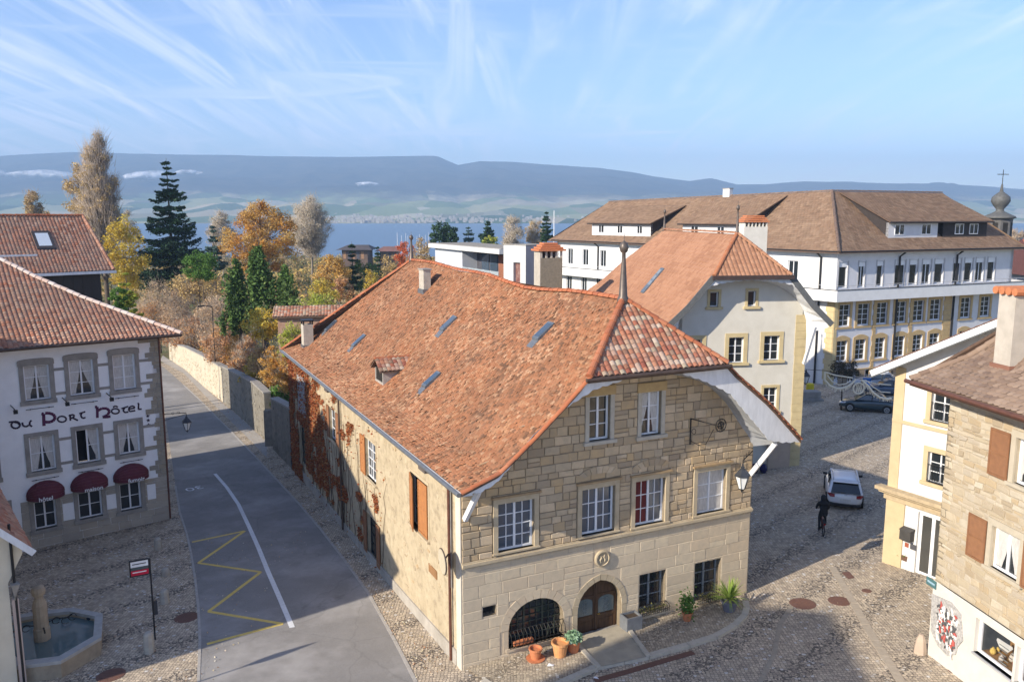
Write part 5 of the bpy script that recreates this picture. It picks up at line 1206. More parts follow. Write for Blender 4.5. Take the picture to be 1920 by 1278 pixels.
for k, (r, (uc, ul, ur, vt, vb)) in enumerate(zip(Bo, ((85, 49, 121, 901, 940), (168, 132, 202, 884, 922), (247, 212, 278, 869, 905)))):
    s0 = FH.px(ul, (vt+vb)/2+12, .0)[0]; s1 = FH.px(ur, (vt+vb)/2-4, .0)[0]; zt = FH.px(uc, vt, 0)[1]; zb = FH.px(uc, vb, .7)[1]+.05
    c = (s0+s1)/2; hw = (s1-s0)/2; H2 = zt-zb-.12; mb = MB(); nb, na = 6, 12; P = []
    for i in range(nb+1):
        th = math.pi/2*i/nb
        for j in range(na+1):
            a = math.pi*j/na; P.append(FH.w(c-hw*math.cos(a), zb+.16+H2*math.sin(a)*math.cos(th), .7*math.sin(a)*math.sin(th)+.02))
    mb.add(P, [(i*(na+1)+j, i*(na+1)+j+1, (i+1)*(na+1)+j+1, (i+1)*(na+1)+j) for i in range(nb) for j in range(na)])
    A = mb.build('awning', MAR, hotel)
    mb = MB(); V = []
    for j in range(na+1):
        a = math.pi*j/na; V += [FH.w(c-hw*math.cos(a), zb+.16, .7*math.sin(a)+.025), FH.w(c-hw*math.cos(a), zb-.02, .7*math.sin(a)+.025)]
    mb.add(V, [(2*j, 2*j+1, 2*j+3, 2*j+2) for j in range(na)]); mb.build('awning_valance', MAR, A)
    for i in range(1, nb):
        th = math.pi/2*i/nb; mb = MB(); mb.tube([FH.w(c-hw*math.cos(math.pi*j/na), zb+.165+H2*math.sin(math.pi*j/na)*math.cos(th), .71*math.sin(math.pi*j/na)*math.sin(th)+.02) for j in range(na+1)], .014, 4); mb.build('awning_rib', M_('awning_rib', (.17, .05, .06), (.14, .04, .05), 5, .7), A)
    text_mesh(('hôtel', 'maison', 'fumoir')[k], .30, FH, c-.42+.05*k, zb-.0, .765, WHITEP, A, name='awning_lettering', ext=.01, bold=.004, sx=1.0)
def solve_hip(px_list, o0, s0, z0):
    out = []
    for u_, v_ in px_list:
        best = None
        for i in range(1, 400):
            w = i*.03
            s, z = FH.px(u_, v_, o0-w)
            e = abs(s-(s0-w))
            if best is None or e < best[0]: best = (e, w, z)
        out.append((best[1], best[2]))
    return out
s_tip, z_tip = FH.px(340, 626, 1.1)
hipp = solve_hip([(240, 590), (150, 556.5), (67.6, 521), (0, 487)], 1.1, s_tip, z_tip)
prh = [(0, z_tip)]+hipp; sl_ = (prh[-1][1]-prh[-2][1])/(prh[-1][0]-prh[-2][0]); prh.append((prh[-1][0]+1.5, prh[-1][1]+1.5*sl_))
WH = prh[-1][0]
RFH = RoofFace(FH.w(0, 0, 1.1)[:2], 51.4, 1, prh, lambda w: -15.0, lim([(0, s_tip), (WH, s_tip-WH)]))
FHs2 = FHs.w(0, 0, s_tip)[:2]
RFS = RoofFace(FHs2, 51.4-90, 1, prh, lim([(0, -1.1), (WH, WH-1.1)]), lambda w: 15)
deck(RFH, 'roof_deck', DECK, hotel, 12, 10); deck(RFS, 'roof_deck', DECK, hotel, 8, 8)
tiles(RFH, hotel, TILE_HOT, .21, .22, curved=True, near=200, seed=31, name='roof_tile')
tiles(RFS, hotel, TILE_HOT, .42, .4, seed=32, jit=.4)
hp_ = [RFH.pt(s_tip-w, w, .06) for w, z in prh]
for a, b in zip(hp_[:-1], hp_[1:]): ridge_tiles(hotel, a, b, M_('pale_ridge_tile', (0, 0, 0), (.5, .42, .36), 4, .9, tint=[(.58, .45, .38), (.62, .55, .50), (.55, .38, .30)]), .36, .13, 'hip_tile')
mb = MB(); mb.hexa([FH.w(-14, z_tip-.12, 1.08), FH.w(s_tip, z_tip-.12, 1.08), FH.w(s_tip, z_tip-.06, 0), FH.w(-14, z_tip-.06, 0), FH.w(-14, z_tip-.08, 1.08), FH.w(s_tip, z_tip-.08, 1.08), FH.w(s_tip, z_tip-.02, 0), FH.w(-14, z_tip-.02, 0)]); mb.build('eave_soffit', WHITEW, hotel)
mb = MB(); mb.tube([FH.w(-14, z_tip-.03, 1.18), FH.w(s_tip, z_tip-.03, 1.18)], .06, 8); mb.build('gutter', BROWNM, hotel)
MB().tube([FH.w(-.02, HH, .03), FH.w(-.02, -1.3, .03)], .05, 8).build('downpipe', COPPER, hotel)
MB().fprism(FHs, [(0, HH-.1), (14, HH-.1), (14, z_tip), (0, z_tip)], -.3, -.05).build('wall_head', HW, hotel)
# ------------------------------------------------------------------ barn behind the hotel
BB = (at(208, 60), 60); FB = Frame(BB, 48, 1)
barn = thing('barn', (BB[0], BB[1], g(*BB)), 'dark timber barn with brown tiled roof and one skylight behind the hotel', 'barn')
zE = FB.px(210, 507)[1]; sR = FB.px(155, 405, -4.9)
MB().fprism(FB, [(-16, -3), (-.9, -3), (-.9, zE-.1), (-16, zE-.1)], -9.6, -.5).build('barn_wall', HW, barn)
n = 22
for i in range(n):
    s0 = -.9-i*.62; MB().fbox(FB, s0-.61, s0, -3, zE-.12, -.5, -.44+.02*(i % 2)).build('wall_board', DARKR, barn)
rb = RoofFace(FB.w(0, 0, 0)[:2], 48, 1, [(0, zE), (4.9, sR[1])], lambda w: -17, lim([(0, 0), (4.9, sR[0])]))
deck(rb, 'roof_deck', DECK, barn); tiles(rb, barn, TILE_HOT, .24, .24, curved=True, near=0, seed=41, jit=.8)
rb2 = RoofFace(FB.w(0, 0, -9.8)[:2], 48, -1, [(0, zE), (4.9, sR[1])], lambda w: -17, lim([(0, 0), (4.9, sR[0])])); deck(rb2, 'roof_deck', DECK, barn)
ridge_tiles(barn, FB.w(-17, sR[1]+.05, -4.9), FB.w(sR[0], sR[1]+.05, -4.9), TILE_RED, .4, .13)
ridge_tiles(barn, FB.w(-.05, zE+.08, 0), FB.w(sR[0], sR[1]+.08, -4.9), TILE_HOT, .4, .12, 'verge_tile')
MB().bar(FB.w(-17, zE-.1, -.02), FB.w(.1, zE-.1, -.02), .05, .2).build('eave_board', WHITEW, barn)
u, w = roof_px(rb, 82, 453); Q = rb.pt
sk = MB().hexa([Q(u-.6, w-.75, 0), Q(u+.6, w-.75, 0), Q(u+.6, w+.75, 0), Q(u-.6, w+.75, 0), Q(u-.6, w-.75, .16), Q(u+.6, w-.75, .16), Q(u+.6, w+.75, .16), Q(u-.6, w+.75, .16)]).build('skylight', M_('skylight_dark', (.05, .045, .05)), barn)
MB().quad(Q(u-.42, w-.55, .17), Q(u+.42, w-.55, .17), Q(u+.42, w+.55, .17), Q(u-.42, w+.55, .17)).build('pane', glassmat('sky_glass', (.5, .55, .6), .15), sk)
s_, z_ = FB.px(70, 478, .3); MB().bar(FB.w(s_-9, z_, .3), FB.w(s_, z_, .3), .08, .12).build('porch_gutter', WHITEW, barn)
# ------------------------------------------------------------------ little building at the lower left corner
KB = G(38, 1290)[:2]; FK = Frame(KB, 51.4, 1)
kiosk = thing('corner_house', (KB[0], KB[1], g(*KB)), 'pale cream low house with stone corner pilaster at the lower left edge', 'house')
tip = FK.px(62, 1030, .55); tl = FK.px(0, 992, .55)
CREAM = M_('cream_wall', (.66, .60, .47), (.60, .54, .42), 2, .9, .15, 30); ww = 7
slp = (tl[1]-tip[1])/(tip[0]-tl[0])
wt = lambda s: tip[1]-.12+slp*(tip[0]-s)
cap = FK.rect(13, 1090, 42, 1122)
MB().fprism(FK, [(-.05, -2), (-.05, cap[3]), (tip[0]-.25, tip[1]-.25), (tip[0]-.25, wt(tip[0]-.25)), (-ww, wt(-ww)), (-ww, -2)], -.5, 0).build('front_wall', CREAM, kiosk)
MB().fbox(FK, -ww, -.05, -2, cap[2], -9, -.5).build('house_body', CREAM, kiosk)
MB().fbox(FK, cap[0]+.3, .0, -2, cap[2]+.02, 0, .08).build('pilaster', M_('pink_stone', (.46, .37, .32), (.40, .32, .28), 4, .9), kiosk)
mb = MB(); mb.hexa([FK.w(cap[0]+.2, cap[2], 0), FK.w(.05, cap[2], 0), FK.w(.05, cap[2], .14), FK.w(cap[0]+.2, cap[2], .14), FK.w(cap[0]+.1, cap[3], 0), FK.w(.25, cap[3], 0), FK.w(.25, cap[3], .3), FK.w(cap[0]+.1, cap[3], .3)]); mb.build('pilaster_capital', GREYST, kiosk)
rk = RoofFace(Frame(FK.w(tip[0], 0, 0)[:2], 51.4-90, 1).p, 51.4-90, 1, [(0, tip[1]), (4, tip[1]+4*slp)], lambda w: -.55, lambda w: 9)
deck(rk, 'roof_deck', WHITEW, kiosk, 4, 4); tiles(rk, kiosk, TILE_HOT, .22, .22, curved=True, seed=44)
MB().bar(FK.w(tip[0]+.02, tip[1]-.12, .57), FK.w(tip[0]-4, wt(tip[0]-4)+.0, .57), .06, .2).build('barge_board', WHITEW, kiosk)
MB().tube([FK.w(cap[0]+.22, cap[2]+2.6, .06), FK.w(cap[0]+.22, -1.5, .06)], .045, 8).build('downpipe', DARK, kiosk)
tall = thing('unseen_tall_house', (-30, 26, -1.2), 'unseen tall house added left of the square to shade the street', 'house')  # unseen house, placed and sized to throw the shadow across the street
mb = MB(); P = [(-23.4, 18.6), (-23.4, 32.6), (-36, 32.6), (-36, 18.6)]; zt = 12.6
mb.hexa([(x, y, -3) for x, y in P]+[(x, y, zt) for x, y in P]); mb.build('tall_house_wall', CREAM, tall)
mb = MB(); mb.add([(-23.0, 17.8, zt), (-23.0, 33.6, zt), (-36.4, 33.6, zt), (-36.4, 17.8, zt), (-29.7, 22, zt+4.4), (-29.7, 29.5, zt+4.4)], [(0, 1, 5, 4), (2, 3, 4, 5), (1, 2, 5), (3, 0, 4), (0, 3, 2, 1)]); mb.build('tall_house_roof', TILE_HOT, tall)
ct = thing('shadow_tower', (-31, -4, 0), 'unseen tower added behind the viewpoint to cast the shadow at lower right', 'tower')  # unseen shadow caster behind the camera; its tower form is made up
MB().fprism(Frame((-29, -2), 54+90, -1), [(-3.2, -2), (3.2, -2), (3.2, 25.2), (-3.2, 25.2)], -6, 0).build('tower_wall', SAND, ct)
FT2 = Frame((-29, -2), 54+90, -1); a = [FT2.w(-3.5, 25.2, .3), FT2.w(3.5, 25.2, .3), FT2.w(3.5, 25.2, -6.3), FT2.w(-3.5, 25.2, -6.3), FT2.w(0, 28.6, -3)]
MB().add(a, [(0, 1, 4), (1, 2, 4), (2, 3, 4), (3, 0, 4), (0, 3, 2, 1)]).build('tower_roof', TILE_HOT, ct)
# ------------------------------------------------------------------ cream house with curved gable (second house)
KS = G(1498, 872)[:2]; F2 = Frame(KS, 82, 1)
h2 = thing('cream_gable_house', (KS[0], KS[1], g(*KS)), 'cream plastered house with smooth orange roof and curved white gable eaves', 'house')
o2 = 1.1
hl, hr = F2.px(1338, 517, o2), F2.px(1484, 516, o2); tr2 = F2.px(1560, 606, o2); kn = F2.px(1525, 570, o2); sc2 = (hl[0]+hr[0])/2
zh = (hl[1]+hr[1])/2; hw2 = hr[0]-sc2; tw2 = tr2[0]-sc2; kw = kn[0]-sc2
FM = Frame(F2.w(sc2, 0, 0)[:2], 82-90, 1); ap = FM.px(1382, 438); apz = ap[1]; apu = ap[0]
CRM = M_('cream_plaster', (.64, .61, .53), (.58, .55, .47), 1.5, .9, .15, 30)
YEL = M_('yellow_sandstone', (.58, .47, .26), (.50, .40, .22), 3, .9, .2, 20)
s_r = 0; s_l = 2*sc2-0
prof2 = [(0, tr2[1]), (tw2-kw, kn[1]), (tw2-hw2, zh), (tw2, apz)]
def rt2(s): return float(np.interp(tw2-abs(s-sc2), [p[0] for p in prof2], [p[1] for p in prof2]))-.12
A2 = [F2.rect(*r) for r in ((1331, 547, 1347, 575), (1402, 545, 1417, 574))]; B2 = [F2.rect(*r) for r in ((1366, 632, 1394, 680), (1432, 629, 1461, 675), (1292, 636, 1316, 684))]; C2 = [F2.rect(1431, 726, 1456, 770)]
arch_door = F2.rect(1428, 808, 1450, 880)
nn = [(s, rt2(s)) for s in (0, sc2+kw*.98, hr[0], sc2+hw2*.9, sc2-hw2*.9, hl[0], sc2-kw*.98, s_l)]
nn = [(s, min(z, zh-.15)) for s, z in nn]
wall('facade_wall', F2, [(s_l, -2), (0, -2)]+nn, [rect_pts(r) for r in A2+B2+C2], CRM, h2, .22)
MB().fprism(Frame(KS, 82-90, 1), [(0, -2), (14, -2), (14, 9.5), (0, 9.5)], -.3, 0).build('side_wall', CRM, h2)
MB().fprism(Frame(F2.w(s_l, 0)[:2], 82-90, -1), [(0, -2), (14, -2), (14, 9.0), (0, 9.0)], -.3, 0).build('side_wall', CRM, h2)
for r in A2+B2+C2:
    w = .24 if r in B2 else .16
    for a, b in ((r[0]-w, r[0]), (r[1], r[1]+w)): MB().fbox(F2, a, b, r[2], r[3], -.01, .04).build('window_jamb', YEL, h2)
    MB().fbox(F2, r[0]-w, r[1]+w, r[3], r[3]+w, -.01, .045).build('window_lintel', YEL, h2); MB().fbox(F2, r[0]-w-.1, r[1]+w+.1, r[2]-.15, r[2], -.2, .14).build('window_sill', YEL, h2)
    window(h2, F2, r, 3 if r not in A2 else 1, 2 if r not in A2 else 1, 1, fw=.06)
zq = -.4; rq = random.Random(8)
while zq < 8.8:
    MB().fbox(F2, -.72+.03*rq.random(), 0, zq+.006, zq+.5-.006, 0, .035).build('quoin', YEL, h2); zq += .5
ad_ = F2.rect(1405, 800, 1478, 884); PK = M_('pinkish_stone', (.46, .36, .27), (.40, .31, .24), 3, .9, .2)
pz = g(*F2.w(ad_[0], 0)[:2]);
wall('stone_porch', F2.shift(.25), [(ad_[0]-1, pz-.3), (ad_[1], pz-.3), (ad_[1], ad_[3]), (ad_[0]-1, ad_[3])], [arch_pts(ad_[0]-.4, ad_[0]+1.15, pz-.1, pz+1.3, .6, 10)], PK, h2, .4)
MB().fbox(F2, ad_[0]-1, ad_[1], ad_[3], ad_[3]+.05, 0, .3).build('porch_coping', PK, h2)
e_l = Frame(F2.w(sc2-tw2, 0, 0)[:2], -8, -1); e_r = Frame(F2.w(sc2+tw2, 0, 0)[:2], -8, 1)
Lr = 14.
for i in range(10, 300):
    q = FM.w(i*.1, 0)[:2]
    if 960+1548*q[0]/q[1] < 1247: Lr = i*.1; break
rl2 = RoofFace(e_l.p, -8, -1, prof2, lim([(0, -o2), (tw2-hw2, -o2), (tw2, apu)]), lim([(0, Lr+5), (tw2, Lr)]))
rr2 = RoofFace(e_r.p, -8, 1, prof2, lim([(0, -o2), (tw2-hw2, -o2), (tw2, apu)]), lim([(0, Lr+5), (tw2, Lr)]))
rh2 = RoofFace(F2.w(0, 0, o2+.08)[:2], 82, 1, [(0, zh-.05), (apu+o2+.08, apz)], lim([(0, hl[0]), (apu+o2, sc2)]), lim([(0, hr[0]), (apu+o2, sc2)]))
for rf in (rl2, rr2, rh2): deck(rf, 'roof_deck', DECK, h2, 10, 10)
tiles(rl2, h2, TILE_ORANGE, .24, .30, near=0, jit=.25, seed=51, th=.03); tiles(rr2, h2, TILE_ORANGE, .4, .34, jit=.2, seed=52, th=.02)
tiles(rh2, h2, TILE_ORANGE, .28, .33, curved=True, near=120, jit=.2, seed=53)
RRT = M_('dark_ridge_tile', (0, 0, 0), (.36, .15, .07), 4, .8, tint=[(.42, .17, .08), (.36, .14, .07)])
ridge_tiles(h2, rl2.pt(apu, tw2, .05), rl2.pt(Lr, tw2, .05), TILE_ORANGE, .4, .12)
ridge_tiles(h2, rh2.pt(hl[0], 0, .07), rl2.pt(apu, tw2, .07), RRT, .36, .12, 'hip_tile'); ridge_tiles(h2, rh2.pt(hr[0], 0, .07), rl2.pt(apu, tw2, .07), TILE_ORANGE, .36, .12, 'hip_tile')
MB().bar(F2.w(hl[0]-.1, zh-.1, o2+.16), F2.w(hr[0]+.1, zh-.1, o2+.16), .14, .24).build('hip_gutter', M_('oxide_gutter', (.07, .045, .04), (.05, .035, .03)), h2)
GB = M_('grey_barge_board', (.13, .135, .135), (.10, .105, .105), 5, .7)
for sg in (-1, 1):
    P = [(tw2, tr2[1]), (kw, kn[1]), (hw2, zh)]
    for a, b in zip(P[:-1], P[1:]): MB().bar(F2.w(sc2+sg*a[0], a[1]-.08, o2+.03), F2.w(sc2+sg*b[0], b[1]-.08, o2+.03), .06, .34).build('barge_board', GB, h2)
def arch_gable(parent, F, sc, tw, kw_, zt, zk, zh_, o, npl=18, dir_=1, inner=.82):
    rz = lambda s: float(np.interp(tw-abs(s-sc), [0, tw-kw_, tw-abs(hr[0]-sc)], [zt, zk, zh_]))-.2
    n = 90; a1 = []; a0 = []
    for i in range(n+1):
        t = math.pi*i/n; s1 = sc+dir_*tw*.96*math.cos(t); z1 = zt-.25+(zh_-zt+.0)*math.sin(t)**.75; a1.append((s1, min(z1, rz(s1)-.03)))
        s0 = sc+dir_*(abs(sc)-.02)*math.cos(t)*1.0; z0 = zt-.75+(zh_-zt+.4)*math.sin(t)**.8; a0.append((s0, min(z0, zh_-.25)))
    mb = MB()
    for i in range(n):
        a, b = a1[i], a1[i+1]; la, lb = a[1]-.06*abs(math.sin(i*math.pi/3)), b[1]-.06*abs(math.sin((i+1)*math.pi/3))
        mb.hexa([F.w(a[0], la, o-.04), F.w(b[0], lb, o-.04), F.w(b[0], lb, o), F.w(a[0], la, o), F.w(a[0], rz(a[0]), o-.04), F.w(b[0], rz(b[0]), o-.04), F.w(b[0], rz(b[0]), o), F.w(a[0], rz(a[0]), o)])
    mb.build('scalloped_gable_board', WHITEW, parent)
    for k in range(npl):
        i0, i1 = int(k*n/npl), int((k+1)*n/npl); V = [F.w(*a0[i0], .02), F.w(a0[i1][0]+.008*dir_, a0[i1][1], .02), F.w(a1[i1][0]+.008*dir_, a1[i1][1], o-.05), F.w(*a1[i0], o-.05)]
        MB().hexa(V+[(v[0], v[1], v[2]+.03) for v in V]).build('soffit_plank', WHITEW, parent)
arch_gable(h2, F2, sc2, tw2, kw, tr2[1], kn[1], zh, o2)
MB().bar(F2.w(sc2+tw2-1.0, tr2[1]-.2, o2-.1), F2.w(-.1, tr2[1]-2.6, .1), .16, .18).build('roof_brace', WHITEW, h2)
u, w = roof_px(rl2, 1223, 528)
def Q(uu, ww, dz): return rl2.pt(uu, ww, dz)
sk = MB().hexa([Q(u-.35, w-.7, 0), Q(u+.35, w-.7, 0), Q(u+.35, w+.7, 0), Q(u-.35, w+.7, 0), Q(u-.35, w-.7, .14), Q(u+.35, w-.7, .14), Q(u+.35, w+.7, .12), Q(u-.35, w+.7, .12)]).build('skylight', M_('skylight_metal', (.2, .2, .2)), h2)
for k in range(4): MB().quad(Q(u-.25, w-.6+.31*k, .15), Q(u+.25, w-.6+.31*k, .15), Q(u+.25, w-.36+.31*k, .15), Q(u-.25, w-.36+.31*k, .15)).build('pane', glassmat('grey_glass', (.2, .22, .22), .1), sk)
finial(h2, rl2.pt(apu, tw2, .05), 1.9, FIN, .1); finial(h2, rl2.pt(Lr, tw2, .05), 1.7, FIN, .1)
Yc = 60.; cc_ = (at(1413, Yc), Yc); Fc_ = Frame(cc_, 82, 1); ztp, zbt = zat(414, Yc), 8.5
wc = 46/1548*Yc/2
ch = MB().fbox(Fc_, -wc, wc, zbt, ztp-.42, -.5, .5).build('chimney', M_('white_chimney', (.66, .63, .56), (.58, .55, .48), 2, .9), h2)
for k in range(7): MB().fbox(Fc_, -wc+.03+k*(2*wc-.14)/6, -wc+.11+k*(2*wc-.14)/6, ztp-.42, ztp-.1, -.5, .5).build('chimney_post', M_('white_chimney', (0, 0, 0)), ch)
for k in range(4):
    zz = ztp-.1+k*.13; f = 1-.12*k; MB().fbox(Fc_, -wc*f-.1, wc*f+.1, zz, zz+.1, -.6*f, .6*f).build('hood_tiles', TERRA, ch)
# ------------------------------------------------------------------ big institution with two wings
KI = G(1556, 722)[:2]; FR_ = Frame(KI, 66, 1); FL_ = Frame(KI, -33, -1)
inst = thing('institute_building', (KI[0], KI[1], g(*KI)), 'huge two-winged building with brown mansard roofs, long balcony and arched windows', 'building')
IW = M_('institute_plaster', (.62, .62, .64), (.56, .56, .58), 1.5, .9); IW2 = M_('institute_white', (.70, .70, .69), (.64, .64, .63), 1.5, .9)
LR_, LL_ = 24.5, 44.; zE_ = 11.75
up = [FR_.rect(a, 487, b, 527) for a, b in ((1573, 1589), (1610, 1622), (1644, 1656), (1678, 1697), (1705, 1720), (1729, 1745), (1752, 1769), (1787, 1801), (1808, 1823), (1829, 1844), (1851, 1865))]
zu0, zu1 = 8.35, 10.75
up = [(r[0], r[1], zu0, zu1) for r in up]
r1 = [FR_.rect(a, 567, b, 606) for a, b in ((1573, 1593), (1608, 1629), (1642, 1663), (1678, 1698), (1711, 1731), (1743, 1762), (1800, 1818), (1837, 1854))]
r2 = [FR_.rect(a, 633, b, 670) for a, b in ((1568, 1588), (1603, 1622), (1640, 1658), (1676, 1695), (1710, 1728), (1741, 1759), (1796, 1813))]
z1a, z1b = np.mean([r[2] for r in r1[:5]]), np.mean([r[3] for r in r1[:5]]); z2a, z2b = np.mean([r[2] for r in r2[:5]]), np.mean([r[3] for r in r2[:5]])
r1 = [(r[0], r[1], z1a, z1b) for r in r1]; r2 = [(r[0], r[1], z2a, z2b) for r in r2]
gr = [FR_.rect(1590, 700, 1602, 716), FR_.rect(1622, 692, 1640, 712)]
bot = -1.4
wall('right_wing_wall', FR_, [(0, bot), (LR_, bot), (LR_, zE_), (0, zE_)], [rect_pts(r) for r in up+r1+r2+gr], IW, inst, .22)
ulw = [FL_.rect(a, 468, b, 498) for a, b in ((1064, 1074), (1092, 1103), (1125, 1136), (1478, 1497))]
ulw = [(r[0], r[1], 8.6, 10.7) for r in ulw]
llw = [FL_.rect(a, 517, b, 543) for a, b in ((1062, 1072), (1090, 1100), (1120, 1129))]; llw = [(r[0], r[1], llw[0][2], llw[0][3]) for r in llw]
wall('left_wing_wall', FL_, [(0, bot), (LL_, -3.5), (LL_, zE_), (0, zE_)], [rect_pts(r) for r in ulw+llw], IW2, inst, .22)
MB().fprism(Frame(FR_.w(LR_, 0)[:2], -24, 1), [(0, bot), (14, bot), (14, zE_), (0, zE_)], -.4, 0).build('end_wall', IW, inst)
MB().fprism(Frame(FL_.w(LL_, 0)[:2], 57, -1), [(0, -3.5), (14, -3.5), (14, zE_), (0, zE_)], -.4, 0).build('end_wall', IW2, inst)
BRS = M_('brown_sandstone', (.50, .36, .18), (.42, .30, .155), 3, .9)
for r in r1+r2:
    s0, s1, z0, z1 = r; w = .3
    for a, b in ((s0-w, s0), (s1, s1+w)): MB().fbox(FR_, a, b, z0-.1, z1, -.01, .05).build('window_jamb', BRS, inst)
    n = 8; P = [(s0-w, z1)]+[(s0-w+(s1-s0+2*w)*i/n, z1+.22+.28*math.sin(math.pi*i/n)) for i in range(n+1)]+[(s1+w, z1)]
    MB().fprism(FR_, P, -.01, .055).build('window_lintel', BRS, inst); MB().fbox(FR_, s0-w-.05, s1+w+.05, z0-.28, z0-.1, -.1, .12).build('window_sill', BRS, inst); window(inst, FR_, (s0, s1, z0, z1), 4, 2, 1, fw=.05, mw=.04, inset=.12)
for i, r in enumerate(up):
    window(inst, FR_, r, 1, 2 if i % 2 else 1, 1, fw=.07, inset=.12)
    MB().fbox(FR_, r[0], r[1], r[3]-.45, r[3]-.05, -.10, -.06).build('roller_blind', WHITEP, inst)
    MB().fbox(FR_, r[0]-.12, r[0], r[2], r[3]+.12, -.01, .03).build('window_jamb', M_('grey_render', (.42, .42, .43)), inst); MB().fbox(FR_, r[1], r[1]+.12, r[2], r[3]+.12, -.01, .03).build('window_jamb', M_('grey_render', (.42, .42, .43)), inst)
for r in ulw+llw: window(inst, FL_, r, 1, 2, 1, fw=.07, inset=.12)
for r in gr: window(inst, FR_, r, 2, 2, 1, inset=.15)
for a, b, m_ in ((1548, 1568, YEL), (1634, 1641, BRS), (1702, 1709, BRS), (1765, 1780, BRS)):
    s0, s1 = FR_.px(max(a, 1556), 620)[0], FR_.px(b, 620)[0]; z = bot
    if a == 1548: s0 = 0
    while z < 7.1:
        MB().fbox(FR_, s0+(0 if a == 1548 else .1*((int(z*2)) % 2)), s1, z+.01, min(z+.5, 7.15)-.01, 0, .06).build('pilaster_block', YEL if a == 1548 else BRS, inst); z += .5
z = bot
while z < 7.1: MB().fbox(FL_, 0.0, .9-.15*(int(z*2) % 2), z+.01, min(z+.5, 7.15)-.01, 0, .06).build('pilaster_block', YEL, inst); z += .5
zb2 = z2a-1.0
blocks(FR_, .9, LR_, bot, zb2, lambda s: 99, [exp(r, .1, .1, .1) for r in gr], M_('rusticated_base', (0, 0, 0), (.26, .20, .13), 3, .9, .4, tint=[(.32, .235, .14), (.37, .28, .18), (.27, .20, .13)]), inst, .45, .6, .8, 1.5, proud=(.05, .09), joint=.05, limit=90, name='base_block', seed=61)
MB().fbox(FR_, 0, LR_, zb2, zb2+.12, 0, .1).build('base_string_course', BRS, inst)
for a in (1676, 1782): s = FR_.px(a, 620)[0]; MB().tube([FR_.w(s, zE_-.2, .7), FR_.w(s, zE_-.6, .12), FR_.w(s, bot, .12)], .1, 6).build('downpipe', DARK, inst)
for a in (1435+105, 1135-13): s = FL_.px(a, 500)[0]; MB().tube([FL_.w(s, zE_-.2, .7), FL_.w(s, zE_-.6, .12), FL_.w(s, -2, .12)], .1, 6).build('downpipe', DARK, inst)
zc0, zc1 = 7.2, 8.25; ob = 1.25
def miter(o): # corner point at offset o from both walls
    a = FR_.n; b_ = FL_.n; det = a[0]*b_[1]-a[1]*b_[0]; return (KI[0]+(o*b_[1]-o*a[1])/det, KI[1]+(a[0]*o-b_[0]*o)/det)
for F, L in ((FR_, LR_+.6), (FL_, LL_)):
    c_o = miter(ob); c_i = miter(ob-.15); eo = F.w(L, 0, ob)[:2]; ei = F.w(L, 0, ob-.15)[:2]; wi = F.w(L, 0, 0)[:2]
    mb = MB(); P = [c_i, c_o, eo, ei]; mb.hexa([(x, y, zc0) for x, y in P]+[(x, y, zc1) for x, y in P]); mb.build('balcony_parapet', IW2, inst)
    P = [KI, c_i, ei, wi]; MB().hexa([(x, y, zc0) for x, y in P]+[(x, y, zc0+.2) for x, y in P]).build('balcony_slab', IW2, inst)
    P = [miter(ob-.19), miter(ob+.04), F.w(L, 0, ob+.04)[:2], F.w(L, 0, ob-.19)[:2]]; MB().hexa([(x, y, zc1) for x, y in P]+[(x, y, zc1+.05) for x, y in P]).build('parapet_coping', DARK, inst)
    mb = MB(); a, b = (*c_o, zc1+.42), (*eo, zc1+.42); mb.tube([a, b], .025, 5); n = int(L/1.5)
    for i in range(n+1):
        x, y = c_o[0]+(eo[0]-c_o[0])*i/n, c_o[1]+(eo[1]-c_o[1])*i/n; mb.tube([(x, y, zc1), (x, y, zc1+.42)], .018, 4)
    mb.build('balcony_railing', M_('pale_rail', (.5, .5, .5)), inst)
    P = [miter(0), miter(.8), F.w(L, 0, .8)[:2], F.w(L, 0, 0)[:2]]; MB().hexa([(x, y, zE_-.18) for x, y in P]+[(x, y, zE_-.05) for x, y in P]).build('eave_soffit', WHITEW, inst)
    P = [miter(.85), F.w(L+.2, 0, .85)[:2]]; MB().tube([(*P[0], zE_), (*P[1], zE_)], .08, 6).build('gutter', DARK, inst)
oe = .9; apx = miter(-7.6); zap = zat(358, apx[1])
def u_of(F, p): return (p[0]-F.p[0])*F.d[0]+(p[1]-F.p[1])*F.d[1]
uR, uL = u_of(FR_, apx), u_of(FL_, apx); mE = miter(oe); uRe, uLe = u_of(FR_, mE), u_of(FL_, mE); Wd = 7.6+oe
pr_ = [(0, zE_-.02), (1.5, zE_+.85), (Wd, zap)]
endR = FR_.shift(-7.6).px(1765, 370)[0]; endL = FL_.shift(-7.6).px(1142, 378)[0]; pL = [(0, zE_-.02), (1.5, zE_+.85), (Wd, zap)]
dropL = lambda u, w: -max(0, u-uL)/(endL-uL)*.6*min(1, w/Wd)
iR = RoofFace(FR_.w(0, 0, oe)[:2], 66, 1, pr_, lim([(0, uRe), (Wd, uR)]), lim([(0, LR_+.9), (Wd, endR)])); iL = RoofFace(FL_.w(0, 0, oe)[:2], -33, -1, pL, lim([(0, uLe), (Wd, uL)]), lim([(0, LL_+.9), (Wd, endL)]), dropL)
for rf, sd in ((iR, 71), (iL, 72)): deck(rf, 'roof_deck', DECK, inst, 8, 10); tiles(rf, inst, TILE_BR, .36, .34, near=0, jit=.8, seed=sd)
bR = RoofFace(FR_.w(0, 0, -15.2-oe)[:2], 66, -1, pr_, lim([(0, 0), (Wd, uR)]), lim([(0, LR_+.9), (Wd, endR)])); deck(bR, 'roof_deck', DECK, inst, 4, 4)
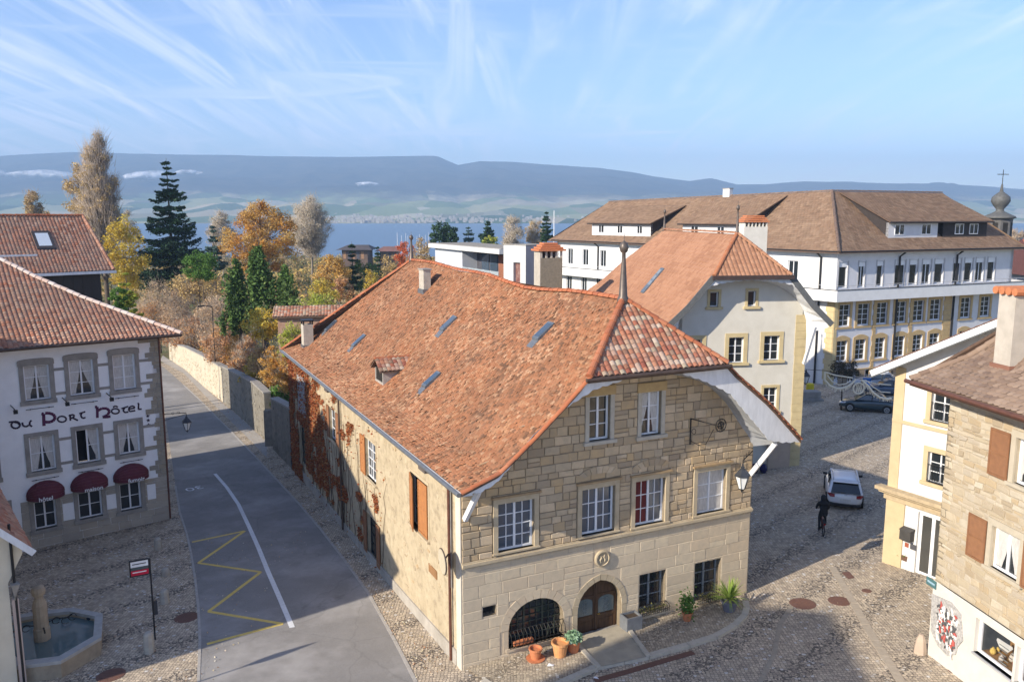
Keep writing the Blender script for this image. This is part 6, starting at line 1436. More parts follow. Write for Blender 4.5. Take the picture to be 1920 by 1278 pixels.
bL = RoofFace(FL_.w(0, 0, -15.2-oe)[:2], -33, 1, pL, lim([(0, 0), (Wd, uL)]), lim([(0, LL_+.9), (Wd, endL)]), dropL); deck(bL, 'roof_deck', DECK, inst, 4, 4)
P = [FR_.w(LR_+.9, zE_, oe), FR_.w(LR_+.9, zE_, -15.2-oe), FR_.w(endR, zap, -7.6)]; MB().poly(P).build('hip_slope', TILE_BR, inst)
P = [FL_.w(LL_+.9, zE_, oe), FL_.w(LL_+.9, zE_, -15.2-oe), FL_.w(endL, zap-.6, -7.6)]; MB().poly(P).build('hip_slope', TILE_BR, inst)
DRT = M_('slate_ridge', (0, 0, 0), (.14, .10, .08), 4, .8, tint=[(.18, .12, .09), (.14, .10, .08)])
ridge_tiles(inst, (*mE, zE_+.05), (*apx, zap+.05), DRT, .6, .14, 'hip_tile')
ridge_tiles(inst, iR.pt(uR, Wd, .03), iR.pt(endR, Wd, .03), DRT, .6, .13); ridge_tiles(inst, iL.pt(uL, Wd, .03), iL.pt(endL, Wd, .03), TILE_BR, .6, .13)
def shed(rf, uc0, uc1, wf, h, wb, fm, parent, wins, cheek, wm=WHITEP):
    zf = rf.pt(uc0, wf)[2]; F = rf.F.shift(-wf); dg = thing_part = None
    f = MB().fbox(F, uc0, uc1, zf-.3, zf+h, -.3, 0).build('dormer_wall', fm, parent)
    zt_f, zt_b = zf+h+.1, rf.pt((uc0+uc1)/2, wb)[2]+.12
    a, b, c, d = rf.F.w(uc0-.4, zt_f-.12, -(wf-.5)), rf.F.w(uc1+.4, zt_f-.12, -(wf-.5)), rf.F.w(uc1+.4, zt_b, -wb), rf.F.w(uc0-.4, zt_b, -wb)
    MB().hexa([a, b, c, d]+[(p[0], p[1], p[2]+.1) for p in (a, b, c, d)]).build('dormer_roof_deck', DECK, f)
    srf = RoofFace(rf.F.w(0, 0, -(wf-.5))[:2], 0, 1, [(0, zt_f+.0), (wb-wf+.5, zt_b+.1)], lambda w: uc0-.4, lambda w: uc1+.4); srf.F = rf.F.shift(-(wf-.5))
    tiles(srf, parent, TILE_BR, .36, .34, jit=.8, seed=int(uc0*10) % 97, name='dormer_tile')
    for u_ in (uc0, uc1):
        P = [rf.F.w(u_, zf, -wf), rf.F.w(u_, zf+h, -wf), rf.F.w(u_, zt_b, -wb)]; MB().poly(P).build('dormer_cheek', cheek, f)
    for a_, b_ in wins:
        rr = (a_, b_, zf+.3, zf+h-.15); window(parent, F, rr, 1, 2, 1, inset=-.06, fw=.07, frame=wm)
    MB().tube([rf.F.w(uc0-.4, zt_f-.1, -(wf-.5)), rf.F.w(uc1+.4, zt_f-.1, -(wf-.5))], .06, 5).build('gutter', DARK, f)
def colu(rf, w, u_px, v_px): return rf.F.shift(-w).px(u_px, v_px)[0]
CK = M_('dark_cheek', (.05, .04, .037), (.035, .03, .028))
wf = roof_px(iL, 1163, 441)[1]; U = lambda x: colu(iL, wf, x, 430)
shed(iL, U(1220), U(1110), wf, 1.45, Wd-1.6, IW2, inst, [(U(x+5), U(x-5)) for x in (1128, 1163, 1200)], CK)
shed(iL, U(1393), U(1280), wf, 1.45, Wd-.6, IW2, inst, [(U(x+7), U(x-7)) for x in (1303, 1352)], CK)
wf = roof_px(iR, 1700, 446)[1]; U = lambda x: colu(iR, wf, x, 432)
shed(iR, U(1666), U(1758), wf, 1.5, Wd-.4, IW, inst, [(U(x-9), U(x+9)) for x in (1686, 1736)], CK)
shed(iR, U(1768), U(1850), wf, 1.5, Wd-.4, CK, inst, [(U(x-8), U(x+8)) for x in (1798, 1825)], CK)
p = FL_.w(FL_.px(1276, 372)[0], 0, -7.6); chimney(inst, (p[0], p[1], zap-.3), 1.0, .6, .9, -33, IW2, flash=False)
cy = 118.; cx = at(1874, cy); chp = thing('chapel', (cx, cy, g(cx, cy)), 'red roofed chapel with dark lantern turret and small onion spire', 'chapel')
zl0, zl1, zs0, zs1 = zat(455, cy), zat(408, cy), zat(404, cy), zat(345, cy)
TUR = M_('turret_copper', (.12, .12, .115), (.08, .08, .075), 3, .6); k = 1548/cy
tb_ = MB().lathe((cx, cy, 0), [(1.75, zl0-2.5), (1.75, zl1-.2), (2.0, zl1-.1), (2.0, zl1+.1)], 8, .39).build('turret', M_('turret_board', (.13, .125, .12), (.09, .085, .08), 2, .8), chp)
for i in range(8):
    a = .39+math.pi/4*(i+.5); c_, s__ = math.cos(a), math.sin(a); t_ = (-s__, c_); r_ = 1.64
    MB().add([(cx+c_*r_+t_[0]*q*.35, cy+s__*r_+t_[1]*q*.35, z) for q, z in ((-1, zl0+.3), (1, zl0+.3), (1, zl1-.7), (-1, zl1-.7))], [(0, 1, 2, 3)]).build('turret_louvre', M_('dark_opening', (0, 0, 0)), tb_)
H_ = zs1-zs0; MB().lathe((cx, cy, zs0), [(2.15, -.4), (2.0, -.1), (1.2, .25), (.55, .6), (.5, .9), (.9, 1.4), (1.25, 2.0), (1.15, 2.6), (.7, 3.0), (.32, 3.3), (.26, H_*.75), (.1, H_)], 12).build('onion_spire', TUR, chp, smooth=True)
mb = MB(); zt_ = zs1; mb.tube([(cx, cy, zt_-.2), (cx, cy, zat(318, cy))], .05, 5); zc_ = zat(327, cy); mb.tube([(cx-.8, cy, zc_), (cx+.8, cy, zc_)], .05, 5); mb.build('spire_cross', DARK, chp)
rb_ = [(cx-2, cy-9, zat(445, cy)), (cx+18, cy-13, zat(445, cy)), (cx+20, cy-20, zat(500, cy-18)-2), (cx-3.5, cy-16, zat(520, cy-16))]
MB().hexa([(p_[0], p_[1], p_[2]-.3) for p_ in rb_]+rb_).build('nave_roof', TILE_RED, chp)
MB().box(cx-2, cx+20, cy-15, cy+4, -2, zat(520, cy-16)).build('nave_wall', IW, chp)
MB().add([(cx-2, cy-9, rb_[0][2]), (cx-3.5, cy-16, rb_[3][2]), (cx-3, cy+2, rb_[3][2])], [(0, 1, 2)]).build('nave_gable', M_('gable_tile', (.12, .05, .045), (.09, .04, .035)), chp)
# ------------------------------------------------------------------ cream house with cornice, right
KC = G(1655, 1052)[:2]; FC_ = Frame(KC, 150, 1)
ch_ = thing('corner_cream_house', (KC[0], KC[1], g(*KC)), 'pale yellow and white house with projecting cornice and glazed shop door at right', 'house')
WT = M_('bright_white_plaster', (.66, .65, .63), (.60, .59, .57), 1.5, .9, .1, dirt=.15); YL = M_('pale_yellow_render', (.54, .43, .26), (.48, .38, .23), 2, .9, .15)
cw = [FC_.rect(1746, 736, 1768, 790), FC_.rect(1739, 847, 1758, 905)]
cw = [(r[0], r[0]+.95, r[2], r[3]) for r in cw]
cd = FC_.rect(1718, 962, 1747, 1068); cd = (cd[0], cd[0]+1.25, g(*FC_.w(cd[0], 0)[:2])-.02, cd[3])
vt0, vt1 = FC_.px(1648, 690, .6), FC_.px(1790, 633, .6); vs_ = (vt1[1]-vt0[1])/(vt1[0]-vt0[0])
top = lambda s: vt0[1]-.12+vs_*(s-vt0[0])
Ls = 7.5
wall('facade_wall', FC_, [(0, -.6), (Ls, -.6), (Ls, top(Ls)), (0, top(0))], [rect_pts(r) for r in cw+[cd]], WT, ch_, .22)
MB().fprism(Frame(KC, 60, -1), [(0, -.8), (9, -.8), (9, top(0)), (0, top(0))], -.3, 0).build('side_wall', YL, ch_)
zc = FC_.px(1680, 925)[1]; zs_2 = FC_.px(1715, 795)[1]
qs = FC_.px(1688, 850)[0]
MB().fbox(FC_, 0, qs, zc+.25, top(0)-.02, 0, .04).build('corner_pilaster', YL, ch_)
lo = FC_.px(1694, 1000)[0]; MB().fbox(FC_, 0, lo, -.5, zc-.25, 0, .06).build('corner_pilaster', YL, ch_)
mb = MB(); mb.fbox(FC_, -.35, Ls, zc+.1, zc+.25, 0, .42); mb.fbox(FC_, -.25, Ls, zc-.02, zc+.1, 0, .28); mb.fbox(FC_, -.1, Ls, zc-.3, zc-.02, 0, .12); mb.build('cornice', M_('cornice_stone', (.48, .38, .24), (.36, .28, .18), 5, .9), ch_)
MB().fbox(FC_, 0, Ls, zs_2-.08, zs_2+.05, 0, .06).build('string_course', YL, ch_)
for r in cw:
    for a, b in ((r[0]-.2, r[0]), (r[1], r[1]+.2)): MB().fbox(FC_, a, b, r[2], r[3], -.01, .04).build('window_jamb', YL, ch_)
    MB().fbox(FC_, r[0]-.2, r[1]+.2, r[3], r[3]+.2, -.01, .045).build('window_lintel', YL, ch_); MB().fbox(FC_, r[0]-.25, r[1]+.25, r[2]-.14, r[2], -.15, .1).build('window_sill', YL, ch_)
    window(ch_, FC_, r, 3, 2, 1, fw=.05)
    mb = MB(); n = 9
    for z in (r[2]+.08, r[2]+.75): mb.tube([FC_.w(r[0], z, .02), FC_.w(r[1], z, .02)], .014, 4)
    for i in range(n): s = r[0]+(r[1]-r[0])*(i+.5)/n; mb.tube([FC_.w(s, r[2]+.08, .02), FC_.w(s, r[2]+.42, .07), FC_.w(s, r[2]+.75, .02)], .009, 4)
    mb.build('window_guard', IRON, ch_)
wd = window(ch_, FC_, cd, 1, 2, 1, fw=.13, inset=.12, name='glazed_door', glass=glassmat('door_dark', (.06, .06, .055), .1))
rcw = RoofFace(FC_.w(0, 0, 0)[:2], 0, 1, [(0, 0), (1, 1)], lim([(0, 0)]), lim([(0, 1)]))
fs = [(-.75, top(-.75)), (Ls+1, top(Ls+1))]
a = [FC_.w(fs[0][0], fs[0][1]+.02, .6), FC_.w(fs[1][0], fs[1][1]+.02, .6), FC_.w(fs[1][0], fs[1][1]+.02, -9), FC_.w(fs[0][0], fs[0][1]+.02, -9)]
MB().hexa(a+[(p[0], p[1], p[2]+.14) for p in a]).build('roof_deck', WHITEW, ch_)
rfc = RoofFace(FC_.w(fs[0][0], 0, 0)[:2], 60, -1, [(0, fs[0][1]+.2), (Ls+1.75, fs[1][1]+.2)], lambda w: -.55, lambda w: 9)
tiles(rfc, ch_, TILE_ORANGE, .26, .3, curved=True, seed=77)
MB().bar(FC_.w(fs[0][0], fs[0][1]+.02, .62), FC_.w(fs[1][0], fs[1][1]+.02, .62), .05, .26).build('barge_board', WHITEP, ch_)
MB().bar(FC_.w(fs[0][0], fs[0][1]-.14, .64), FC_.w(fs[1][0], fs[1][1]-.14, .64), .03, .05).build('barge_trim', GB, ch_)
m0, m1, mz0, mz1 = FC_.rect(1694, 992, 1715, 1011)
mbx = MB(); mbx.fbox(FC_, m0, m1, mz0, mz1, .0, .30); mbx.hexa([FC_.w(m0-.02, mz1, 0), FC_.w(m1+.02, mz1, 0), FC_.w(m1+.02, mz1, .33), FC_.w(m0-.02, mz1, .33), FC_.w(m0-.02, mz1+.10, 0), FC_.w(m1+.02, mz1+.10, 0), FC_.w(m1+.02, mz1+.02, .33), FC_.w(m0-.02, mz1+.02, .33)])
o = mbx.build('mailbox', M_('anthracite', (.07, .065, .06), (.05, .048, .045), 5, .5), bevel=.01); tag(o, 'dark anthracite letter box on the white wall beside the glazed door', 'mailbox')
for (a, b, c, d), m_, lab in (((1697, 1017, 1704, 1025), M_('small_sign_red', (.35, .10, .06)), 'small reddish sign on the white wall under the letter box'), ((1707, 1020, 1718, 1030), M_('small_sign_dark', (.08, .08, .09)), 'small dark sign on the white wall just left of the glazed door')):
    o = MB().fbox(FC_, *FC_.rect(a, b, c, d), 0, .03).build('wall_sign', m_); tag(o, lab, 'sign')
# ------------------------------------------------------------------ stone house on the right
KR = G(1742, 1225)[:2]; F3 = Frame(KR, 172, 1)
h3 = thing('shuttered_stone_house', (KR[0], KR[1], g(*KR)), 'warm stone house with russet shutters, shop front and brown roof at the right edge', 'house')
zT3 = F3.px(1766, 748)[1]; zB3 = F3.px(1743, 1078)[1]; L3 = 9.
def pr(*a): return F3.rect(*a)
w_u = pr(1903, 832, 1936, 930); w_l = pr(1859, 996, 1914, 1072); w_l = (w_l[0], w_l[1], F3.px(1886, 1078)[1], F3.px(1886, 995)[1])
w_u = (F3.px(1903, 880)[0], F3.px(1903, 880)[0]+(w_l[1]-w_l[0])*1.0, F3.px(1903, 905)[1], F3.px(1903, 817)[1])
shop = (F3.px(1829, 1210)[0], F3.px(1903, 1240)[0], F3.px(1866, 1248)[1], F3.px(1866, 1178)[1]); shop2 = (shop[1]+.1, shop[1]+2.2, shop[2], shop[3])
wall('stone_wall', F3, [(0, zB3), (L3, zB3), (L3, zT3+.1), (0, zT3+.1)], [rect_pts(w_u), rect_pts(w_l)], M_('pale_mortar', (.45, .38, .28), (.38, .32, .23), 5, .95, .6, 30, bdist=.03), h3, .22)
wall('shop_wall', F3.shift(.06), [(0, -.8), (L3, -.8), (L3, zB3), (0, zB3)], [rect_pts(shop), rect_pts(shop2)], M_('shop_white', (.62, .585, .52), (.56, .53, .47), 2, .8), h3, .3)
MB().fprism(Frame(KR, 82, -1), [(0, -.8), (9, -.8), (9, zT3), (0, zT3)], -.3, 0).build('end_wall', SAND, h3)
ST3 = M_('warm_rubble', (0, 0, 0), (.36, .29, .20), 4, .9, .6, 20, tint=[(.42, .35, .24), (.50, .43, .32), (.35, .28, .19), (.44, .34, .21), (.53, .47, .36), (.40, .34, .26)], bdist=.03)
fr3 = []
shw = .55
av3 = [(w_u[0]-.2, w_u[1]+.2, w_u[2]-.2, w_u[3]+.25), (w_l[0]-.2, w_l[1]+.2, w_l[2]-.2, w_l[3]+.25)]
blocks(F3, .02, L3, zB3+.02, zT3, lambda s: zT3+.05, av3, ST3, h3, .10, .27, .16, .60, proud=(.004, .04), joint=.035, seed=33, limit=300, rough=.03)
for r in (w_u, w_l):
    surround(h3, F3, r, .18, .06, .1, M_('light_lime_stone', (.48, .42, .32), (.42, .37, .28), 4, .9), .2)
    window(h3, F3, r, 1, 2, 1, fw=.08, inset=.1, curtain=1)
    W_ = .78
    shutter(h3, F3, r[0]-.19, r[0]-.19-W_, r[2]-.02, r[3]+.05, SHR, o=.07, slats=20)
    shutter(h3, F3, r[1]+.19, r[1]+.19+W_, r[2]-.02, r[3]+.05, SHR, o=.07, slats=20)
for r in (shop, shop2):
    mb = MB(); f = .07
    for a, b, c, d in ((r[0], r[1], r[2], r[2]+f), (r[0], r[1], r[3]-f, r[3]), (r[0], r[0]+f, r[2]+f, r[3]-f), (r[1]-f, r[1], r[2]+f, r[3]-f)): mb.fbox(F3, a, b, c, d, -.17, -.09)
    w_ = mb.build('shop_window', WHITEP, h3)
    MB().fbox(F3, r[0]-.02, r[1]+.02, r[2]-.06, r[2], -.2, .12).build('window_sill', M_('sill_grey', (.42, .42, .42)), h3)
    mb = MB(); mb.fbox(F3, r[0], r[1], r[2]-.04, r[2]+.02, -1.2, -.25); mb.fbox(F3, r[0], r[1], r[2], r[3], -1.25, -1.2); mb.build('display_shelf', M_('display_wood', (.30, .17, .07), (.22, .12, .05), 3, .6), w_)
GT = bpy.data.materials.new('clear_pane'); GT.use_nodes = True; t = GT.node_tree; t.nodes.clear(); oo = N(t, 'ShaderNodeOutputMaterial'); gl = N(t, 'ShaderNodeBsdfGlossy'); gl.inputs['Roughness'].default_value = .03; tr_ = N(t, 'ShaderNodeBsdfTransparent'); fre = N(t, 'ShaderNodeFresnel'); fre.inputs[0].default_value = 1.5; ms = N(t, 'ShaderNodeMixShader')
t.links.new(fre.outputs[0], ms.inputs[0]); t.links.new(tr_.outputs[0], ms.inputs[1]); t.links.new(gl.outputs[0], ms.inputs[2]); t.links.new(ms.outputs[0], oo.inputs[0])
for r in (shop, shop2): MB().add([F3.w(r[0]+.07, r[2]+.07, -.13), F3.w(r[1]-.07, r[2]+.07, -.13), F3.w(r[1]-.07, r[3]-.07, -.13), F3.w(r[0]+.07, r[3]-.07, -.13)], [(0, 1, 2, 3)]).build('pane', GT, h3)
rs = random.Random(2)
cols = [(.55, .30, .12), (.62, .45, .12), (.5, .46, .42), (.40, .12, .10), (.6, .55, .48), (.2, .24, .2)]
for i in range(12):
    s = rs.uniform(shop[0]+.15, shop[1]-.1); o_ = rs.uniform(-.9, -.3); m_ = M_('display_item_%s' % ['ochre', 'yellow', 'grey', 'wine', 'cream', 'green'][i % 6], cols[i % 6]); p = F3.w(s, shop[2]+.03, o_); rr = rs.uniform(.05, .11)
    MB().lathe(p, [(rr*.7, 0), (rr, rr*.6), (rr*.8, rr*1.6), (rr*.3, rr*2), (rr*.35, rr*2.3)], 8).build('display_item', m_, h3)
c_ = (shop[0]+shop[1])/2+.15
P = [(c_-.3, shop[3]-.35), (c_+.3, shop[3]-.32), (c_+.33, shop[2]+.75), (c_+.15, shop[2]+.55), (c_-.2, shop[2]+.55), (c_-.33, shop[2]+.7)]
b_ = MB().fprism(F3, P, -.19, -.175).build('hanging_board', M_('board_white', (.62, .62, .60)), h3)
for k in range(6): MB().fbox(F3, c_-.2+.03*(k % 2), c_+.2-.05*(k % 3), shop[3]-.5-k*.13, shop[3]-.47-k*.13, -.175, -.17).build('board_rule', M_('board_ink', (.2, .22, .22)), b_)
mu = [F3.px(*p) for p in ((1752, 1112), (1788, 1128), (1806, 1150), (1810, 1200), (1800, 1212), (1796, 1226), (1780, 1228), (1762, 1208), (1750, 1180))]
pan_ = MB().fprism(F3, mu, .06, .10).build('relief_panel', M_('relief_grey', (.50, .48, .45), (.25, .24, .23), 14, .8, .6, 20), h3)
rs = random.Random(5)
ms_, mz = np.mean([p[0] for p in mu]), np.mean([p[1] for p in mu]); sS = (mu[3][0]-mu[0][0]); sZ = (mu[0][1]-mu[6][1])
for k in range(90):
    m_ = [M_('relief_white', (.72, .70, .66)), M_('relief_dark', (.10, .10, .10)), M_('relief_white', (0, 0, 0)), M_('relief_dark', (0, 0, 0)), M_('relief_red', (.45, .10, .08))][k % 5 if k != 4 else 4]
    s, z = ms_+rs.uniform(-.28, .28)*sS, mz+rs.uniform(-.36, .36)*sZ; a = rs.uniform(0, 3.1); P = []
    for q in range(5):
        t_ = q/4; P.append(F3.w(s+.35*math.cos(a+t_*1.6)*t_*sS*.28, z+.35*math.sin(a+t_*1.6)*t_*sZ*.45, .11+.02*math.sin(t_*3)))
    MB().tube(P, [.03, .045, .04, .03, .015], 5).build('relief_stroke', m_, pan_)
r = pr(1741, 1084, 1760, 1099); o = MB().fbox(F3, *r, .07, .09).build('street_sign', M_('sign_green', (.08, .17, .17), (.06, .13, .14), 9, .5)); tag(o, 'small green and blue plate at the corner of the shop wall', 'sign')
MB().fbox(F3, r[0]+.06, r[1]-.06, r[2]+.1, r[3]-.1, .09, .094).build('plate_field', M_('sign_blue', (.35, .5, .58), (.2, .32, .4), 20, .5), o)
gp = F3.w(-.12, 0, .25); o = MB().lathe((gp[0], gp[1], g(gp[0], gp[1])), [(.22, -.1), (.20, .2), (.15, .5), (.07, .68)], 8).build('guard_stone', M_('pinkish_stone', (0, 0, 0)), bevel=0); tag(o, 'rounded pinkish guard stone at the corner of the shop wall', 'guard stone')
oR = .75; tR = F3.px(1706, 711, oR); tR2 = F3.px(1920, 806, oR)
hip3 = [F3.px(*p) for p in ((1706, 711),)]
sl3 = .72
pr3 = [(0, tR[1]), (1.6, tR[1]+.8), (7, tR[1]+.8+5.4*sl3*1.15)]
r3 = RoofFace(F3.w(0, 0, oR)[:2], 172, 1, pr3, lim([(0, tR[0]), (7, tR[0]+2.6)]), lambda w: 14.)
deck(r3, 'roof_deck', DECK, h3); TB3 = M_('brown_scale_tile', (0, 0, 0), (.22, .15, .11), 2, .88, .3, 25, tint=[(.20, .135, .095), (.25, .175, .125), (.17, .115, .085), (.29, .21, .155), (.21, .14, .095)])
tiles(r3, h3, TB3, .23, .20, near=200, seed=81, th=.022)
r3b = RoofFace(F3.w(tR[0], 0, 0)[:2], 82, -1, [(0, pr3[0][1]), (2.6, pr3[-1][1])], lambda w: -oR+w*7/2.6, lambda w: 12); deck(r3b, 'roof_deck', DECK, h3)
vp = [r3.pt(tR[0]+2.6*w/7, w, .05) for w in (0, 1.6, 3.5, 5.2, 7)]
for a, b in zip(vp[:-1], vp[1:]): ridge_tiles(h3, a, b, TB3, .3, .11, 'hip_tile')
MB().tube([F3.w(tR[0]-.1, tR[1]-.06, oR+.08), F3.w(14, tR[1]-.06, oR+.08)], .075, 8).build('gutter', COPPER, h3)
mb = MB(); mb.hexa([F3.w(tR[0], tR[1]-.2, oR), F3.w(14, tR[1]-.2, oR), F3.w(14, tR[1]-.2, 0), F3.w(tR[0], tR[1]-.2, 0), F3.w(tR[0], tR[1]-.1, oR), F3.w(14, tR[1]-.1, oR), F3.w(14, tR[1]-.1, 0), F3.w(tR[0], tR[1]-.1, 0)]); mb.build('eave_soffit', M_('brown_boards', (.20, .12, .08), (.15, .09, .06)), h3)
u, w = roof_px(r3, 1877, 690); p = r3.pt(u, w); Fq = Frame(p[:2], 172, 1)
hh_ = zat(549, p[1])-p[2]
chm = MB().fbox(Fq, -.35, .35, p[2]-.8, p[2]+hh_, -.95, 0).build('chimney', M_('pale_chimney', (.50, .45, .38), (.42, .38, .32), 3, .9, .2, dirt=.3), h3)
MB().fbox(Fq, -.42, .42, p[2]-.8, p[2]+.12, -1.0, .07).build('chimney_flashing', M_('rust_flashing', (.25, .12, .08)), chm)
for k in range(4): MB().tube([Fq.w(-.42+.27*k-.0, p[2]+hh_+.06, -1.0), Fq.w(-.42+.27*k, p[2]+hh_+.06, .1)], .12, 8).build('cap_tile', TERRA, chm)
# ------------------------------------------------------------------ things in the street and the square
FO = thing('fountain', (*G(150, 1190)[:2], g(*G(150, 1190)[:2])), 'octagonal stone fountain basin with carved column in the shady square', 'fountain')
zr = .78
rim = [G(u_, v_, zr)[:2] for u_, v_ in ((34, 1168), (40, 1160), (128, 1142), (192, 1152), (188, 1190), (112, 1231), (40, 1246), (10, 1240))]
ctr = (np.mean([p[0] for p in rim]), np.mean([p[1] for p in rim]))
aR = G(192, 1170, zr); aN = G(112, 1231, zr); aF = G(128, 1142, zr)
dirx = hd(51.4); diry = hd(51.4-90)
def loc(p): dx, dy = p[0]-aR[0], p[1]-aR[1]; return dx*dirx[0]+dy*dirx[1], dx*diry[0]+dy*diry[1]
pts_w = Gp_ = [G(u_, v_, zr)[:2] for u_, v_ in ((191, 1150), (188, 1189), (113, 1231), (30, 1243))]
pts_b = [G(u_, v_, zr)[:2] for u_, v_ in ((136, 1142),)]
L0_, L1_ = loc(pts_w[3]), loc(pts_w[2])
A, B_, C_, D_ = pts_w[0], pts_w[1], pts_w[2], pts_w[3]
E_ = pts_b[0]; H_ = (D_[0]+(E_[0]-C_[0])*1.0, D_[1]+(E_[1]-C_[1])*1.0)
Lft = (D_[0]-1.0, D_[1]+.8); Lf2 = (H_[0]-.9, H_[1]-.5)
octo = [A, B_, C_, D_, Lft, Lf2, H_, E_]
cc = (np.mean([p[0] for p in octo]), np.mean([p[1] for p in octo]))
gz = g(*cc)
def ringp(k, z): return [(cc[0]+(p[0]-cc[0])*k, cc[1]+(p[1]-cc[1])*k, z) for p in octo]
BS = M_('basin_stone', (.40, .33, .235), (.30, .245, .18), 3, .9, .4, 22, dirt=.3)
for i in range(8):
    j = (i+1) % 8; a, b, c, d = ringp(.985, gz-.35), ringp(.985, gz+zr-.12), ringp(.87, gz-.35), ringp(.87, gz+zr-.12)
    MB().hexa([a[i], a[j], c[j], c[i], b[i], b[j], d[j], d[i]]).build('basin_slab', BS, FO)
    a, b, c, d = ringp(1.02, gz+zr-.12), ringp(1.02, gz+zr), ringp(.86, gz+zr-.12), ringp(.86, gz+zr)
    MB().hexa([a[i], a[j], c[j], c[i], b[i], b[j], d[j], d[i]]).build('rim_stone', M_('rim_stone', (.40, .39, .365), (.32, .31, .29), 4, .85, .2), FO)
WF = glassmat('fountain_water', (.10, .145, .15), .05); MB().poly(ringp(.88, gz+zr-.22)).build('fountain_water', WF, FO)
cp = G(80, 1198, .55)[:2]; zc0 = gz+.3; zc1 = zat(1095, cp[1])
def col_h(v):
    r_ = ray(75, v); return CAMH+r_[2]/r_[1]*cp[1]
zt_ = col_h(1096); MB().lathe((cp[0], cp[1], 0), [(.27, gz), (.27, gz+1.0), (.24, gz+1.05), (.235, zt_-.75), (.20, zt_-.62), (.15, zt_-.5), (.15, zt_-.42), (.21, zt_-.36), (.24, zt_-.22), (.20, zt_-.08), (.10, zt_)], 12).build('column', BS, FO, smooth=False)
mb = MB()
for sg in (-1, 1):
    q = [(cp[0]+sg*.3*dirx[0]*k, cp[1]+sg*.3*dirx[1]*k, gz+1.15+dz) for k, dz in ((.8, 0), (1.6, .08), (2.6, -.02), (3.4, .05))]; mb.tube(q, .02, 5)
    for k in range(3):
        c0 = q[1+k % 3] if k else q[1]; mb.tube([(c0[0]+.13*math.cos(t)*dirx[0], c0[1]+.13*math.cos(t)*dirx[1], c0[2]-.1+.13*math.sin(t)) for t in np.linspace(0, 5.5, 9)], .014, 4)
mb.build('fountain_ironwork', IRON, FO)
MB().tube([(cp[0]+.2, cp[1]-.2, gz+1.1), (cp[0]+.3, cp[1]-.34, gz+1.08), (cp[0]+.34, cp[1]-.38, gz+.98)], .03, 6).build('spout', IRON, FO)
dk = G(168, 1162, .55); o = MB().lathe((dk[0], dk[1], gz+zr-.23), [(.03, 0), (.10, .04), (.11, .08), (.04, .13), (.05, .17), (.02, .21)], 8).build('floating_ornament', M_('dark_ornament', (.03, .04, .05))); tag(o, 'small dark ornament floating in the fountain basin', 'ornament')
bp_ = G(291, 1198); FBs = Frame(bp_[:2], 51.4+10, 1)
bs = thing('bus_stop_sign', bp_, 'bus stop sign with white and red plate on a thin black pole', 'bus stop sign')
def zpole(v, u=270): return FBs.px(u, v)[1]
ztop = zpole(1046, 280); MB().tube([FBs.w(0, bp_[2], 0), FBs.w(0, ztop, 0)], .032, 8).build('pole', DARK, bs)
r = FBs.rect(242, 1048, 281, 1079); pl = MB().fbox(FBs, r[0], -.03, r[2], r[3], -.03, .03).build('sign_plate', DARK, bs)
s0, s1 = r[0]+.05, -.06; h_ = r[3]-r[2]
MB().fbox(FBs, s0, s1, r[3]-h_*.42, r[3]-.05, .03, .034).build('plate_field', M_('sign_white', (.78, .78, .78)), pl); MB().fbox(FBs, s0, s1, r[2]+.05, r[2]+h_*.38, .03, .034).build('plate_field', M_('sign_red', (.55, .02, .05)), pl); MB().fbox(FBs, s0, s1, r[2]+h_*.40, r[2]+h_*.55, .03, .034).build('plate_field', M_('sign_grey', (.08, .10, .10)), pl)
for a_, z_, m__ in ((s0+.05, r[3]-.17, DARK), (s0+.05, r[2]+.15, WHITEP)): MB().fbox(FBs, a_, a_+(s1-s0)*.8, z_, z_+.035, .034, .037).build('plate_line', m__, pl)
MB().fbox(FBs, -.02, .16, bp_[2]+.95, bp_[2]+1.5, -.05, -.03).build('timetable', M_('timetable', (.05, .05, .055)), bs)
BO = M_('bollard_stone', (.42, .39, .33), (.34, .31, .27), 6, .9, .3)
labs = ['square stone bollard beside the bus stop pole', 'worn stone bollard nearest the hotel corner', 'low pale stone bollard in the middle of the row', 'stone bollard halfway between bus stop and hotel']
for (u_, v_, h_), lab in zip(((280, 1222, .78), (297, 1030, .62), (311, 1078, .35), (309, 1130, .6)), labs):
    p = G(u_, v_); o = MB().lathe((0, 0, 0), [(.19, -.1), (.18, h_*.5), (.165, h_-.08), (.11, h_)], 8, .39).build('stone_bollard', BO); o.location = p; tag(o, lab, 'bollard', 'stone bollards along the square')
RUST = M_('rusty_iron', (.17, .085, .06), (.12, .065, .05), 14, .7, .6, 40)
for u_, v_, r_, lab in ((350, 1157, .42, 'rusty manhole cover in the dark cobbles beside the street'), (208, 1265, .42, 'rusty manhole cover in the sunlit cobbles near the fountain'), (1505, 1131, .45, 'largest rusty manhole cover in the sunlit cobbles right of the stone house'), (1574, 1126, .38, 'rusty manhole cover right of the largest one'), (1625, 1107, .14, 'tiny round valve cover in the cobbles near the paved strip'), (1790, 1257, .15, 'tiny round valve cover near the shop front')):
    p = G(u_, v_); mb = MB(); mb.lathe((0, 0, 0), [(r_+.05, -.02), (r_+.05, .008), (r_+.0, .012)], 22)
    c_o = mb.build('manhole_cover', RUST); c_o.location = (p[0], p[1], p[2]+.004); c_o.rotation_euler = (-.034, -.033, 0); tag(c_o, lab, 'manhole cover', 'rusty covers in the paving')
    mb = MB()
    for k in range(-3, 4): q = k*r_*.25; hw_ = math.sqrt(max(0, r_*r_-q*q))*.9; mb.box(-hw_, hw_, q-.012, q+.012, .012, .02)
    ob = mb.build('cover_rib', RUST); ob.parent = c_o
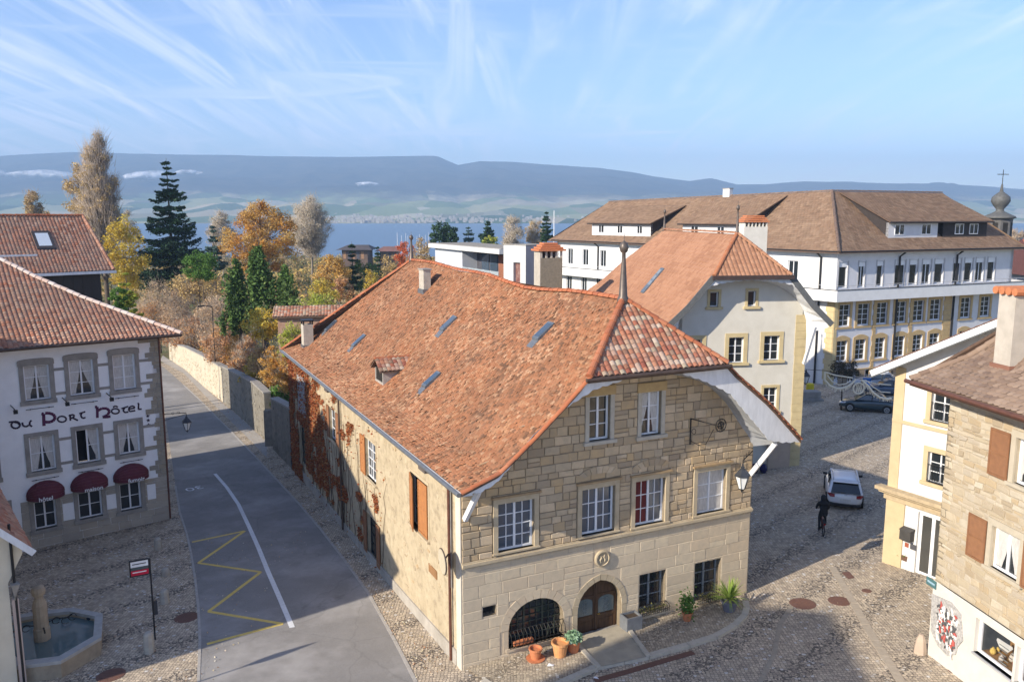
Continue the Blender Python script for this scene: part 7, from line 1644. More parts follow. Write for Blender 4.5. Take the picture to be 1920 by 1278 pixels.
p = Gp((1578, 1073), (1592, 1071), (1603, 1083), (1590, 1085)); o = sheet('drain_grate', p, RUST, .012, kind=None); tag(o, 'small rectangular rusty drain grate where the paved strip begins', 'drain')
ed = [G(a, b)[:2] for a, b in ((1115, 1276), (1180, 1258), (1240, 1240), (1300, 1223))]
mb = MB()
for a, b in zip(ed[:-1], ed[1:]): mb.bar((a[0], a[1], g(*a)+.012), (b[0], b[1], g(*b)+.012), .24, .03)
o = mb.build('drain_channel', RUST); tag(o, 'long rusty drain channel grate along the forecourt kerb', 'drain')
def pot(u_, v_, r_, h_, m, lab, dz=.1, name='plant_pot'):
    p = G(u_, v_, dz); t_ = thing(name, p, lab, 'plant pot', 'pots in front of the stone house')
    MB().lathe(p, [(r_*.7, 0), (r_*.95, h_*.86), (r_*1.08, h_*.86), (r_*1.08, h_), (r_*.92, h_), (r_*.85, h_*.8)], 18).build('pot', m, t_, smooth=False)
    MB().lathe((p[0], p[1], p[2]+h_*.78), [(r_*.86, -.02), (r_*.86, 0)], 14).build('soil', M_('soil', (.07, .05, .035)), t_); return t_, p
t_, p = pot(1004, 1235, .22, .42, TERRA, 'small terracotta pot on a saucer left of the other pots'); MB().lathe(p, [(.30, -.0), (.33, .05), (.28, .05)], 16).build('saucer', TERRA, t_)
t_, p = pot(1050, 1228, .29, .52, M_('light_terracotta', (.62, .30, .12), (.52, .24, .10), 6), 'large light terracotta pot with bare soil in the middle')
t_, p = pot(1075, 1220, .25, .42, TERRA, 'terracotta pot with a pale green succulent beside the door')
LSU = leafmat('succulent_leaf', [(.20, .32, .18), (.32, .45, .30), (.12, .22, .10)], .1)
q = RNG.normal(size=(420, 3)); q /= np.linalg.norm(q, axis=1)[:, None]; q *= .32*RNG.random((420, 1))**.4; q[:, 2] = np.abs(q[:, 2])*.9+.45; leaf_cloud('succulent', q, .10, LSU, t_, 3)
t_, p = pot(1288, 1162, .19, .34, TERRA, 'terracotta pot with a small bushy green shrub between the ground floor windows')
q = RNG.normal(size=(500, 3))*np.array([.14, .14, .22]); q[:, 2] += .62; leaf_cloud('shrub', q, .07, leafmat('shrub_leaf', [(.08, .18, .03), (.14, .26, .05), (.05, .11, .02)]), t_, 3)
t_, p = pot(1367, 1143, .33, .42, M_('slate_pot', (.16, .16, .19), (.12, .12, .15), 5, .5), 'round dark grey pot with a large spiky yellow green plant')
mb = MB(); V = []; Fc = []; tn = []
for k in range(120):
    a = random.uniform(0, 6.28); el = random.uniform(.15, 1.45); L_ = random.uniform(.65, 1.05); d_ = (math.cos(a)*math.cos(el), math.sin(a)*math.cos(el), math.sin(el)); n_ = (-math.sin(a), math.cos(a), 0); b = len(V)
    for i in range(4):
        t__ = i/3; w__ = .03*(1-t__)**.6+.002; dz = -.32*(t__**2)*math.cos(el)
        c_ = (p[0]+d_[0]*L_*t__, p[1]+d_[1]*L_*t__, p[2]+.45+d_[2]*L_*t__+dz); V += [(c_[0]-n_[0]*w__, c_[1]-n_[1]*w__, c_[2]), (c_[0]+n_[0]*w__, c_[1]+n_[1]*w__, c_[2])]
    Fc += [(b+2*i, b+2*i+1, b+2*i+3, b+2*i+2) for i in range(3)]; tn += [random.random()]*3
np_mesh('spiky_leaves', V, Fc, leafmat('yucca_leaf', [(.22, .34, .05), (.38, .46, .12), (.12, .22, .03)], .3), t_, col=tn)
p = G(1190, 1182, .1); FPt = Frame(p[:2], 64.3, 1); t_ = thing('planter_box', p, 'square grey planter box with dry soil right of the front door', 'planter')
mb = MB();
for a, b, c, d in ((-.33, .33, -.05, .0), (-.33, .33, -.5, -.45), (-.33, -.28, -.45, -.05), (.28, .33, -.45, -.05)): mb.fbox(FPt, a, b, p[2], p[2]+.52, c, d)
mb.build('planter_shell', M_('planter_grey', (.17, .18, .19), (.13, .135, .145), 5, .5), t_); MB().fbox(FPt, -.28, .28, p[2], p[2]+.44, -.45, -.05).build('soil', M_('soil', (0, 0, 0)), t_)
p = G(1696, 1062); t_ = thing('planter_box', p, 'brown square planter with green topping beside the glazed door', 'planter'); FPt = Frame(p[:2], 150, 1)
a = [FPt.w(s, p[2], o_) for s, o_ in ((-.2, -.2), (.2, -.2), (.2, .2), (-.2, .2))]; b = [FPt.w(s, p[2]+.6, o_) for s, o_ in ((-.26, -.26), (.26, -.26), (.26, .26), (-.26, .26))]; MB().hexa(a+b).build('planter_shell', M_('planter_brown', (.14, .08, .055)), t_)
q = RNG.normal(size=(200, 3))*np.array([.12, .12, .04]); q[:, 2] += .62; leaf_cloud('planting', q, .06, leafmat('shrub_leaf', [(0, 0, 0)]), t_, 5)
p = G(1712, 1066); o = MB().lathe((0, 0, 0), [(.15, 0), (.2, .4), (.2, .42), (.16, .42)], 14).build('dark_pot', M_('anthracite', (0, 0, 0))); o.location = p; tag(o, 'small dark pot wedged between the brown planter and the glazed door', 'plant pot')
for u_, lab in ((1414, 'dark blue glazed pot left of its twin under the stone arch'), (1431, 'dark blue glazed pot right of its twin by the stone arch')):
    p = G(u_, 886); o = MB().lathe((0, 0, 0), [(.14, 0), (.24, .22), (.22, .42), (.16, .5), (.18, .53)], 14).build('blue_pot', M_('blue_glaze', (.02, .02, .10), (.015, .015, .07), 5, .25), smooth=True); o.location = p; tag(o, lab, 'plant pot', 'dark blue pots by the stone arch')
p = G(1046, 1262); o = None
for u_, v_, lab in ((1032, 1247, 'crumpled white paper on the forecourt cobbles'), (1118, 1272, 'white paper scrap in the gutter beside the drain')):
    p = G(u_, v_, .1 if v_ < 1260 else 0); mb = MB(); mb.add([(p[0]-.12, p[1]-.05, p[2]+.01), (p[0]+.1, p[1]-.07, p[2]+.03), (p[0]+.13, p[1]+.06, p[2]+.012), (p[0]-.05, p[1]+.08, p[2]+.05)], [(0, 1, 3), (1, 2, 3)]); tag(mb.build('paper_scrap', WHITEP), lab, 'litter')
rg = np.random.default_rng(9); n = 2600; P = []
for k in range(n):
    if k < 1700: t_ = rg.random(); i = int(t_*10); a, b = np.array(right_e[i]), np.array(right_e[i+1]); q = a+(b-a)*rg.random(); q = q+np.array([.8, .45])*abs(rg.normal(0, 1.1));
    elif k < 2200: q = np.array([rg.uniform(-19, -10), rg.uniform(25, 40)])
    else: q = np.array([rg.uniform(9, 22), rg.uniform(28, 60)])
    P.append((q[0], q[1], g(*q)+.03))
leaf_cloud('fallen_leaves', np.array(P), rg.uniform(.035, .075, n), leafmat('fallen_leaf', [(.42, .33, .18), (.55, .50, .38), (.36, .16, .06), (.60, .56, .46), (.30, .22, .10)], .1), None, 8, up=.9, asp=1.2)['kind'] = 'stuff'
def lantern(p, label, arm=None, sc=1.0):
    t_ = thing('wall_lantern', p, label, 'street lamp'); x, y, z = p
    MB().lathe((x, y, z), [(.10*sc, 0), (.24*sc, .46*sc)], 6).build('lantern_glass', M_('lantern_glass', (.75, .75, .72), (.68, .68, .65), 5, .3), t_)
    mb = MB()
    for k in range(6): a = k*math.pi/3; mb.tube([(x+.105*sc*math.cos(a), y+.105*sc*math.sin(a), z), (x+.245*sc*math.cos(a), y+.245*sc*math.sin(a), z+.46*sc)], .012*sc, 4)
    mb.lathe((x, y, z), [(.02, -.12*sc), (.03*sc, -.06*sc), (.12*sc, 0), (.12*sc, .02*sc)], 6); mb.build('lantern_frame', DARK, t_)
    MB().lathe((x, y, z+.46*sc), [(.28*sc, 0), (.27*sc, .05*sc), (.11*sc, .24*sc), (.07*sc, .26*sc), (.07*sc, .33*sc), (.02*sc, .36*sc), (.03*sc, .42*sc), (.01, .46*sc)], 6).build('lantern_hood', M_('hood_metal', (.06, .065, .075), (.045, .05, .06), 5, .4, metal=.4), t_)
    if arm:
        mb = MB(); mb.tube([(x, y, z+.9*sc), (x, y, z+1.02*sc), arm], .022, 5); mb.tube([(x, y, z+.95*sc)]+[((x+arm[0])/2, (y+arm[1])/2, z+.86*sc)]+[(arm[0], arm[1], arm[2]-.35)], .014, 5)
        for k in (.35, .6):
            c_ = (x+(arm[0]-x)*k, y+(arm[1]-y)*k, z+1.1*sc); mb.tube([(c_[0]+.06*math.cos(t)*(arm[0]-x), c_[1]+.06*math.cos(t)*(arm[1]-y), c_[2]+.06*math.sin(t)) for t in np.linspace(0, 5.6, 8)], .01, 4)
        mb.build('lamp_arm', IRON, t_)
    return t_
pl_ = FH.px(318, 782, .0); arm = FH.w(0.02, pl_[1], -.1); qx = FH.px(351, 806, -.1); lp = FH.w(qx[0], qx[1], -.1); lantern(lp, 'black hexagonal lantern on a wrought arm at the corner of the hotel', (arm[0], arm[1], qx[1]+1.08), .95)
q = FF.px(1391, 916, .75); lantern(FF.w(q[0], q[1], .75), 'hexagonal lantern hanging in front of the right corner of the stone house', FF.w(12.3, q[1]+1.15, .03), 1.1)
q = FL.px(830, 1052, .55); mc_ = Vector(FL.w(q[0], q[1], .55)); t_ = thing('traffic_mirror', tuple(mc_), 'round traffic mirror seen from its back on the street corner of the stone house', 'mirror')
nh = hd(249); nv = Vector((nh[0], nh[1], -.05)).normalized(); a_ = nv.cross(Vector((0, 0, 1))).normalized(); b_ = a_.cross(nv)
def disc(r_, th0, th1, n=24):
    m = MB(); V = [tuple(mc_+nv*th+a_*math.cos(2*math.pi*k/n)*r_+b_*math.sin(2*math.pi*k/n)*r_) for th in (th0, th1) for k in range(n)]; m.add(V, [tuple(range(n)), tuple(range(n, 2*n))]+[(k, (k+1) % n, n+(k+1) % n, n+k) for k in range(n)]); return m
disc(.42, -.03, .03).build('mirror_back', M_('mirror_back', (.52, .45, .33), (.46, .40, .29), 5, .6), t_); disc(.45, -.015, .015).build('mirror_rim', BROWNM, t_)
MB().tube([mc_-nv*.02, FL.w(FL.px(848, 1050)[0], q[1], .12)], .03, 6).build('mirror_arm', BROWNM, t_)
p = G(407, 742); t_ = thing('lamp_post', p, 'thin dark lamp post beside the sunlit garden wall', 'lamp post'); mb = MB(); zt_ = zat(575, p[1]); mb.tube([(p[0], p[1], p[2]), (p[0], p[1], p[2]+1), (p[0], p[1], zt_)], [.08, .06, .04], 8); mb.build('post', DARK, t_); MB().tube([(p[0], p[1], zt_), (p[0]-.5, p[1]-.3, zt_+.15), (p[0]-1.2, p[1]-.6, zt_+.1)], [.05, .05, .09], 6).build('lamp_head', DARK, t_)
p = G(1520, 752); t_ = thing('stone_trough', p, 'old grey stone trough block under the lantern at the edge of the square', 'trough'); MB().box(p[0]-.9, p[0]+.9, p[1], p[1]+.9, p[2]-.1, p[2]+.85).build('block', GREYST, t_, bevel=.08); MB().box(p[0]-1.1, p[0]+1.1, p[1]-.15, p[1]+1.05, p[2]-.1, p[2]+.2).build('plinth', GREYST, t_, bevel=.04)
Yl = p[1]+1.5; lp = (at(1528, Yl), Yl, zat(718, Yl)); p2 = (lp[0]-.5, lp[1]+.8, g(lp[0], lp[1])); lt = lantern(lp, 'square white lantern on a dark post beside the yellow box', None, 1.35)
MB().tube([(lp[0]-.75, lp[1]+.3, g(*lp[:2])), (lp[0]-.75, lp[1]+.3, lp[2]+1.1), (lp[0], lp[1], lp[2]+1.1)], .06, 6).build('lamp_post', DARK, lt)
p = (at(1537, 71), 71, g(28, 71)); z0 = zat(734, 71); t_ = thing('letter_box', p, 'bright yellow letter box on a post in front of the institute corner', 'mailbox'); MB().box(p[0]-.3, p[0]+.3, p[1]-.2, p[1]+.2, z0, z0+.75).build('box', M_('post_yellow', (.62, .50, .02), (.55, .44, .02), 5, .5), t_, bevel=.04); MB().box(p[0]-.06, p[0]+.06, p[1]-.05, p[1]+.05, p[2], z0).build('post', DARK, t_)
p = (at(1646, 64), 64, g(28, 64)); t_ = thing('parking_sign', p, 'blue parking sign on a post behind the dark teal car', 'sign'); z0, z1 = zat(722, 64), zat(708, 64); MB().tube([p, (p[0], p[1], z1)], .04, 6).build('post', DARK, t_); sp2 = MB().box(p[0]-.33, p[0]+.33, p[1]-.05, p[1]-.02, z0, z1).build('sign_plate', M_('sign_blue_bright', (.03, .16, .50)), t_)
Fs = Frame((p[0], p[1]), 90, 1); text_mesh('P', .55, Fs, -.28, z0+.08, .06, WHITEP, sp2, ext=.005)
# ------------------------------------------------------------------ Christmas garland over the lane
GL = M_('garland_white', (.72, .68, .55), (.62, .58, .46), 20, .6)
Yg = 56.; Fg = Frame((0, Yg), 90, 1)
def gp(x, y): return Fg.px(1490+x/9.143, 660+y/9.143)
t_ = thing('light_garland', Fg.w(*gp(1000, 450)), 'white festive garland with half-moon frames and round emblem strung over the lane', 'garland')
def rope(P, r_, m, nm): MB().tube([Fg.w(*gp(*q)) for q in P], r_, 5).build(nm, m, t_)
rope([(100, 290), (520, 315), (1090, 450), (1760, 530)], .02, DARK, 'wire')
rope([(520, 340), (700, 395), (1000, 440)], .05, GL, 'garland_frame'); rope([(520, 340), (510, 470), (600, 570), (720, 620), (800, 620), (900, 590), (990, 530), (1050, 460)], .075, GL, 'garland_frame')
rope([(1140, 470), (1250, 570), (1330, 680), (1450, 770), (1580, 800), (1660, 790)], .09, GL, 'garland_frame'); rope([(1180, 480), (1400, 540), (1650, 560)], .04, GL, 'garland_frame'); rope([(560, 400), (640, 500), (760, 560), (880, 540), (960, 480)], .04, GL, 'garland_frame'); rope([(1250, 500), (1350, 600), (1480, 680), (1640, 690)], .04, GL, 'garland_frame')
mb = MB(); rb = random.Random(4)
for k in range(150):
    f = rb.random(); P = [(520, 360), (540, 520), (700, 610), (850, 600), (1000, 510)] if k % 2 else [(1160, 490), (1300, 640), (1450, 760), (1640, 780)]
    i = int(f*(len(P)-1)); a, b = P[i], P[min(i+1, len(P)-1)]; q = f*(len(P)-1)-i; x, y = a[0]+(b[0]-a[0])*q, a[1]+(b[1]-a[1])*q; c_ = Fg.w(*gp(x+rb.uniform(-10, 10), y+rb.uniform(-5, 45))); mb.tube([c_, (c_[0], c_[1], c_[2]-.14)], .022, 4)
mb.build('garland_pendants', GL, t_, kind='stuff')
c_ = gp(1095, 620); n = 20
MB().tube([Fg.w(c_[0]+.38*math.cos(2*math.pi*k/n), c_[1]+.38*math.sin(2*math.pi*k/n)) for k in range(n+1)], .06, 5).build('round_emblem', GL, t_)
mb = MB()
for k in (-1, 0, 1): mb.tube([Fg.w(c_[0]+k*.14, c_[1]-.25), Fg.w(c_[0]+k*.14+.04, c_[1]), Fg.w(c_[0]+k*.14, c_[1]+.25)], .045, 4)
mb.build('emblem_figure', GL, t_)
p = (-15.9, 21.4, g(-15.9, 21.4)); t_ = thing('shadow_pole', p, 'unseen pole with a pointed head, added to cast a thin shadow on the street', 'pole')  # added out of view for the pole shadow; its head is a made-up shape
MB().tube([p, (p[0], p[1], p[2]+5.2)], [.05, .03], 6).build('pole', DARK, t_); MB().lathe((p[0], p[1], p[2]+4.3), [(.03, 0), (.14, .35), (.17, .7), (.08, 1.2), (.01, 1.5)], 8).build('pointed_head', M_('pole_head_red', (.3, .08, .08)), t_)
# ------------------------------------------------------------------ cars
def paint(name, col):
    m = bpy.data.materials.new(name); m.use_nodes = True; b = m.node_tree.nodes['Principled BSDF']; b.inputs['Base Color'].default_value = (*col, 1); b.inputs['Roughness'].default_value = .28; b.inputs['Coat Weight'].default_value = .7; b.inputs['Coat Roughness'].default_value = .08
    no = N(m.node_tree, 'ShaderNodeTexNoise'); no.inputs['Scale'].default_value = 3; mr = N(m.node_tree, 'ShaderNodeMapRange'); mr.inputs[3].default_value = .22; mr.inputs[4].default_value = .42; m.node_tree.links.new(no.outputs['Fac'], mr.inputs[0]); m.node_tree.links.new(mr.outputs[0], b.inputs['Roughness']); return m
TYRE = M_('tyre_rubber', (.02, .02, .021), (.015, .015, .016), 9, .85); RIM = M_('alloy', (.42, .43, .45), (.33, .34, .35), 9, .35, metal=.7); CG = glassmat('car_glass', (.012, .018, .024), .05); RED = M_('tail_red', (.30, .01, .015), (.2, .008, .01), 9, .25)
def car(name, loc, head, col, label, L=4.65, Wd=1.8, H=1.5, kind='estate', roofm=None, plate=True):
    """built along +x (front), y left; lofted body"""
    root = thing(name, (0, 0, 0), label, 'car'); ROOT[root.name] = (0, 0, 0); pm = paint(name+'_paint', col)
    hw = Wd/2; f = L/2
    st = [(-f, .62, .38, .72, .80), (-f+.10, .86, .26, .90, .98), (-f+.5, .97, .22, .95, 1.02), (-f+1.3, 1, .2, .93, 1.0), (0, 1, .19, .90, .97), (f-1.35, .99, .2, .86, .95), (f-.9, .97, .22, .82, .92), (f-.35, .90, .25, .72, .80), (f-.08, .72, .30, .60, .66), (f, .5, .38, .52, .55)]
    if kind == 'hatch': st[0] = (-f, .62, .40, .70, .78)
    prof = lambda w, zl, zs, zt: [(-w*.88, zl), (-w, zl+.16), (-w*1.0, (zl+zs)/2), (-w*.97, zs-.06), (-w*.86, zs+.02), (-w*.45, zt), (w*.45, zt), (w*.86, zs+.02), (w*.97, zs-.06), (w*1.0, (zl+zs)/2), (w, zl+.16), (w*.88, zl)]
    V = []; Fc = []
    for x, k, zl, zs, zt in st: V += [(x, y, z) for y, z in prof(hw*k, zl, zs, zt)]
    n = 12
    for i in range(len(st)-1):
        for j in range(n): j2 = (j+1) % n; Fc.append((i*n+j, i*n+j2, (i+1)*n+j2, (i+1)*n+j))
    Fc += [tuple(range(n)), tuple(range((len(st)-1)*n, len(st)*n))]
    bm_ = MB().add(V, Fc); body = bm_.build('body', pm, root, smooth=True)
    for p in body.data.polygons: p.use_smooth = True
    sd = body.modifiers.new('sub', 'SUBSURF'); sd.levels = sd.render_levels = 1
    rb, rt_, wr, wb = (-f+.22, -f+.75, hw*.70, hw*.86)
    xb0, xt0 = (-f+.16, -f+.62) if kind == 'estate' else (-f+.55, -f+1.25)
    xb1, xt1 = f-1.15, f-1.95
    zb, zt = .93, H
    gv = [(xb0, -wb, zb), (xb1, -wb, zb), (xb1, wb, zb), (xb0, wb, zb), (xt0, -wr, zt-.05), (xt1, -wr, zt-.04), (xt1, wr, zt-.04), (xt0, wr, zt-.05)]
    MB().hexa(gv).build('window_band', CG, root, bevel=.05, smooth=False)
    rs_ = MB(); xs = np.linspace(xt0-.06, xt1+.05, 6); V = []; Fc = []
    for x in xs:
        c = .045*(1-((x-(xt0+xt1)/2)/((xt1-xt0)/2+.2))**2)
        for q in (-1, -.85, -.4, 0, .4, .85, 1): V.append((x, q*(wr+.03), zt-.045-(0.05 if abs(q) == 1 else 0)+c*(1-q*q)))
    for x in xs:
        for q in (-1, -.85, -.4, 0, .4, .85, 1): V.append((x, q*(wr+.02), zt-.10))
    for i in range(5):
        for j in range(6): Fc.append((i*7+j, i*7+j+1, (i+1)*7+j+1, (i+1)*7+j))
    for j in range(6): Fc += [(j, j+1, 42+j+1, 42+j), (35+j, 35+j+1, 77+j+1, 77+j)]
    rs_.add(V, Fc).build('roof', roofm or pm, root, smooth=True)
    for sg in (-1, 1):
        mb = MB();
        mb.bar((xb0-.03, sg*(wb-.0), zb-.04), (xt0-.02, sg*(wr+.0), zt-.06), .13, .05)
        mb.build('rear_pillar', pm, root)
        MB().bar((xb1+.03, sg*wb, zb-.05), (xt1, sg*(wr+.01), zt-.06), .07, .05).build('front_pillar', pm, root)
        m1 = (xb0+xb1)/2+.1; MB().bar((m1, sg*(wb+.004), zb-.03), (m1-.1, sg*(wr+.01), zt-.07), .07, .03).build('door_pillar', DARK, root)
        MB().bar((xt0-.02, sg*(wr+.015), zt-.035), (xt1+.02, sg*(wr+.015), zt-.03), .07, .06).build('roof_side', pm, root)
        if kind == 'estate':
            q = xb0+.95; MB().bar((q, sg*(wb+.006), zb-.03), (q-.04, sg*(wr+.012), zt-.07), .10, .03).build('door_pillar', pm, root)
            mb = MB(); mb.tube([(xt0+.1, sg*(wr-.04), zt), (xt0+.2, sg*(wr-.04), zt+.055), (xt1-.2, sg*(wr-.04), zt+.055), (xt1-.1, sg*(wr-.04), zt+.01)], .02, 6); mb.build('roof_rail', M_('rail_silver', (.5, .5, .5), (.45, .45, .45), 5, .3, metal=.6), root)
        w = MB().hexa([(xb1-.35, sg*(wb+.02), zb), (xb1-.18, sg*(wb+.02), zb), (xb1-.2, sg*(wb+.24), zb+.02), (xb1-.33, sg*(wb+.24), zb+.02), (xb1-.35, sg*(wb+.02), zb+.13), (xb1-.2, sg*(wb+.02), zb+.13), (xb1-.22, sg*(wb+.24), zb+.15), (xb1-.33, sg*(wb+.24), zb+.15)]); w.build('wing_mirror', DARK if kind == 'estate' else pm, root, bevel=.02)
        zl_ = .80; MB().hexa([(-f+.02, sg*hw*.58, zl_-.09), (-f+.04, sg*hw*.84, zl_-.08), (-f+.34, sg*hw*.965, zl_-.04), (-f+.2, sg*hw*.58, zl_-.09), (-f+.05, sg*hw*.58, zl_+.06), (-f+.08, sg*hw*.83, zl_+.07), (-f+.36, sg*hw*.95, zl_+.07), (-f+.2, sg*hw*.58, zl_+.06)]).build('tail_light', RED, root, bevel=.01)
        MB().hexa([(f-.22, sg*hw*.55, .60), (f-.04, sg*hw*.60, .58), (f-.30, sg*hw*.88, .62), (f-.5, sg*hw*.86, .64), (f-.26, sg*hw*.55, .70), (f-.16, sg*hw*.60, .69), (f-.36, sg*hw*.87, .73), (f-.55, sg*hw*.84, .74)]).build('headlight', M_('headlamp', (.6, .62, .65), (.5, .52, .55), 5, .2), root)
        MB().bar((-f+1.2, sg*(hw+.006), .72), (f-1.3, sg*(hw+.006), .69), .012, .02).build('door_crease', DARK, root)
        MB().bar((-f+1.0, sg*hw*.965, .235), (f-1.1, sg*hw*.965, .235), .05, .10).build('side_sill', DARK, root)
        for xw in (-f+.85, f-.85):
            c = (xw, sg*(hw-.10), .32)
            def whl(pr, m, nm, par, nseg=20):
                V = []; k = len(pr)
                for r_, y_ in pr:
                    for i in range(nseg): a = 2*math.pi*i/nseg; V.append((c[0]+r_*math.cos(a), c[1]+sg*y_, c[2]+r_*math.sin(a)))
                Fc = [(j*nseg+i, j*nseg+(i+1) % nseg, (j+1)*nseg+(i+1) % nseg, (j+1)*nseg+i) for j in range(k-1) for i in range(nseg)]+[tuple(range(nseg)), tuple(range((k-1)*nseg, k*nseg))]
                return MB().add(V, Fc).build(nm, m, par, smooth=False)
            ar = whl([(.37, -.16), (.37, .112)], M_('arch_dark', (.015, .015, .015)), 'wheel_arch', root); wh = whl([(.29, -.11), (.325, -.09), (.325, .09), (.30, .118), (.22, .12)], TYRE, 'wheel', root)
            whl([(.215, .118), (.20, .125), (.06, .115), (.05, .14), (.04, .14)], RIM, 'rim', wh)
            for i in range(5): a = i*2*math.pi/5+.3; MB().bar((c[0]+.05*math.cos(a), c[1]+sg*.128, c[2]+.05*math.sin(a)), (c[0]+.20*math.cos(a), c[1]+sg*.126, c[2]+.20*math.sin(a)), .035, .02, up=(0, 1, 0)).build('spoke', RIM, wh)
    MB().box(-f-.005, -f+.25, -hw*.84, hw*.84, .25, .40).build('rear_bumper', DARK, root, bevel=.04)
    MB().box(f-.2, f-.02, -hw*.55, hw*.55, .32, .46).build('grille', DARK, root, bevel=.03)
    zp = .60; pl = MB().box(-f-.012, -f+.02, -.26, .26, zp-.05, zp+.06).build('number_plate', M_('plate_white', (.7, .7, .68)), root)
    if kind == 'estate':
        MB().hexa([(-f+.02, -wb*.93, zb+.02), (-f+.02, wb*.93, zb+.02), (-f+.1, wb*.93, zb+.02), (-f+.1, -wb*.93, zb+.02), (xt0-.14, -wr*.95, zt-.09), (xt0-.14, wr*.95, zt-.09), (xt0-.02, wr*.95, zt-.09), (xt0-.02, -wr*.95, zt-.09)]).build('rear_window', CG, root, bevel=.01)
        MB().box(xt0-.26, xt0-.02, -wr*.98, wr*.98, zt-.075, zt-.045).build('rear_spoiler', roofm or pm, root, bevel=.01)
        MB().tube([(-f+.03, -.05, zb+.03), (-f+.07, .42, zb+.07)], .012, 4).build('rear_wiper', DARK, root)
    MB().tube([(-f-.02, -.07, .88), (-f-.02, .07, .88)], .025, 5).build('tailgate_badge', M_('rail_silver', (0, 0, 0)), root)
    root.location = loc; a = math.pi/2-R(head); root.rotation_euler = (0, 0, a); return root
p = G(1577, 948); q = (p[0]+.65, p[1]+1.45)
car('estate_car', (q[0], q[1], g(*q)), 19, (.74, .75, .77), 'silver white estate car driving away beyond the cyclist', L=4.6, Wd=1.80, H=1.48)
p = G(1626, 772); q = (p[0]+.3, p[1]+.6)
car('hatchback_car', (q[0], q[1], g(*q)), -68, (.018, .042, .055), 'dark teal hatchback parked beyond the small tree in the square', L=4.4, H=1.45, kind='hatch')
Yp = 74.5; car('parked_car', (at(1668, Yp), Yp, g(30, Yp)), -70, (.45, .47, .50), 'silver car parked behind the dark teal hatchback', L=4.3, kind='hatch')
Yp = 70.8; car('parked_car', (at(1690, Yp), Yp, g(30, Yp)), -70, (.05, .08, .13), 'blue car parked between the teal hatchback and the silver car', L=4.2, kind='hatch')
Yp = 150; car('parked_car', (at(648, Yp), Yp, g(at(648, Yp), Yp)+.1), 75, (.03, .04, .10), 'dark blue car parked behind the yellow trees beyond the roof', L=4.3, kind='hatch')
# ------------------------------------------------------------------ cyclist
CB = M_('black_cloth', (.018, .019, .022), (.012, .013, .015), 20, .85, .3, 60); SKIN = M_('skin', (.45, .27, .19), (.40, .24, .17), 9, .6)
p = G(1543, 1004); hdg = 14; D2 = hd(hdg); Rt = (D2[1], -D2[0])
def L3_(f_, r_, z): return (p[0]+D2[0]*f_+Rt[0]*r_, p[1]+D2[1]*f_+Rt[1]*r_, p[2]+z)
bike = thing('bicycle', p, 'dark red bicycle ridden up the lane behind the silver white car', 'bicycle')
RB = M_('bike_red', (.16, .025, .02), (.12, .02, .018), 5, .4)
for f_ in (0, 1.06):
    n = 24; MB().tube([L3_(f_+.34*math.cos(2*math.pi*k/n), 0, .35+.34*math.sin(2*math.pi*k/n)) for k in range(n+1)], .025, 6).build('wheel', TYRE, bike)
    mb = MB()
    for k in range(10): a = math.pi*2*k/10; mb.tube([L3_(f_, 0, .35), L3_(f_+.32*math.cos(a), 0, .35+.32*math.sin(a))], .003, 3)
    mb.build('spokes', RIM, bike, kind='stuff')
mb = MB()
for a, b in (((0, .35), (.42, .30)), ((0, .35), (.30, .80)), ((.42, .30), (.26, .92)), ((.42, .30), (.88, .80)), ((.30, .80), (.86, .88)), ((.86, .95), (1.06, .35))): mb.tube([L3_(a[0], 0, a[1]), L3_(b[0], 0, b[1])], .02, 6)
mb.build('bike_frame', RB, bike)
mb = MB(); mb.tube([L3_(.86, 0, .95), L3_(.84, 0, 1.06)], .015, 6); mb.tube([L3_(.74, -.28, 1.05), L3_(.86, -.15, 1.07), L3_(.88, 0, 1.06), L3_(.86, .15, 1.07), L3_(.74, .28, 1.05)], .014, 6); mb.build('handlebar', DARK, bike)
MB().hexa([L3_(.12, -.08, .93), L3_(.40, -.03, .94), L3_(.40, .03, .94), L3_(.12, .08, .93), L3_(.12, -.09, .98), L3_(.40, -.03, .98), L3_(.40, .03, .98), L3_(.12, .09, .98)]).build('saddle', DARK, bike)
MB().hexa([L3_(-.33, -.06, .74), L3_(.2, -.06, .74), L3_(.2, .06, .74), L3_(-.33, .06, .74), L3_(-.33, -.06, .76), L3_(.2, -.06, .76), L3_(.2, .06, .76), L3_(-.33, .06, .76)]).build('luggage_rack', DARK, bike)
MB().box(*[0]*0) if False else None
MB().tube([L3_(-.35, 0, .70), L3_(-.37, 0, .70)], .04, 8).build('rear_light', RED, bike)
for sg, zz_, ff_ in ((-1, .14, .42), (1, .44, .44)): MB().tube([L3_(.42, 0, .30), L3_(ff_, sg*.08, zz_), L3_(ff_, sg*.19, zz_)], .015, 5).build('pedal_crank', DARK, bike)
def skinned(name, verts, edges, radii, m, parent, root_i=0, sub=2):
    me = bpy.data.meshes.new(name); L_ = root_loc(parent); me.from_pydata([(v[0]-L_[0], v[1]-L_[1], v[2]-L_[2]) for v in verts], edges, [])
    o = bpy.data.objects.new(name, me); COL.objects.link(o); o.parent = parent
    sk = o.modifiers.new('skin', 'SKIN'); sl = me.skin_vertices[0].data
    for i, r_ in enumerate(radii): sl[i].radius = (r_, r_); sl[i].use_root = (i == root_i)
    sb = o.modifiers.new('sub', 'SUBSURF'); sb.levels = sb.render_levels = sub
    bpy.context.view_layer.update(); dg = bpy.context.evaluated_depsgraph_get(); nm = bpy.data.meshes.new_from_object(o.evaluated_get(dg)); o.modifiers.clear(); o.data = nm; nm.materials.clear(); nm.materials.append(m)
    for q in nm.polygons: q.use_smooth = True
    return o
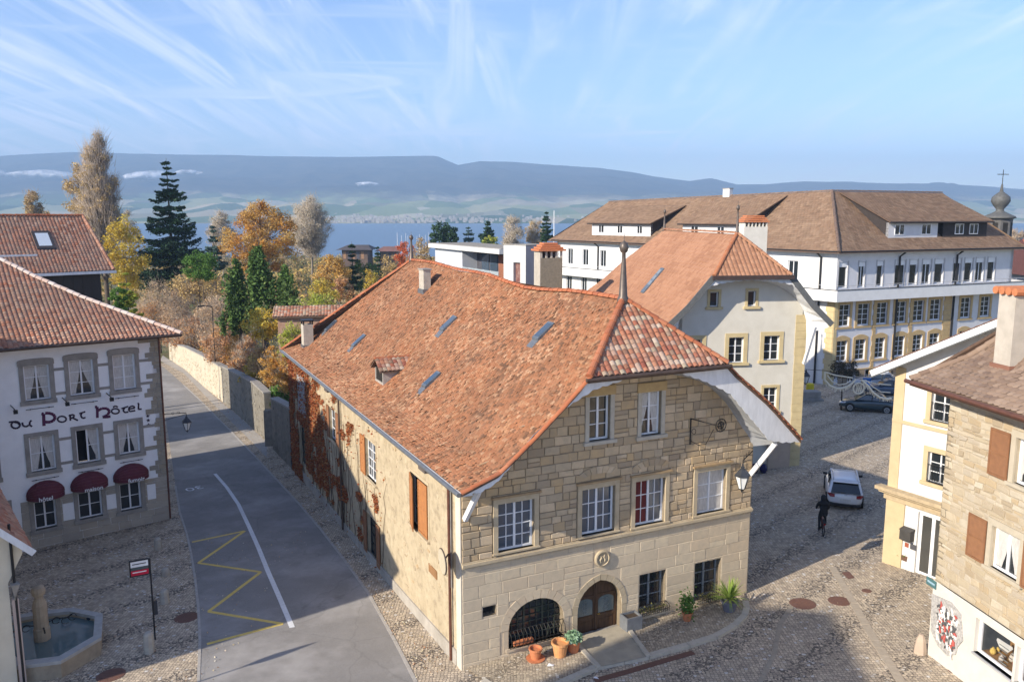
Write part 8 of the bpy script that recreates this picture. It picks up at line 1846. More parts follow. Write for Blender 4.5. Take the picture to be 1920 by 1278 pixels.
per = thing('person', L3_(.3, 0, 0), 'cyclist in black hooded jacket and dark trousers seen from behind', 'person')
Vv = [L3_(.28, 0, 1.02), L3_(.33, 0, 1.2), L3_(.42, 0, 1.38), L3_(.48, 0, 1.50), L3_(.51, 0, 1.58),
      L3_(.46, -.19, 1.46), L3_(.60, -.27, 1.24), L3_(.75, -.27, 1.09), L3_(.46, .19, 1.46), L3_(.60, .27, 1.24), L3_(.75, .27, 1.09),
      L3_(.30, -.11, .97), L3_(.62, -.12, .72), L3_(.40, -.14, .24), L3_(.50, -.14, .17), L3_(.30, .11, .97), L3_(.70, .12, .90), L3_(.42, .14, .52), L3_(.53, .14, .46)]
Ed = [(0, 1), (1, 2), (2, 3), (3, 4), (3, 5), (5, 6), (6, 7), (3, 8), (8, 9), (9, 10), (0, 11), (11, 12), (12, 13), (13, 14), (0, 15), (15, 16), (16, 17), (17, 18)]
Rd = [.17, .17, .185, .12, .06, .085, .065, .045, .085, .065, .045, .115, .08, .05, .05, .115, .08, .05, .05]
skinned('body', Vv, Ed, Rd, CB, per)
hd_ = MB(); hc = L3_(.55, 0, 1.70); hd_.lathe((hc[0], hc[1], hc[2]-.14), [(.05, 0), (.085, .04), (.10, .12), (.098, .2), (.06, .265), (.01, .28)], 12); hd_.build('head', SKIN, per, smooth=True)
MB().lathe((hc[0]-D2[0]*.02, hc[1]-D2[1]*.02, hc[2]-.17), [(.10, 0), (.12, .06), (.125, .16), (.118, .25), (.07, .315), (.01, .33)], 12).build('hood', CB, per, smooth=True)
MB().lathe(L3_(.655, 0, 1.68), [(.012, 0), (.016, .015), (.006, .04)], 5).build('nose', SKIN, per)
for sg in (-1, 1):
    h0 = L3_(.74, sg*.27, 1.09);
    vv = [h0, L3_(.79, sg*.27, 1.08)]; ee = [(0, 1)]; rr = [.035, .036]
    for k in range(4): b = len(vv); vv += [L3_(.82, sg*(.235+.022*k), 1.085), L3_(.845, sg*(.235+.022*k), 1.06), L3_(.83, sg*(.235+.022*k), 1.035)]; ee += [(1, b), (b, b+1), (b+1, b+2)]; rr += [.011, .010, .009]
    b = len(vv); vv += [L3_(.79, sg*.22, 1.06), L3_(.81, sg*.215, 1.04)]; ee += [(0, b), (b, b+1)]; rr += [.012, .010]
    skinned('hand', vv, ee, rr, SKIN, per, sub=1)
    fz, fx = (.14, .46) if sg < 0 else (.44, .48); MB().hexa([L3_(fx-.08, sg*.10, fz-.04), L3_(fx+.18, sg*.10, fz-.04), L3_(fx+.18, sg*.19, fz-.04), L3_(fx-.08, sg*.19, fz-.04), L3_(fx-.08, sg*.11, fz+.07), L3_(fx+.14, sg*.11, fz+.03), L3_(fx+.14, sg*.18, fz+.03), L3_(fx-.08, sg*.18, fz+.07)]).build('shoe', DARK, per, bevel=.02)
# ------------------------------------------------------------------ buildings beyond the house ridge
Ym = 74.; pm_ = (at(941, Ym), Ym); FMo = Frame(pm_, -26, -1)
mod = thing('modern_building', (*pm_, g(*pm_)), 'modern flat-roofed building with white fascia and balcony beyond the roof ridge', 'building')
zt = zat(474, Ym); Lm = [i*.1 for i in range(400) if (lambda q: 960+1548*q[0]/q[1])(FMo.w(i*.1, 0)) > 815][-1]
PNL = M_('pale_panel', (.55, .57, .60), (.48, .50, .53), 1, .7); DK = M_('recess_dark', (.09, .09, .11), (.06, .06, .07), 2, .7)
xs_of = lambda u_: min(range(400), key=lambda i: abs(960+1548*FMo.w(i*.1, 0)[0]/FMo.w(i*.1, 0)[1]-u_))*.1
sa, sb = xs_of(866), Lm
P = [FMo.w(0, 0, -1.6), FMo.w(sb, 0, -1.6), FMo.w(sb, 0, -3.2), FMo.w(0, 0, -3.2)]; MB().hexa([(p[0], p[1], -3) for p in P]+[(p[0], p[1], zt-.1) for p in P]).build('rear_wall', DK, mod)
MB().fbox(FMo, sa, sb, -3, zt-.1, -1.6, 0).build('panel_wall', PNL, mod)
MB().fbox(FMo, -.5, sb+.8, zt-.1, zt+.35, -4.5, .5).build('roof_slab', M_('fascia_white', (.58, .58, .57)), mod)
MB().fbox(FMo, -.2, sb+.5, zt+.36, zt+.40, -4.3, .2).build('roof_gravel', M_('roof_gravel', (.30, .27, .23), (.24, .22, .18), 4, .95), mod)
zb = zt-2.7; MB().fbox(FMo, 0, sa-.9, zb-.25, zb, -1.6, .4).build('balcony_slab', M_('fascia_white', (0, 0, 0)), mod)
gl_ = MB().fbox(FMo, 0, sa-.9, zb, zb+1.0, .33, .36).build('balcony_glass', glassmat('pale_glass', (.35, .40, .42), .1), mod)
for i in range(6): s = (sa-.9)*i/5; MB().tube([FMo.w(s, zb, .38), FMo.w(s, zb+1.05, .38)], .03, 4).build('balustrade_post', PNL, mod)
for i in range(4):
    s = .4+(sa-1.4)*i/4; MB().fbox(FMo, s, s+(sa-1.4)/4-.3, zb+.1, zt-.4, -1.6, -1.55).build('glazed_door', GLASSB if i != 1 else M_('brick_panel', (.30, .13, .08), (.24, .10, .06), 4, .9), mod)
MB().fbox(FMo, sa, sa+.1, -2, zt-.1, 0, .03).build('panel_trim', WHITEP, mod)
Yb = 68.; pb = (at(986, Yb), Yb); Fb1 = Frame(pb, -40, -1); Fb2 = Frame(pb, 50, 1)
bx_ = thing('white_block', (*pb, g(*pb)), 'plain white block building with a tall window slot beyond the roof ridge', 'building')
zt = zat(459, Yb); l1 = [i*.1 for i in range(200) if (lambda q: 960+1548*q[0]/q[1])(Fb1.w(i*.1, 0)) > 944][-1]; l2 = 3.2
slot = (.7, 1.6, zt-6, zt-1.5)
wall('front_wall', Fb1, [(0, -2), (l1, -2), (l1, zt), (0, zt)], [rect_pts(slot)], M_('block_white', (.58, .58, .56), (.52, .52, .50), 1, .9), bx_, .3)
MB().fbox(Fb1, slot[0], slot[1], slot[2], slot[3], -.3, -.26).build('slot_glass', M_('slot_red', (.16, .06, .05), (.30, .20, .17), 3, .5), bx_)
MB().fprism(Fb2, [(0, -2), (l2, -2), (l2, zt-.1), (.02, zt-.1), (.02, -2)][1:], -.4, -.01).build('grey_wall', M_('block_grey', (.36, .37, .38), (.32, .33, .34), 1, .9), bx_)
MB().fbox(Fb2, .0, l2, zt-.09, zt-.02, -l1, -.02).build('roof_edge', M_('roof_gravel', (0, 0, 0)), bx_)
Yk = 60.; pk = (at(1014, Yk), Yk); Fk = Frame(pk, 70, 1); wk = 1.75
tw_ = thing('tower_chimney', (*pk, g(*pk)), 'square stone chimney tower with little pillared openings and red tiled hood', 'chimney')
z1, z2, z3 = zat(484, Yk), zat(471, Yk), zat(455, Yk)
MB().fbox(Fk, 0, wk, -2, z1, -1.2, 0).build('tower_body', M_('dark_rubble', (.27, .23, .17), (.20, .17, .125), 6, .9, .6, 12), tw_)
MB().fbox(Fk, -.02, .5, -2, z1, -.5, .03).build('corner_stone', M_('light_lime_stone', (0, 0, 0)), tw_) if False else MB().fbox(Fk, -.04, .0, -2, z2, -1.2, 0).build('painted_lit_side', M_('pale_chimney', (0, 0, 0)), tw_)  # thin pale sheet: sunlight on the left face put into its colour
for k in range(5): MB().fbox(Fk, k*(wk-.14)/4, k*(wk-.14)/4+.14, z1, z2, -.14, 0).build('small_pillar', M_('pale_chimney', (0, 0, 0)), tw_)
MB().fbox(Fk, .1, wk-.1, z1, z2, -1.1, -.9).build('dark_back', DK, tw_)
for k in range(4): f = 1-.16*k; zz = z2+k*(z3-z2)/4; MB().fbox(Fk, wk/2-wk*.62*f, wk/2+wk*.62*f, zz, zz+(z3-z2)/4-.02, -.6-.8*f, -.6+.8*f).build('hood_tiles', TERRA, tw_)
Yo = 66.; po = (at(512, Yo), Yo); Fo = Frame(po, 78, 1); out_ = thing('garden_outbuilding', (*po, g(*po)), 'low garden outbuilding with sagging red tiled roof behind the creeper wall', 'shed')
z0, z1 = zat(592, Yo), zat(575, Yo+2)
MB().fbox(Fo, 0, 5.2, -2.5, z0, -4, 0).build('shed_wall', M_('pinkish_render', (.45, .28, .19), (.36, .22, .15), 3, .9), out_)
ro = RoofFace(Fo.w(0, 0, .3)[:2], 78, 1, [(0, z0-.05), (2.4, z1+.1)], lambda w: -.4, lambda w: 5.6); deck(ro, 'roof_deck', DECK, out_); tiles(ro, out_, TILE_HIP, .25, .25, curved=True, seed=91)
# ------------------------------------------------------------------ garden wall along the street
GW1 = M_('lit_garden_wall', (.56, .49, .37), (.46, .40, .30), 2, .92, .5, 12, dirt=.3); GW2 = M_('grey_rubble_wall', (.25, .23, .19), (.17, .155, .13), 3.5, .92, .9, 9, dirt=.5, bdist=.05)  # far section's sunlit look is put into its paler colour
gw = thing('garden_wall', (*G(410, 750)[:2], g(*G(410, 750)[:2])), 'high stone garden wall running along the right side of the street beyond the creeper', 'wall')
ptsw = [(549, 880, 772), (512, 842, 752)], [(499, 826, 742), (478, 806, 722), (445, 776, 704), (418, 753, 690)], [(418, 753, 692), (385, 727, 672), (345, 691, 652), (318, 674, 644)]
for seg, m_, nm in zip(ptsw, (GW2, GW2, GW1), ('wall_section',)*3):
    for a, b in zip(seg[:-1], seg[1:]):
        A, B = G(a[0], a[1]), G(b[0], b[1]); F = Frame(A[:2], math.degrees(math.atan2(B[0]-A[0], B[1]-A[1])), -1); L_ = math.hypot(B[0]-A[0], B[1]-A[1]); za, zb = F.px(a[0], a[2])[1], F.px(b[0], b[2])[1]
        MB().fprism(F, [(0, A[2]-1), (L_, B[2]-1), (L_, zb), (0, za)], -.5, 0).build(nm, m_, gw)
        n = max(1, int(L_/1.1))
        for k in range(n):
            s0, s1 = L_*k/n+.01, L_*(k+1)/n-.01; q0, q1 = za+(zb-za)*k/n, za+(zb-za)*(k+1)/n; MB().fprism(F, [(s0, q0), (s1, q1), (s1, q1+.12), (s0, q0+.12)], -.56, .05).build('coping_stone', GREYST, gw)
        rw_ = random.Random(int(a[0]))
        for k in range(int(L_*7)):
            s = rw_.uniform(.1, L_-.1); zz = rw_.uniform(min(A[2], B[2])+.1, min(za, zb)-.1); rx, rz_w = rw_.uniform(.10, .26), rw_.uniform(.06, .13)
            MB().fprism(F, [(s+rx*math.cos(t)*rw_.uniform(.8, 1.1), zz+rz_w*math.sin(t)*rw_.uniform(.8, 1.1)) for t in np.linspace(0, 6.28, 7)[:-1]], -.01, rw_.uniform(.02, .05)).build('wall_stone', m_, gw)
A = G(506, 835); MB().box(A[0]-.3, A[0]+.35, A[1]-.2, A[1]+.4, A[2]-.5, A[2]+2.7).build('gate_pier', GW2, gw); MB().box(A[0]+.35, A[0]+1.2, A[1]+.6, A[1]+.7, A[2]-.5, A[2]+2.3).build('garden_gate', DARK, gw)
# ------------------------------------------------------------------ trees and shrubs
OR_ = leafmat('orange_leaf', [(.52, .27, .06), (.60, .36, .09), (.45, .20, .04), (.62, .42, .14), (.50, .30, .08)], .3)
YE = leafmat('yellow_leaf', [(.60, .45, .06), (.66, .52, .10), (.50, .34, .04), (.55, .48, .12)], .3)
GO = leafmat('dull_gold_leaf', [(.46, .33, .14), (.55, .40, .18), (.38, .26, .11), (.50, .36, .20)], .25)
TA = leafmat('tan_twig_leaf', [(.52, .36, .22), (.58, .43, .27), (.46, .28, .15), (.56, .44, .32)], .2)
PAL = leafmat('pale_bud', [(.40, .34, .25), (.48, .42, .32), (.34, .28, .20)], .2)
DG = leafmat('dark_needle', [(.022, .05, .028), (.035, .075, .035), (.05, .095, .04), (.018, .04, .025)], .05)
BG = leafmat('blue_needle', [(.07, .12, .11), (.10, .16, .14), (.05, .09, .08)], .05)
MG = leafmat('mid_green_leaf', [(.09, .18, .03), (.14, .27, .05), (.06, .13, .025), (.19, .32, .07)], .3)
WG = leafmat('weeping_green', [(.07, .13, .035), (.13, .22, .055), (.045, .085, .025), (.20, .28, .08)], .2)
YG = leafmat('yellow_green_leaf', [(.34, .40, .06), (.45, .45, .09), (.26, .32, .05)], .3)
RD = leafmat('scarlet_leaf', [(.50, .09, .03), (.58, .16, .06), (.40, .06, .02)], .3)
RB_ = leafmat('russet_leaf', [(.52, .25, .09), (.60, .35, .15), (.40, .20, .10), (.46, .29, .18)], .25)
TWIG = M_('twig', (.40, .33, .26), (.31, .25, .20), 5, .9); TWG = M_('pale_twig', (.50, .43, .34), (.40, .34, .27), 5, .9)
def T_(name, u, vt, vb, wpx, Y, shape, lm, n, ls, label, **k):
    x = at(u, Y); gz_ = g(x, Y); zt_, zb = zat(vt, Y), max(zat(vb, Y), gz_); H_ = zt_-gz_; Rr = wpx/2/1548*math.hypot(Y, 0)
    return make_tree(name, (x, Y, gz_), H_, Rr, shape, lm, n, ls, label, bare=max(.02, (zb-gz_)/H_), **k)
T_('poplar_tree', 190, 245, 470, 76, 120, column_shape, GO, 8000, .19, 'tallest poplar, nearly bare with dull gold leaves low down', twigs=9000, clumps=220, spread=.20, trunk_r=.45, limb=90, limb_up=2.6, twig_m=TWIG, twig_r=.03, seed=11, leaf_asp=1.4, group='poplars on the left')
T_('poplar_tree', 152, 305, 470, 66, 128, column_shape, GO, 6000, .22, 'gold poplar standing just left of the tallest poplar', twigs=1500, clumps=110, spread=.24, limb_up=2.6, twig_m=TWIG, twig_r=.03, limb=30, seed=12, group='poplars on the left')
T_('poplar_tree', 69, 357, 430, 46, 190, column_shape, GO, 4200, .34, 'small distant poplar above the barn roof', spread=.3, twigs=1500, twig_m=TWIG, twig_r=.04, clumps=60, seed=13, group='poplars on the left')
T_('golden_tree', 228, 410, 560, 78, 106, round_shape, YE, 6500, .20, 'golden tree between the barn and the spruce', spread=.3, clumps=90, twigs=500, twig_m=TWIG, seed=14)
def spruce(u, vt, vb, wpx, Y, label, m, tiers=26, per=9, seed=1, n=240, ls=.3, name='spruce_tree', droop=.18, group=None, up=0):
    x = at(u, Y); z0 = g(x, Y); H_ = zat(vt, Y)-z0; Rr = wpx/2/1548*Y; root = thing(name, (x, Y, z0), label, 'tree', group); rg = np.random.default_rng(seed)
    zb = max(zat(vb, Y)-z0, .5); tb = MB(); tb.tube([(x, Y, z0-.4), (x, Y, z0+H_*.5), (x, Y, z0+H_)], [H_*.014+.08, H_*.009, .02], 7); P = []; TT = []
    for i in range(tiers):
        t = (i+rg.random()*.5)/tiers; z = zb+(H_-zb)*t+rg.normal(0, .25); R_ = Rr*(1-t)**.80*(1 if t > .1 else .9)+.12; k = max(4, int(per*(1-t*.5)))
        for j in range(k):
            a = 2*math.pi*(j+rg.random()*.7)/k+i; L_ = R_*rg.uniform(.5, 1.2); dz = -droop*L_*rg.uniform(.2, 1.8); e = (L_*math.cos(a), L_*math.sin(a), z+dz)
            tb.tube([(x, Y, z0+z), (x+e[0]*.6, Y+e[1]*.6, z0+z+dz*.75), (x+e[0], Y+e[1], z0+z+dz*.8+.14*L_)], [.05+.01*L_, .03, .01], 3, False)
            m_ = int(n*L_/Rr*rg.uniform(.7, 1.2))+14; q = rg.random(m_)**.75; wd = (.16+.30*(1-q)*q*3.2)*L_*.85
            px_ = q*L_; sd_ = rg.normal(0, .42, m_)*wd; zz = z+dz*np.minimum(1, q*1.25)*.8+.14*L_*np.maximum(0, q-.6)/.4-np.abs(rg.normal(0, .16, m_))*L_*.45-np.abs(sd_)*.25
            P.append(np.stack([px_*math.cos(a)-sd_*math.sin(a), px_*math.sin(a)+sd_*math.cos(a), zz], 1)); TT.append(np.full(m_, rg.random()))
    tb.build('trunk', BARK, root, smooth=True); P = np.concatenate(P); leaf_cloud('crown', P, ls*rg.uniform(.5, 1.2, len(P)), m, root, seed, asp=2.2, up=.5, tint=np.concatenate(TT)); return root
spruce(318, 296, 530, 150, 126, 'tall dark spruce with tiered branches towering over the garden', DG, tiers=30, per=8, seed=2, n=330, ls=.26, up=.5)
T_('maple_tree', 487, 382, 505, 150, 118, round_shape, OR_, 20000, .19, 'large orange autumn tree in the middle of the garden belt', clumps=150, spread=.17, twigs=1200, twig_m=TWIG, twig_r=.025, trunk_r=.5, limb=30, seed=21)
T_('bare_plane_tree', 580, 370, 474, 90, 150, round_shape, PAL, 9000, .15, 'pale bare rounded tree with dark clumps left of the lake view', clumps=130, spread=.17, twigs=6500, twig_m=TWG, twig_r=.028, trunk_m=BARK_PALE, trunk_r=.4, limb=50, seed=22)
T_('bare_tree', 412, 398, 470, 55, 200, round_shape, PAL, 2200, .25, 'faint grey bare tree between spruce and orange tree', twigs=2500, twig_m=TWG, twig_r=.035, clumps=60, seed=23, trunk_m=BARK_PALE)
T_('bare_tree', 240, 392, 460, 40, 205, column_shape, PAL, 800, .25, 'faint distant bare trees beyond the poplar', twigs=1200, twig_m=TWG, twig_r=.035, clumps=40, seed=24, trunk_m=BARK_PALE)
spruce(398, 425, 500, 46, 125, 'blue grey conifer just right of the big spruce', BG, tiers=14, per=7, seed=5, n=120, ls=.3)
T_('round_tree', 373, 472, 522, 66, 101, round_shape, MG, 5200, .15, 'bright green round-headed tree in front of the big spruce', clumps=50, spread=.3, trunk_r=.18, seed=25)
T_('autumn_shrub', 365, 500, 560, 110, 106, round_shape, GO, 3600, .2, 'wide tan bush under the green round-headed tree', clumps=50, twigs=900, twig_m=TWIG, seed=26, cat='shrub')
T_('autumn_shrub', 300, 505, 560, 120, 130, round_shape, GO, 3600, .2, 'tan undergrowth under the big spruce', clumps=50, twigs=900, twig_m=TWIG, seed=27, cat='shrub')
spruce(228, 512, 600, 52, 74, 'pale green feathery conifer at the end of the barn', YG, tiers=12, per=7, seed=6, n=150, ls=.14, droop=.05)
T_('green_shrub', 212, 540, 590, 44, 72, round_shape, MG, 1600, .14, 'bright green shrub beside the barn wall', clumps=24, seed=28, cat='shrub')
def weeping(u, vt, vb, wpx, Y, label, seed, n=70):
    x = at(u, Y); z0 = g(x, Y); H_ = zat(vt, Y)-z0; Rr = wpx/2/1548*Y; root = thing('weeping_conifer', (x, Y, z0), label, 'tree', 'weeping conifers in the garden'); rg = np.random.default_rng(seed); zb = max(zat(vb, Y)-z0, .1); P = []; TT = []; tb = MB(); tb.tube([(x, Y, z0-.3), (x+.2, Y, z0+H_*.6), (x, Y, z0+H_)], [.22, .14, .03], 6)
    for i in range(n):
        t = rg.random()**.8; a = rg.random()*6.28; r_ = Rr*rg.uniform(.1, 1)*(1-t**2.5)*(.65+.35*math.cos(2*a+seed)); zt_ = zb+(H_-zb)*(.25+.72*t); L_ = (zt_-zb)*rg.uniform(.3, .9); m_ = int(60+L_*36); q = rg.random(m_)
        cx_, cy_ = r_*math.cos(a), r_*math.sin(a); tb.tube([(x, Y, z0+zt_-.3), (x+cx_*.7, Y+cy_*.7, z0+zt_+.1), (x+cx_, Y+cy_, z0+zt_-L_*.5)], [.04, .03, .01], 3, False)
        s_ = .10+.15*np.sin(q*3.1); P.append(np.stack([cx_+rg.normal(0, 1, m_)*s_, cy_+rg.normal(0, 1, m_)*s_, zt_-q*L_], 1)); TT.append(np.full(m_, rg.random()))
    tb.build('trunk', BARK, root); P = np.concatenate(P); leaf_cloud('crown', P, .19*rg.uniform(.5, 1.4, len(P)), WG, root, seed, asp=2.0, tint=np.concatenate(TT)); return root
weeping(437, 478, 640, 84, 80, 'left weeping conifer with curtains of green', 31, 40); weeping(482, 442, 620, 96, 80, 'tallest weeping conifer with a bent tip', 32, 44); weeping(530, 492, 600, 74, 80, 'right weeping conifer near the tiled shed', 33, 34)
for i, (u_, vt_, vb_, w_, Y_, lm, nn, lab) in enumerate([(285, 535, 620, 90, 118, TA, 2600, 'grey twiggy hedge tree nearest the hotel roof'), (345, 540, 625, 95, 113, TA, 2600, 'grey twiggy hedge tree second from the hotel roof'), (398, 560, 650, 80, 92, TA, 2400, 'grey twiggy hedge tree beside the left weeping conifer'), (275, 578, 640, 80, 115, RB_, 3400, 'russet leaved hedge clump right above the hotel eave'), (345, 600, 660, 90, 108, RB_, 3600, 'russet leaved hedge clump above the sunlit wall'), (418, 605, 690, 90, 83, RB_, 4000, 'russet and tan hedge clump above the bend of the wall'), (450, 640, 716, 60, 76, RB_, 2600, 'dark russet bush overhanging the grey wall')]):
    T_('hedge_tree', u_, vt_-6, vb_, w_*1.15, Y_, round_shape, lm, int(nn*1.7), .14, lab, clumps=60, spread=.26, twigs=2600, twig_m=TWIG, twig_r=.014, trunk_r=.15, seed=40+i, group='clipped hedge trees along the garden wall', limb_up=1.2)
for i, (u_, vt_, vb_, w_, Y_, lm, nn, ls_, lab) in enumerate([
    (487, 582, 630, 78, 69, YE, 3600, .12, 'bright yellow shrub in front of the tiled shed'), (540, 605, 655, 56, 60, YG, 2200, .11, 'pale yellow green shrub beside the chimney corner'),
    (500, 645, 740, 56, 64.5, OR_, 3200, .11, 'tall orange shrub behind the wall gate'), (524, 672, 735, 44, 61, OR_, 2200, .11, 'orange shrub nearest the creeper wall'), (475, 650, 735, 44, 69, GO, 2000, .12, 'dull gold shrub left of the tall orange shrub'), (530, 640, 680, 34, 61.5, YG, 900, .11, 'yellow tufted shrub close to the house gutter'),
    (508, 728, 775, 58, 61.3, MG, 2600, .12, 'glossy green shrub spilling over the gate pier'), (455, 700, 740, 50, 74, DG, 1400, .12, 'dark green bush behind the grey wall'),
    (618, 482, 545, 66, 112, OR_, 3600, .18, 'orange round tree behind the long roof slope'), (603, 520, 575, 56, 104, YE, 2600, .16, 'yellow tree left behind the roof slope'), (588, 548, 590, 70, 98, YG, 2400, .15, 'yellow green bush left of the roof slope'),
    (693, 503, 545, 32, 118, YE, 1300, .18, 'small yellow shrub touching the roof slope'), (640, 520, 560, 44, 108, RB_, 1600, .16, 'tan bush between the yellow trees'), (725, 480, 540, 60, 135, GO, 2600, .2, 'tan tree behind the far end of the roof'), (672, 490, 540, 60, 128, WG, 2000, .2, 'dark green bushes around the small cone tree'),
    (757, 455, 500, 42, 125, RD, 1700, .17, 'scarlet tree beside the far finial'), (790, 448, 500, 44, 130, GO, 2000, .17, 'tan tree between the far finial and the flat roof'),
    (432, 632, 712, 66, 80, OR_, 3000, .12, 'orange bush pouring over the sunlit wall by the lamp post'), (466, 668, 745, 60, 70, YE, 2600, .12, 'yellow bush pouring over the grey wall'), (488, 690, 760, 46, 65, GO, 2000, .11, 'golden bush low over the grey wall near the gate'), (545, 650, 720, 40, 61, OR_, 1800, .11, 'orange bush squeezed against the creeper corner'), (395, 610, 680, 70, 95, OR_, 2600, .14, 'orange hedge clump behind the lit garden wall'), (560, 600, 650, 50, 72, RB_, 1800, .12, 'russet bush before the tiled shed')]):
    T_('autumn_shrub' if i < 8 or i > 16 else 'autumn_tree', u_, vt_, vb_, w_, Y_, round_shape, lm, nn, ls_, lab, clumps=36, spread=.32, twigs=250, twig_m=TWIG, trunk_r=.09, seed=60+i, cat='shrub' if i < 8 or i > 16 else 'tree')
spruce(658, 452, 540, 34, 128, 'slim dark cone tree below the first boathouse', DG, tiers=14, per=6, seed=7, n=90, ls=.26); spruce(706, 462, 530, 22, 135, 'smaller dark cone tree right of the first boathouse', DG, tiers=12, per=6, seed=8, n=70, ls=.26)
T_('pine_tree', 832, 418, 465, 56, 175, round_shape, DG, 3600, .32, 'round dark pine behind the flat-roofed building', clumps=50, trunk_r=.3, seed=80)
spruce(878, 424, 470, 40, 178, 'sparse blue grey conifer behind the flat-roofed building', BG, tiers=10, per=6, seed=9, n=46, ls=.32)
spruce(915, 414, 465, 44, 176, 'bushy dark conifer behind the white block', DG, tiers=14, per=9, seed=10, n=120, ls=.36)
T_('autumn_tree', 918, 440, 475, 40, 165, round_shape, YG, 1200, .25, 'yellow green bush in front of the bushy conifer', clumps=26, seed=81)
T_('bare_tree', 962, 408, 465, 50, 185, round_shape, PAL, 1500, .22, 'pale bare tree above the white block', twigs=2600, twig_m=TWG, twig_r=.035, clumps=60, seed=82, trunk_m=BARK_PALE)
T_('bare_tree', 1003, 412, 465, 40, 190, round_shape, GO, 1600, .22, 'tan bare tree left of the pointed conifer', twigs=1600, twig_m=TWG, twig_r=.035, clumps=50, seed=83, trunk_m=BARK_PALE)
spruce(1025, 398, 465, 38, 168, 'pointed conifer at the end of the institute roof', DG, tiers=16, per=7, seed=12, n=90, ls=.32)
T_('bare_tree', 1912, 425, 480, 40, 150, round_shape, TA, 700, .2, 'bare tree behind the chapel at the right edge', twigs=2000, twig_m=TWIG, twig_r=.03, clumps=40, seed=84)
p = G(1577, 768); r_ = make_tree('pollard_tree', p, 3.9, 1.45, lambda t: .9, leafmat('dark_leaf', [(.05, .045, .03), (.08, .06, .035), (.04, .045, .025)], .1), 700, .11, 'small dark pollarded tree standing before the teal hatchback', bare=.72, clumps=26, spread=.2, twigs=1300, trunk_r=.09, seed=85, limb=12, limb_up=.3, twig_m=BARK)
rg = np.random.default_rng(77); P = []; TT = []
for k in range(900):
    Y = rg.uniform(150, 470); u_ = rg.uniform(-60, 1130) if k % 3 else rg.uniform(360, 860); x = at(u_, Y); z0 = g(x, Y); R_ = rg.uniform(1.6, 4.0); H_ = rg.uniform(1.5, 4.2)*(1 if 600 < u_ < 800 else 1.5)
    ph = rg.random(); m_ = int(70); q = rg.normal(size=(m_, 3)); q /= np.linalg.norm(q, axis=1)[:, None]; q *= rg.random((m_, 1))**.4
    P.append(np.array([x, Y, z0+H_*.5])+q*np.array([R_, R_, H_*.6])); TT.append(np.full(m_, ph))
P = np.concatenate(P); o = leaf_cloud('far_tree_belt', P, .75*rg.uniform(.5, 1.2, len(P)), leafmat('belt_leaf', [(.12, .15, .04), (.42, .28, .10), (.06, .10, .03), (.42, .32, .18), (.50, .36, .08), (.34, .20, .10), (.46, .33, .12)], .15), None, 3, tint=np.concatenate(TT)); tag(o, 'mixed autumn trees and bushes stretching down to the lake shore', 'trees', kind='stuff')
P = []; TT = []
for k in range(420):
    Y = rg.uniform(62, 150); x = at(rg.uniform(200, 800), Y)
    if x > -14.6+(-.434/.901)*(Y-52)+ -1 and Y < 62: continue
    sx = np.interp(Y, [52, 62, 80, 98, 117, 150], [-15, -19.5, -28.5, -39, -50, -70])
    if x < sx+2.2: continue
    if x > -6 and Y < 75: continue
    z0 = g(x, Y); m_ = 60; R_ = rg.uniform(.8, 2); q = rg.normal(size=(m_, 3))*.5; P.append(np.array([x, Y, z0+.4])+q*np.array([R_, R_, .9])); TT.append(np.full(m_, rg.random()))
P = np.concatenate(P); o = leaf_cloud('garden_undergrowth', P, .26*rg.uniform(.5, 1.2, len(P)), leafmat('under_leaf', [(.13, .18, .04), (.44, .30, .10), (.09, .13, .03), (.50, .28, .09), (.48, .38, .10)], .15), None, 4, tint=np.concatenate(TT)); tag(o, 'low mixed undergrowth filling the gardens behind the wall', 'undergrowth', kind='stuff')
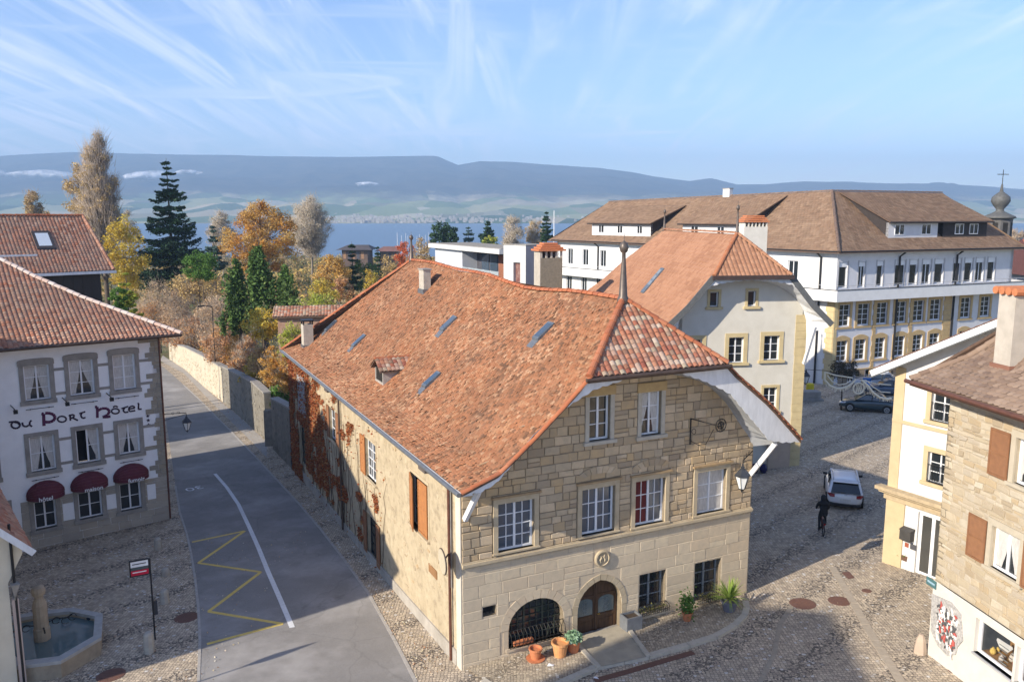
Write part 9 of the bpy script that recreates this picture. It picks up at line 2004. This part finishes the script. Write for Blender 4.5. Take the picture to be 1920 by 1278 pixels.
# ------------------------------------------------------------------ boathouses, masts, path
def boathouse(u0, u1, vt, vb, Y, lab, rc):
    x0, x1 = at(u0, Y), at(u1, Y); z0, z1 = zat(vb, Y)-4, zat(vt, Y); t_ = thing('boathouse', ((x0+x1)/2, Y, z0), lab, 'boathouse', 'boathouses on the shore'); zm = z1-(z1-zat(vb, Y))*.38; w_ = (x1-x0)
    MB().box(x0+1, x1-1, Y, Y+12, z0, zm).build('boathouse_wall', M_('brown_timber', (.15, .10, .075), (.10, .07, .055), .5, .9), t_)
    for k in range(5): a = x0+1.6+(w_-3.4)*k/5; MB().box(a, a+(w_-3.4)/5-.7, Y-.06, Y, zm-3.6, zm-.7).build('boathouse_opening', M_('recess_dark', (0, 0, 0)) if k % 2 else M_('orange_timber', (.35, .20, .11)), t_)
    MB().hexa([(x0-1, Y-2, zm), (x1+1, Y-2, zm), (x1+1, Y+14, zm), (x0-1, Y+14, zm), (x0+w_*.2, Y+5, z1), (x1-w_*.12, Y+5, z1), (x1-w_*.12, Y+7, z1), (x0+w_*.2, Y+7, z1)]).build('boathouse_roof', rc, t_)
boathouse(634, 692, 460, 482, 330, 'dark brown wooden boathouse with orange gallery on the lake shore', M_('slate_brown', (.10, .08, .075), (.07, .06, .055), .5, .8)); boathouse(706, 746, 463, 484, 340, 'red brown roofed boathouse right of the dark one on the lake shore', M_('faded_red', (.24, .12, .09), (.18, .09, .07), .5, .8))
for i, u_ in enumerate((744, 752, 760, 764, 770, 781, 786, 792, 797, 803, 1039)):
    Y = 350+i*7 if u_ < 1000 else 150; x = at(u_, Y); o = MB().tube([(0, 0, 0), (0, 0, zat(436+(i*5) % 9, Y)-LZ if u_ < 1000 else 16)], [.22 if i in (0, 6) else .12, .07], 5).build('boat_mast', WHITEP); o.location = (x, Y, LZ if u_ < 1000 else 0); tag(o, ['tallest white boat mast, at the left end of the marina beyond the far finial', 'thin boat mast just right of the tallest one at the left end of the marina'][i] if i < 2 else 'thin white boat mast, number %d from the left in the small marina' % (i+1) if u_ < 1000 else 'lone thin pale mast beside the pointed conifer at the end of the institute roof', 'mast', 'sailing boat masts in the marina' if u_ < 1000 else None)
mb = MB();
for a, b in (((546, 500), (585, 500)), ((546, 512), (580, 512)), ((550, 524), (578, 524))):
    p0 = at(a[0], 1);
PTH = [(at(540, 190), 190), (at(590, 190), 190), (at(588, 120), 120), (at(552, 120), 120)]
MB().add([(x, y, g(x, y)+.02) for x, y in PTH], [(0, 1, 2, 3)]).build('path', M_('path_gravel', (.42, .40, .36), (.33, .31, .28), .6, .95), kind='structure')
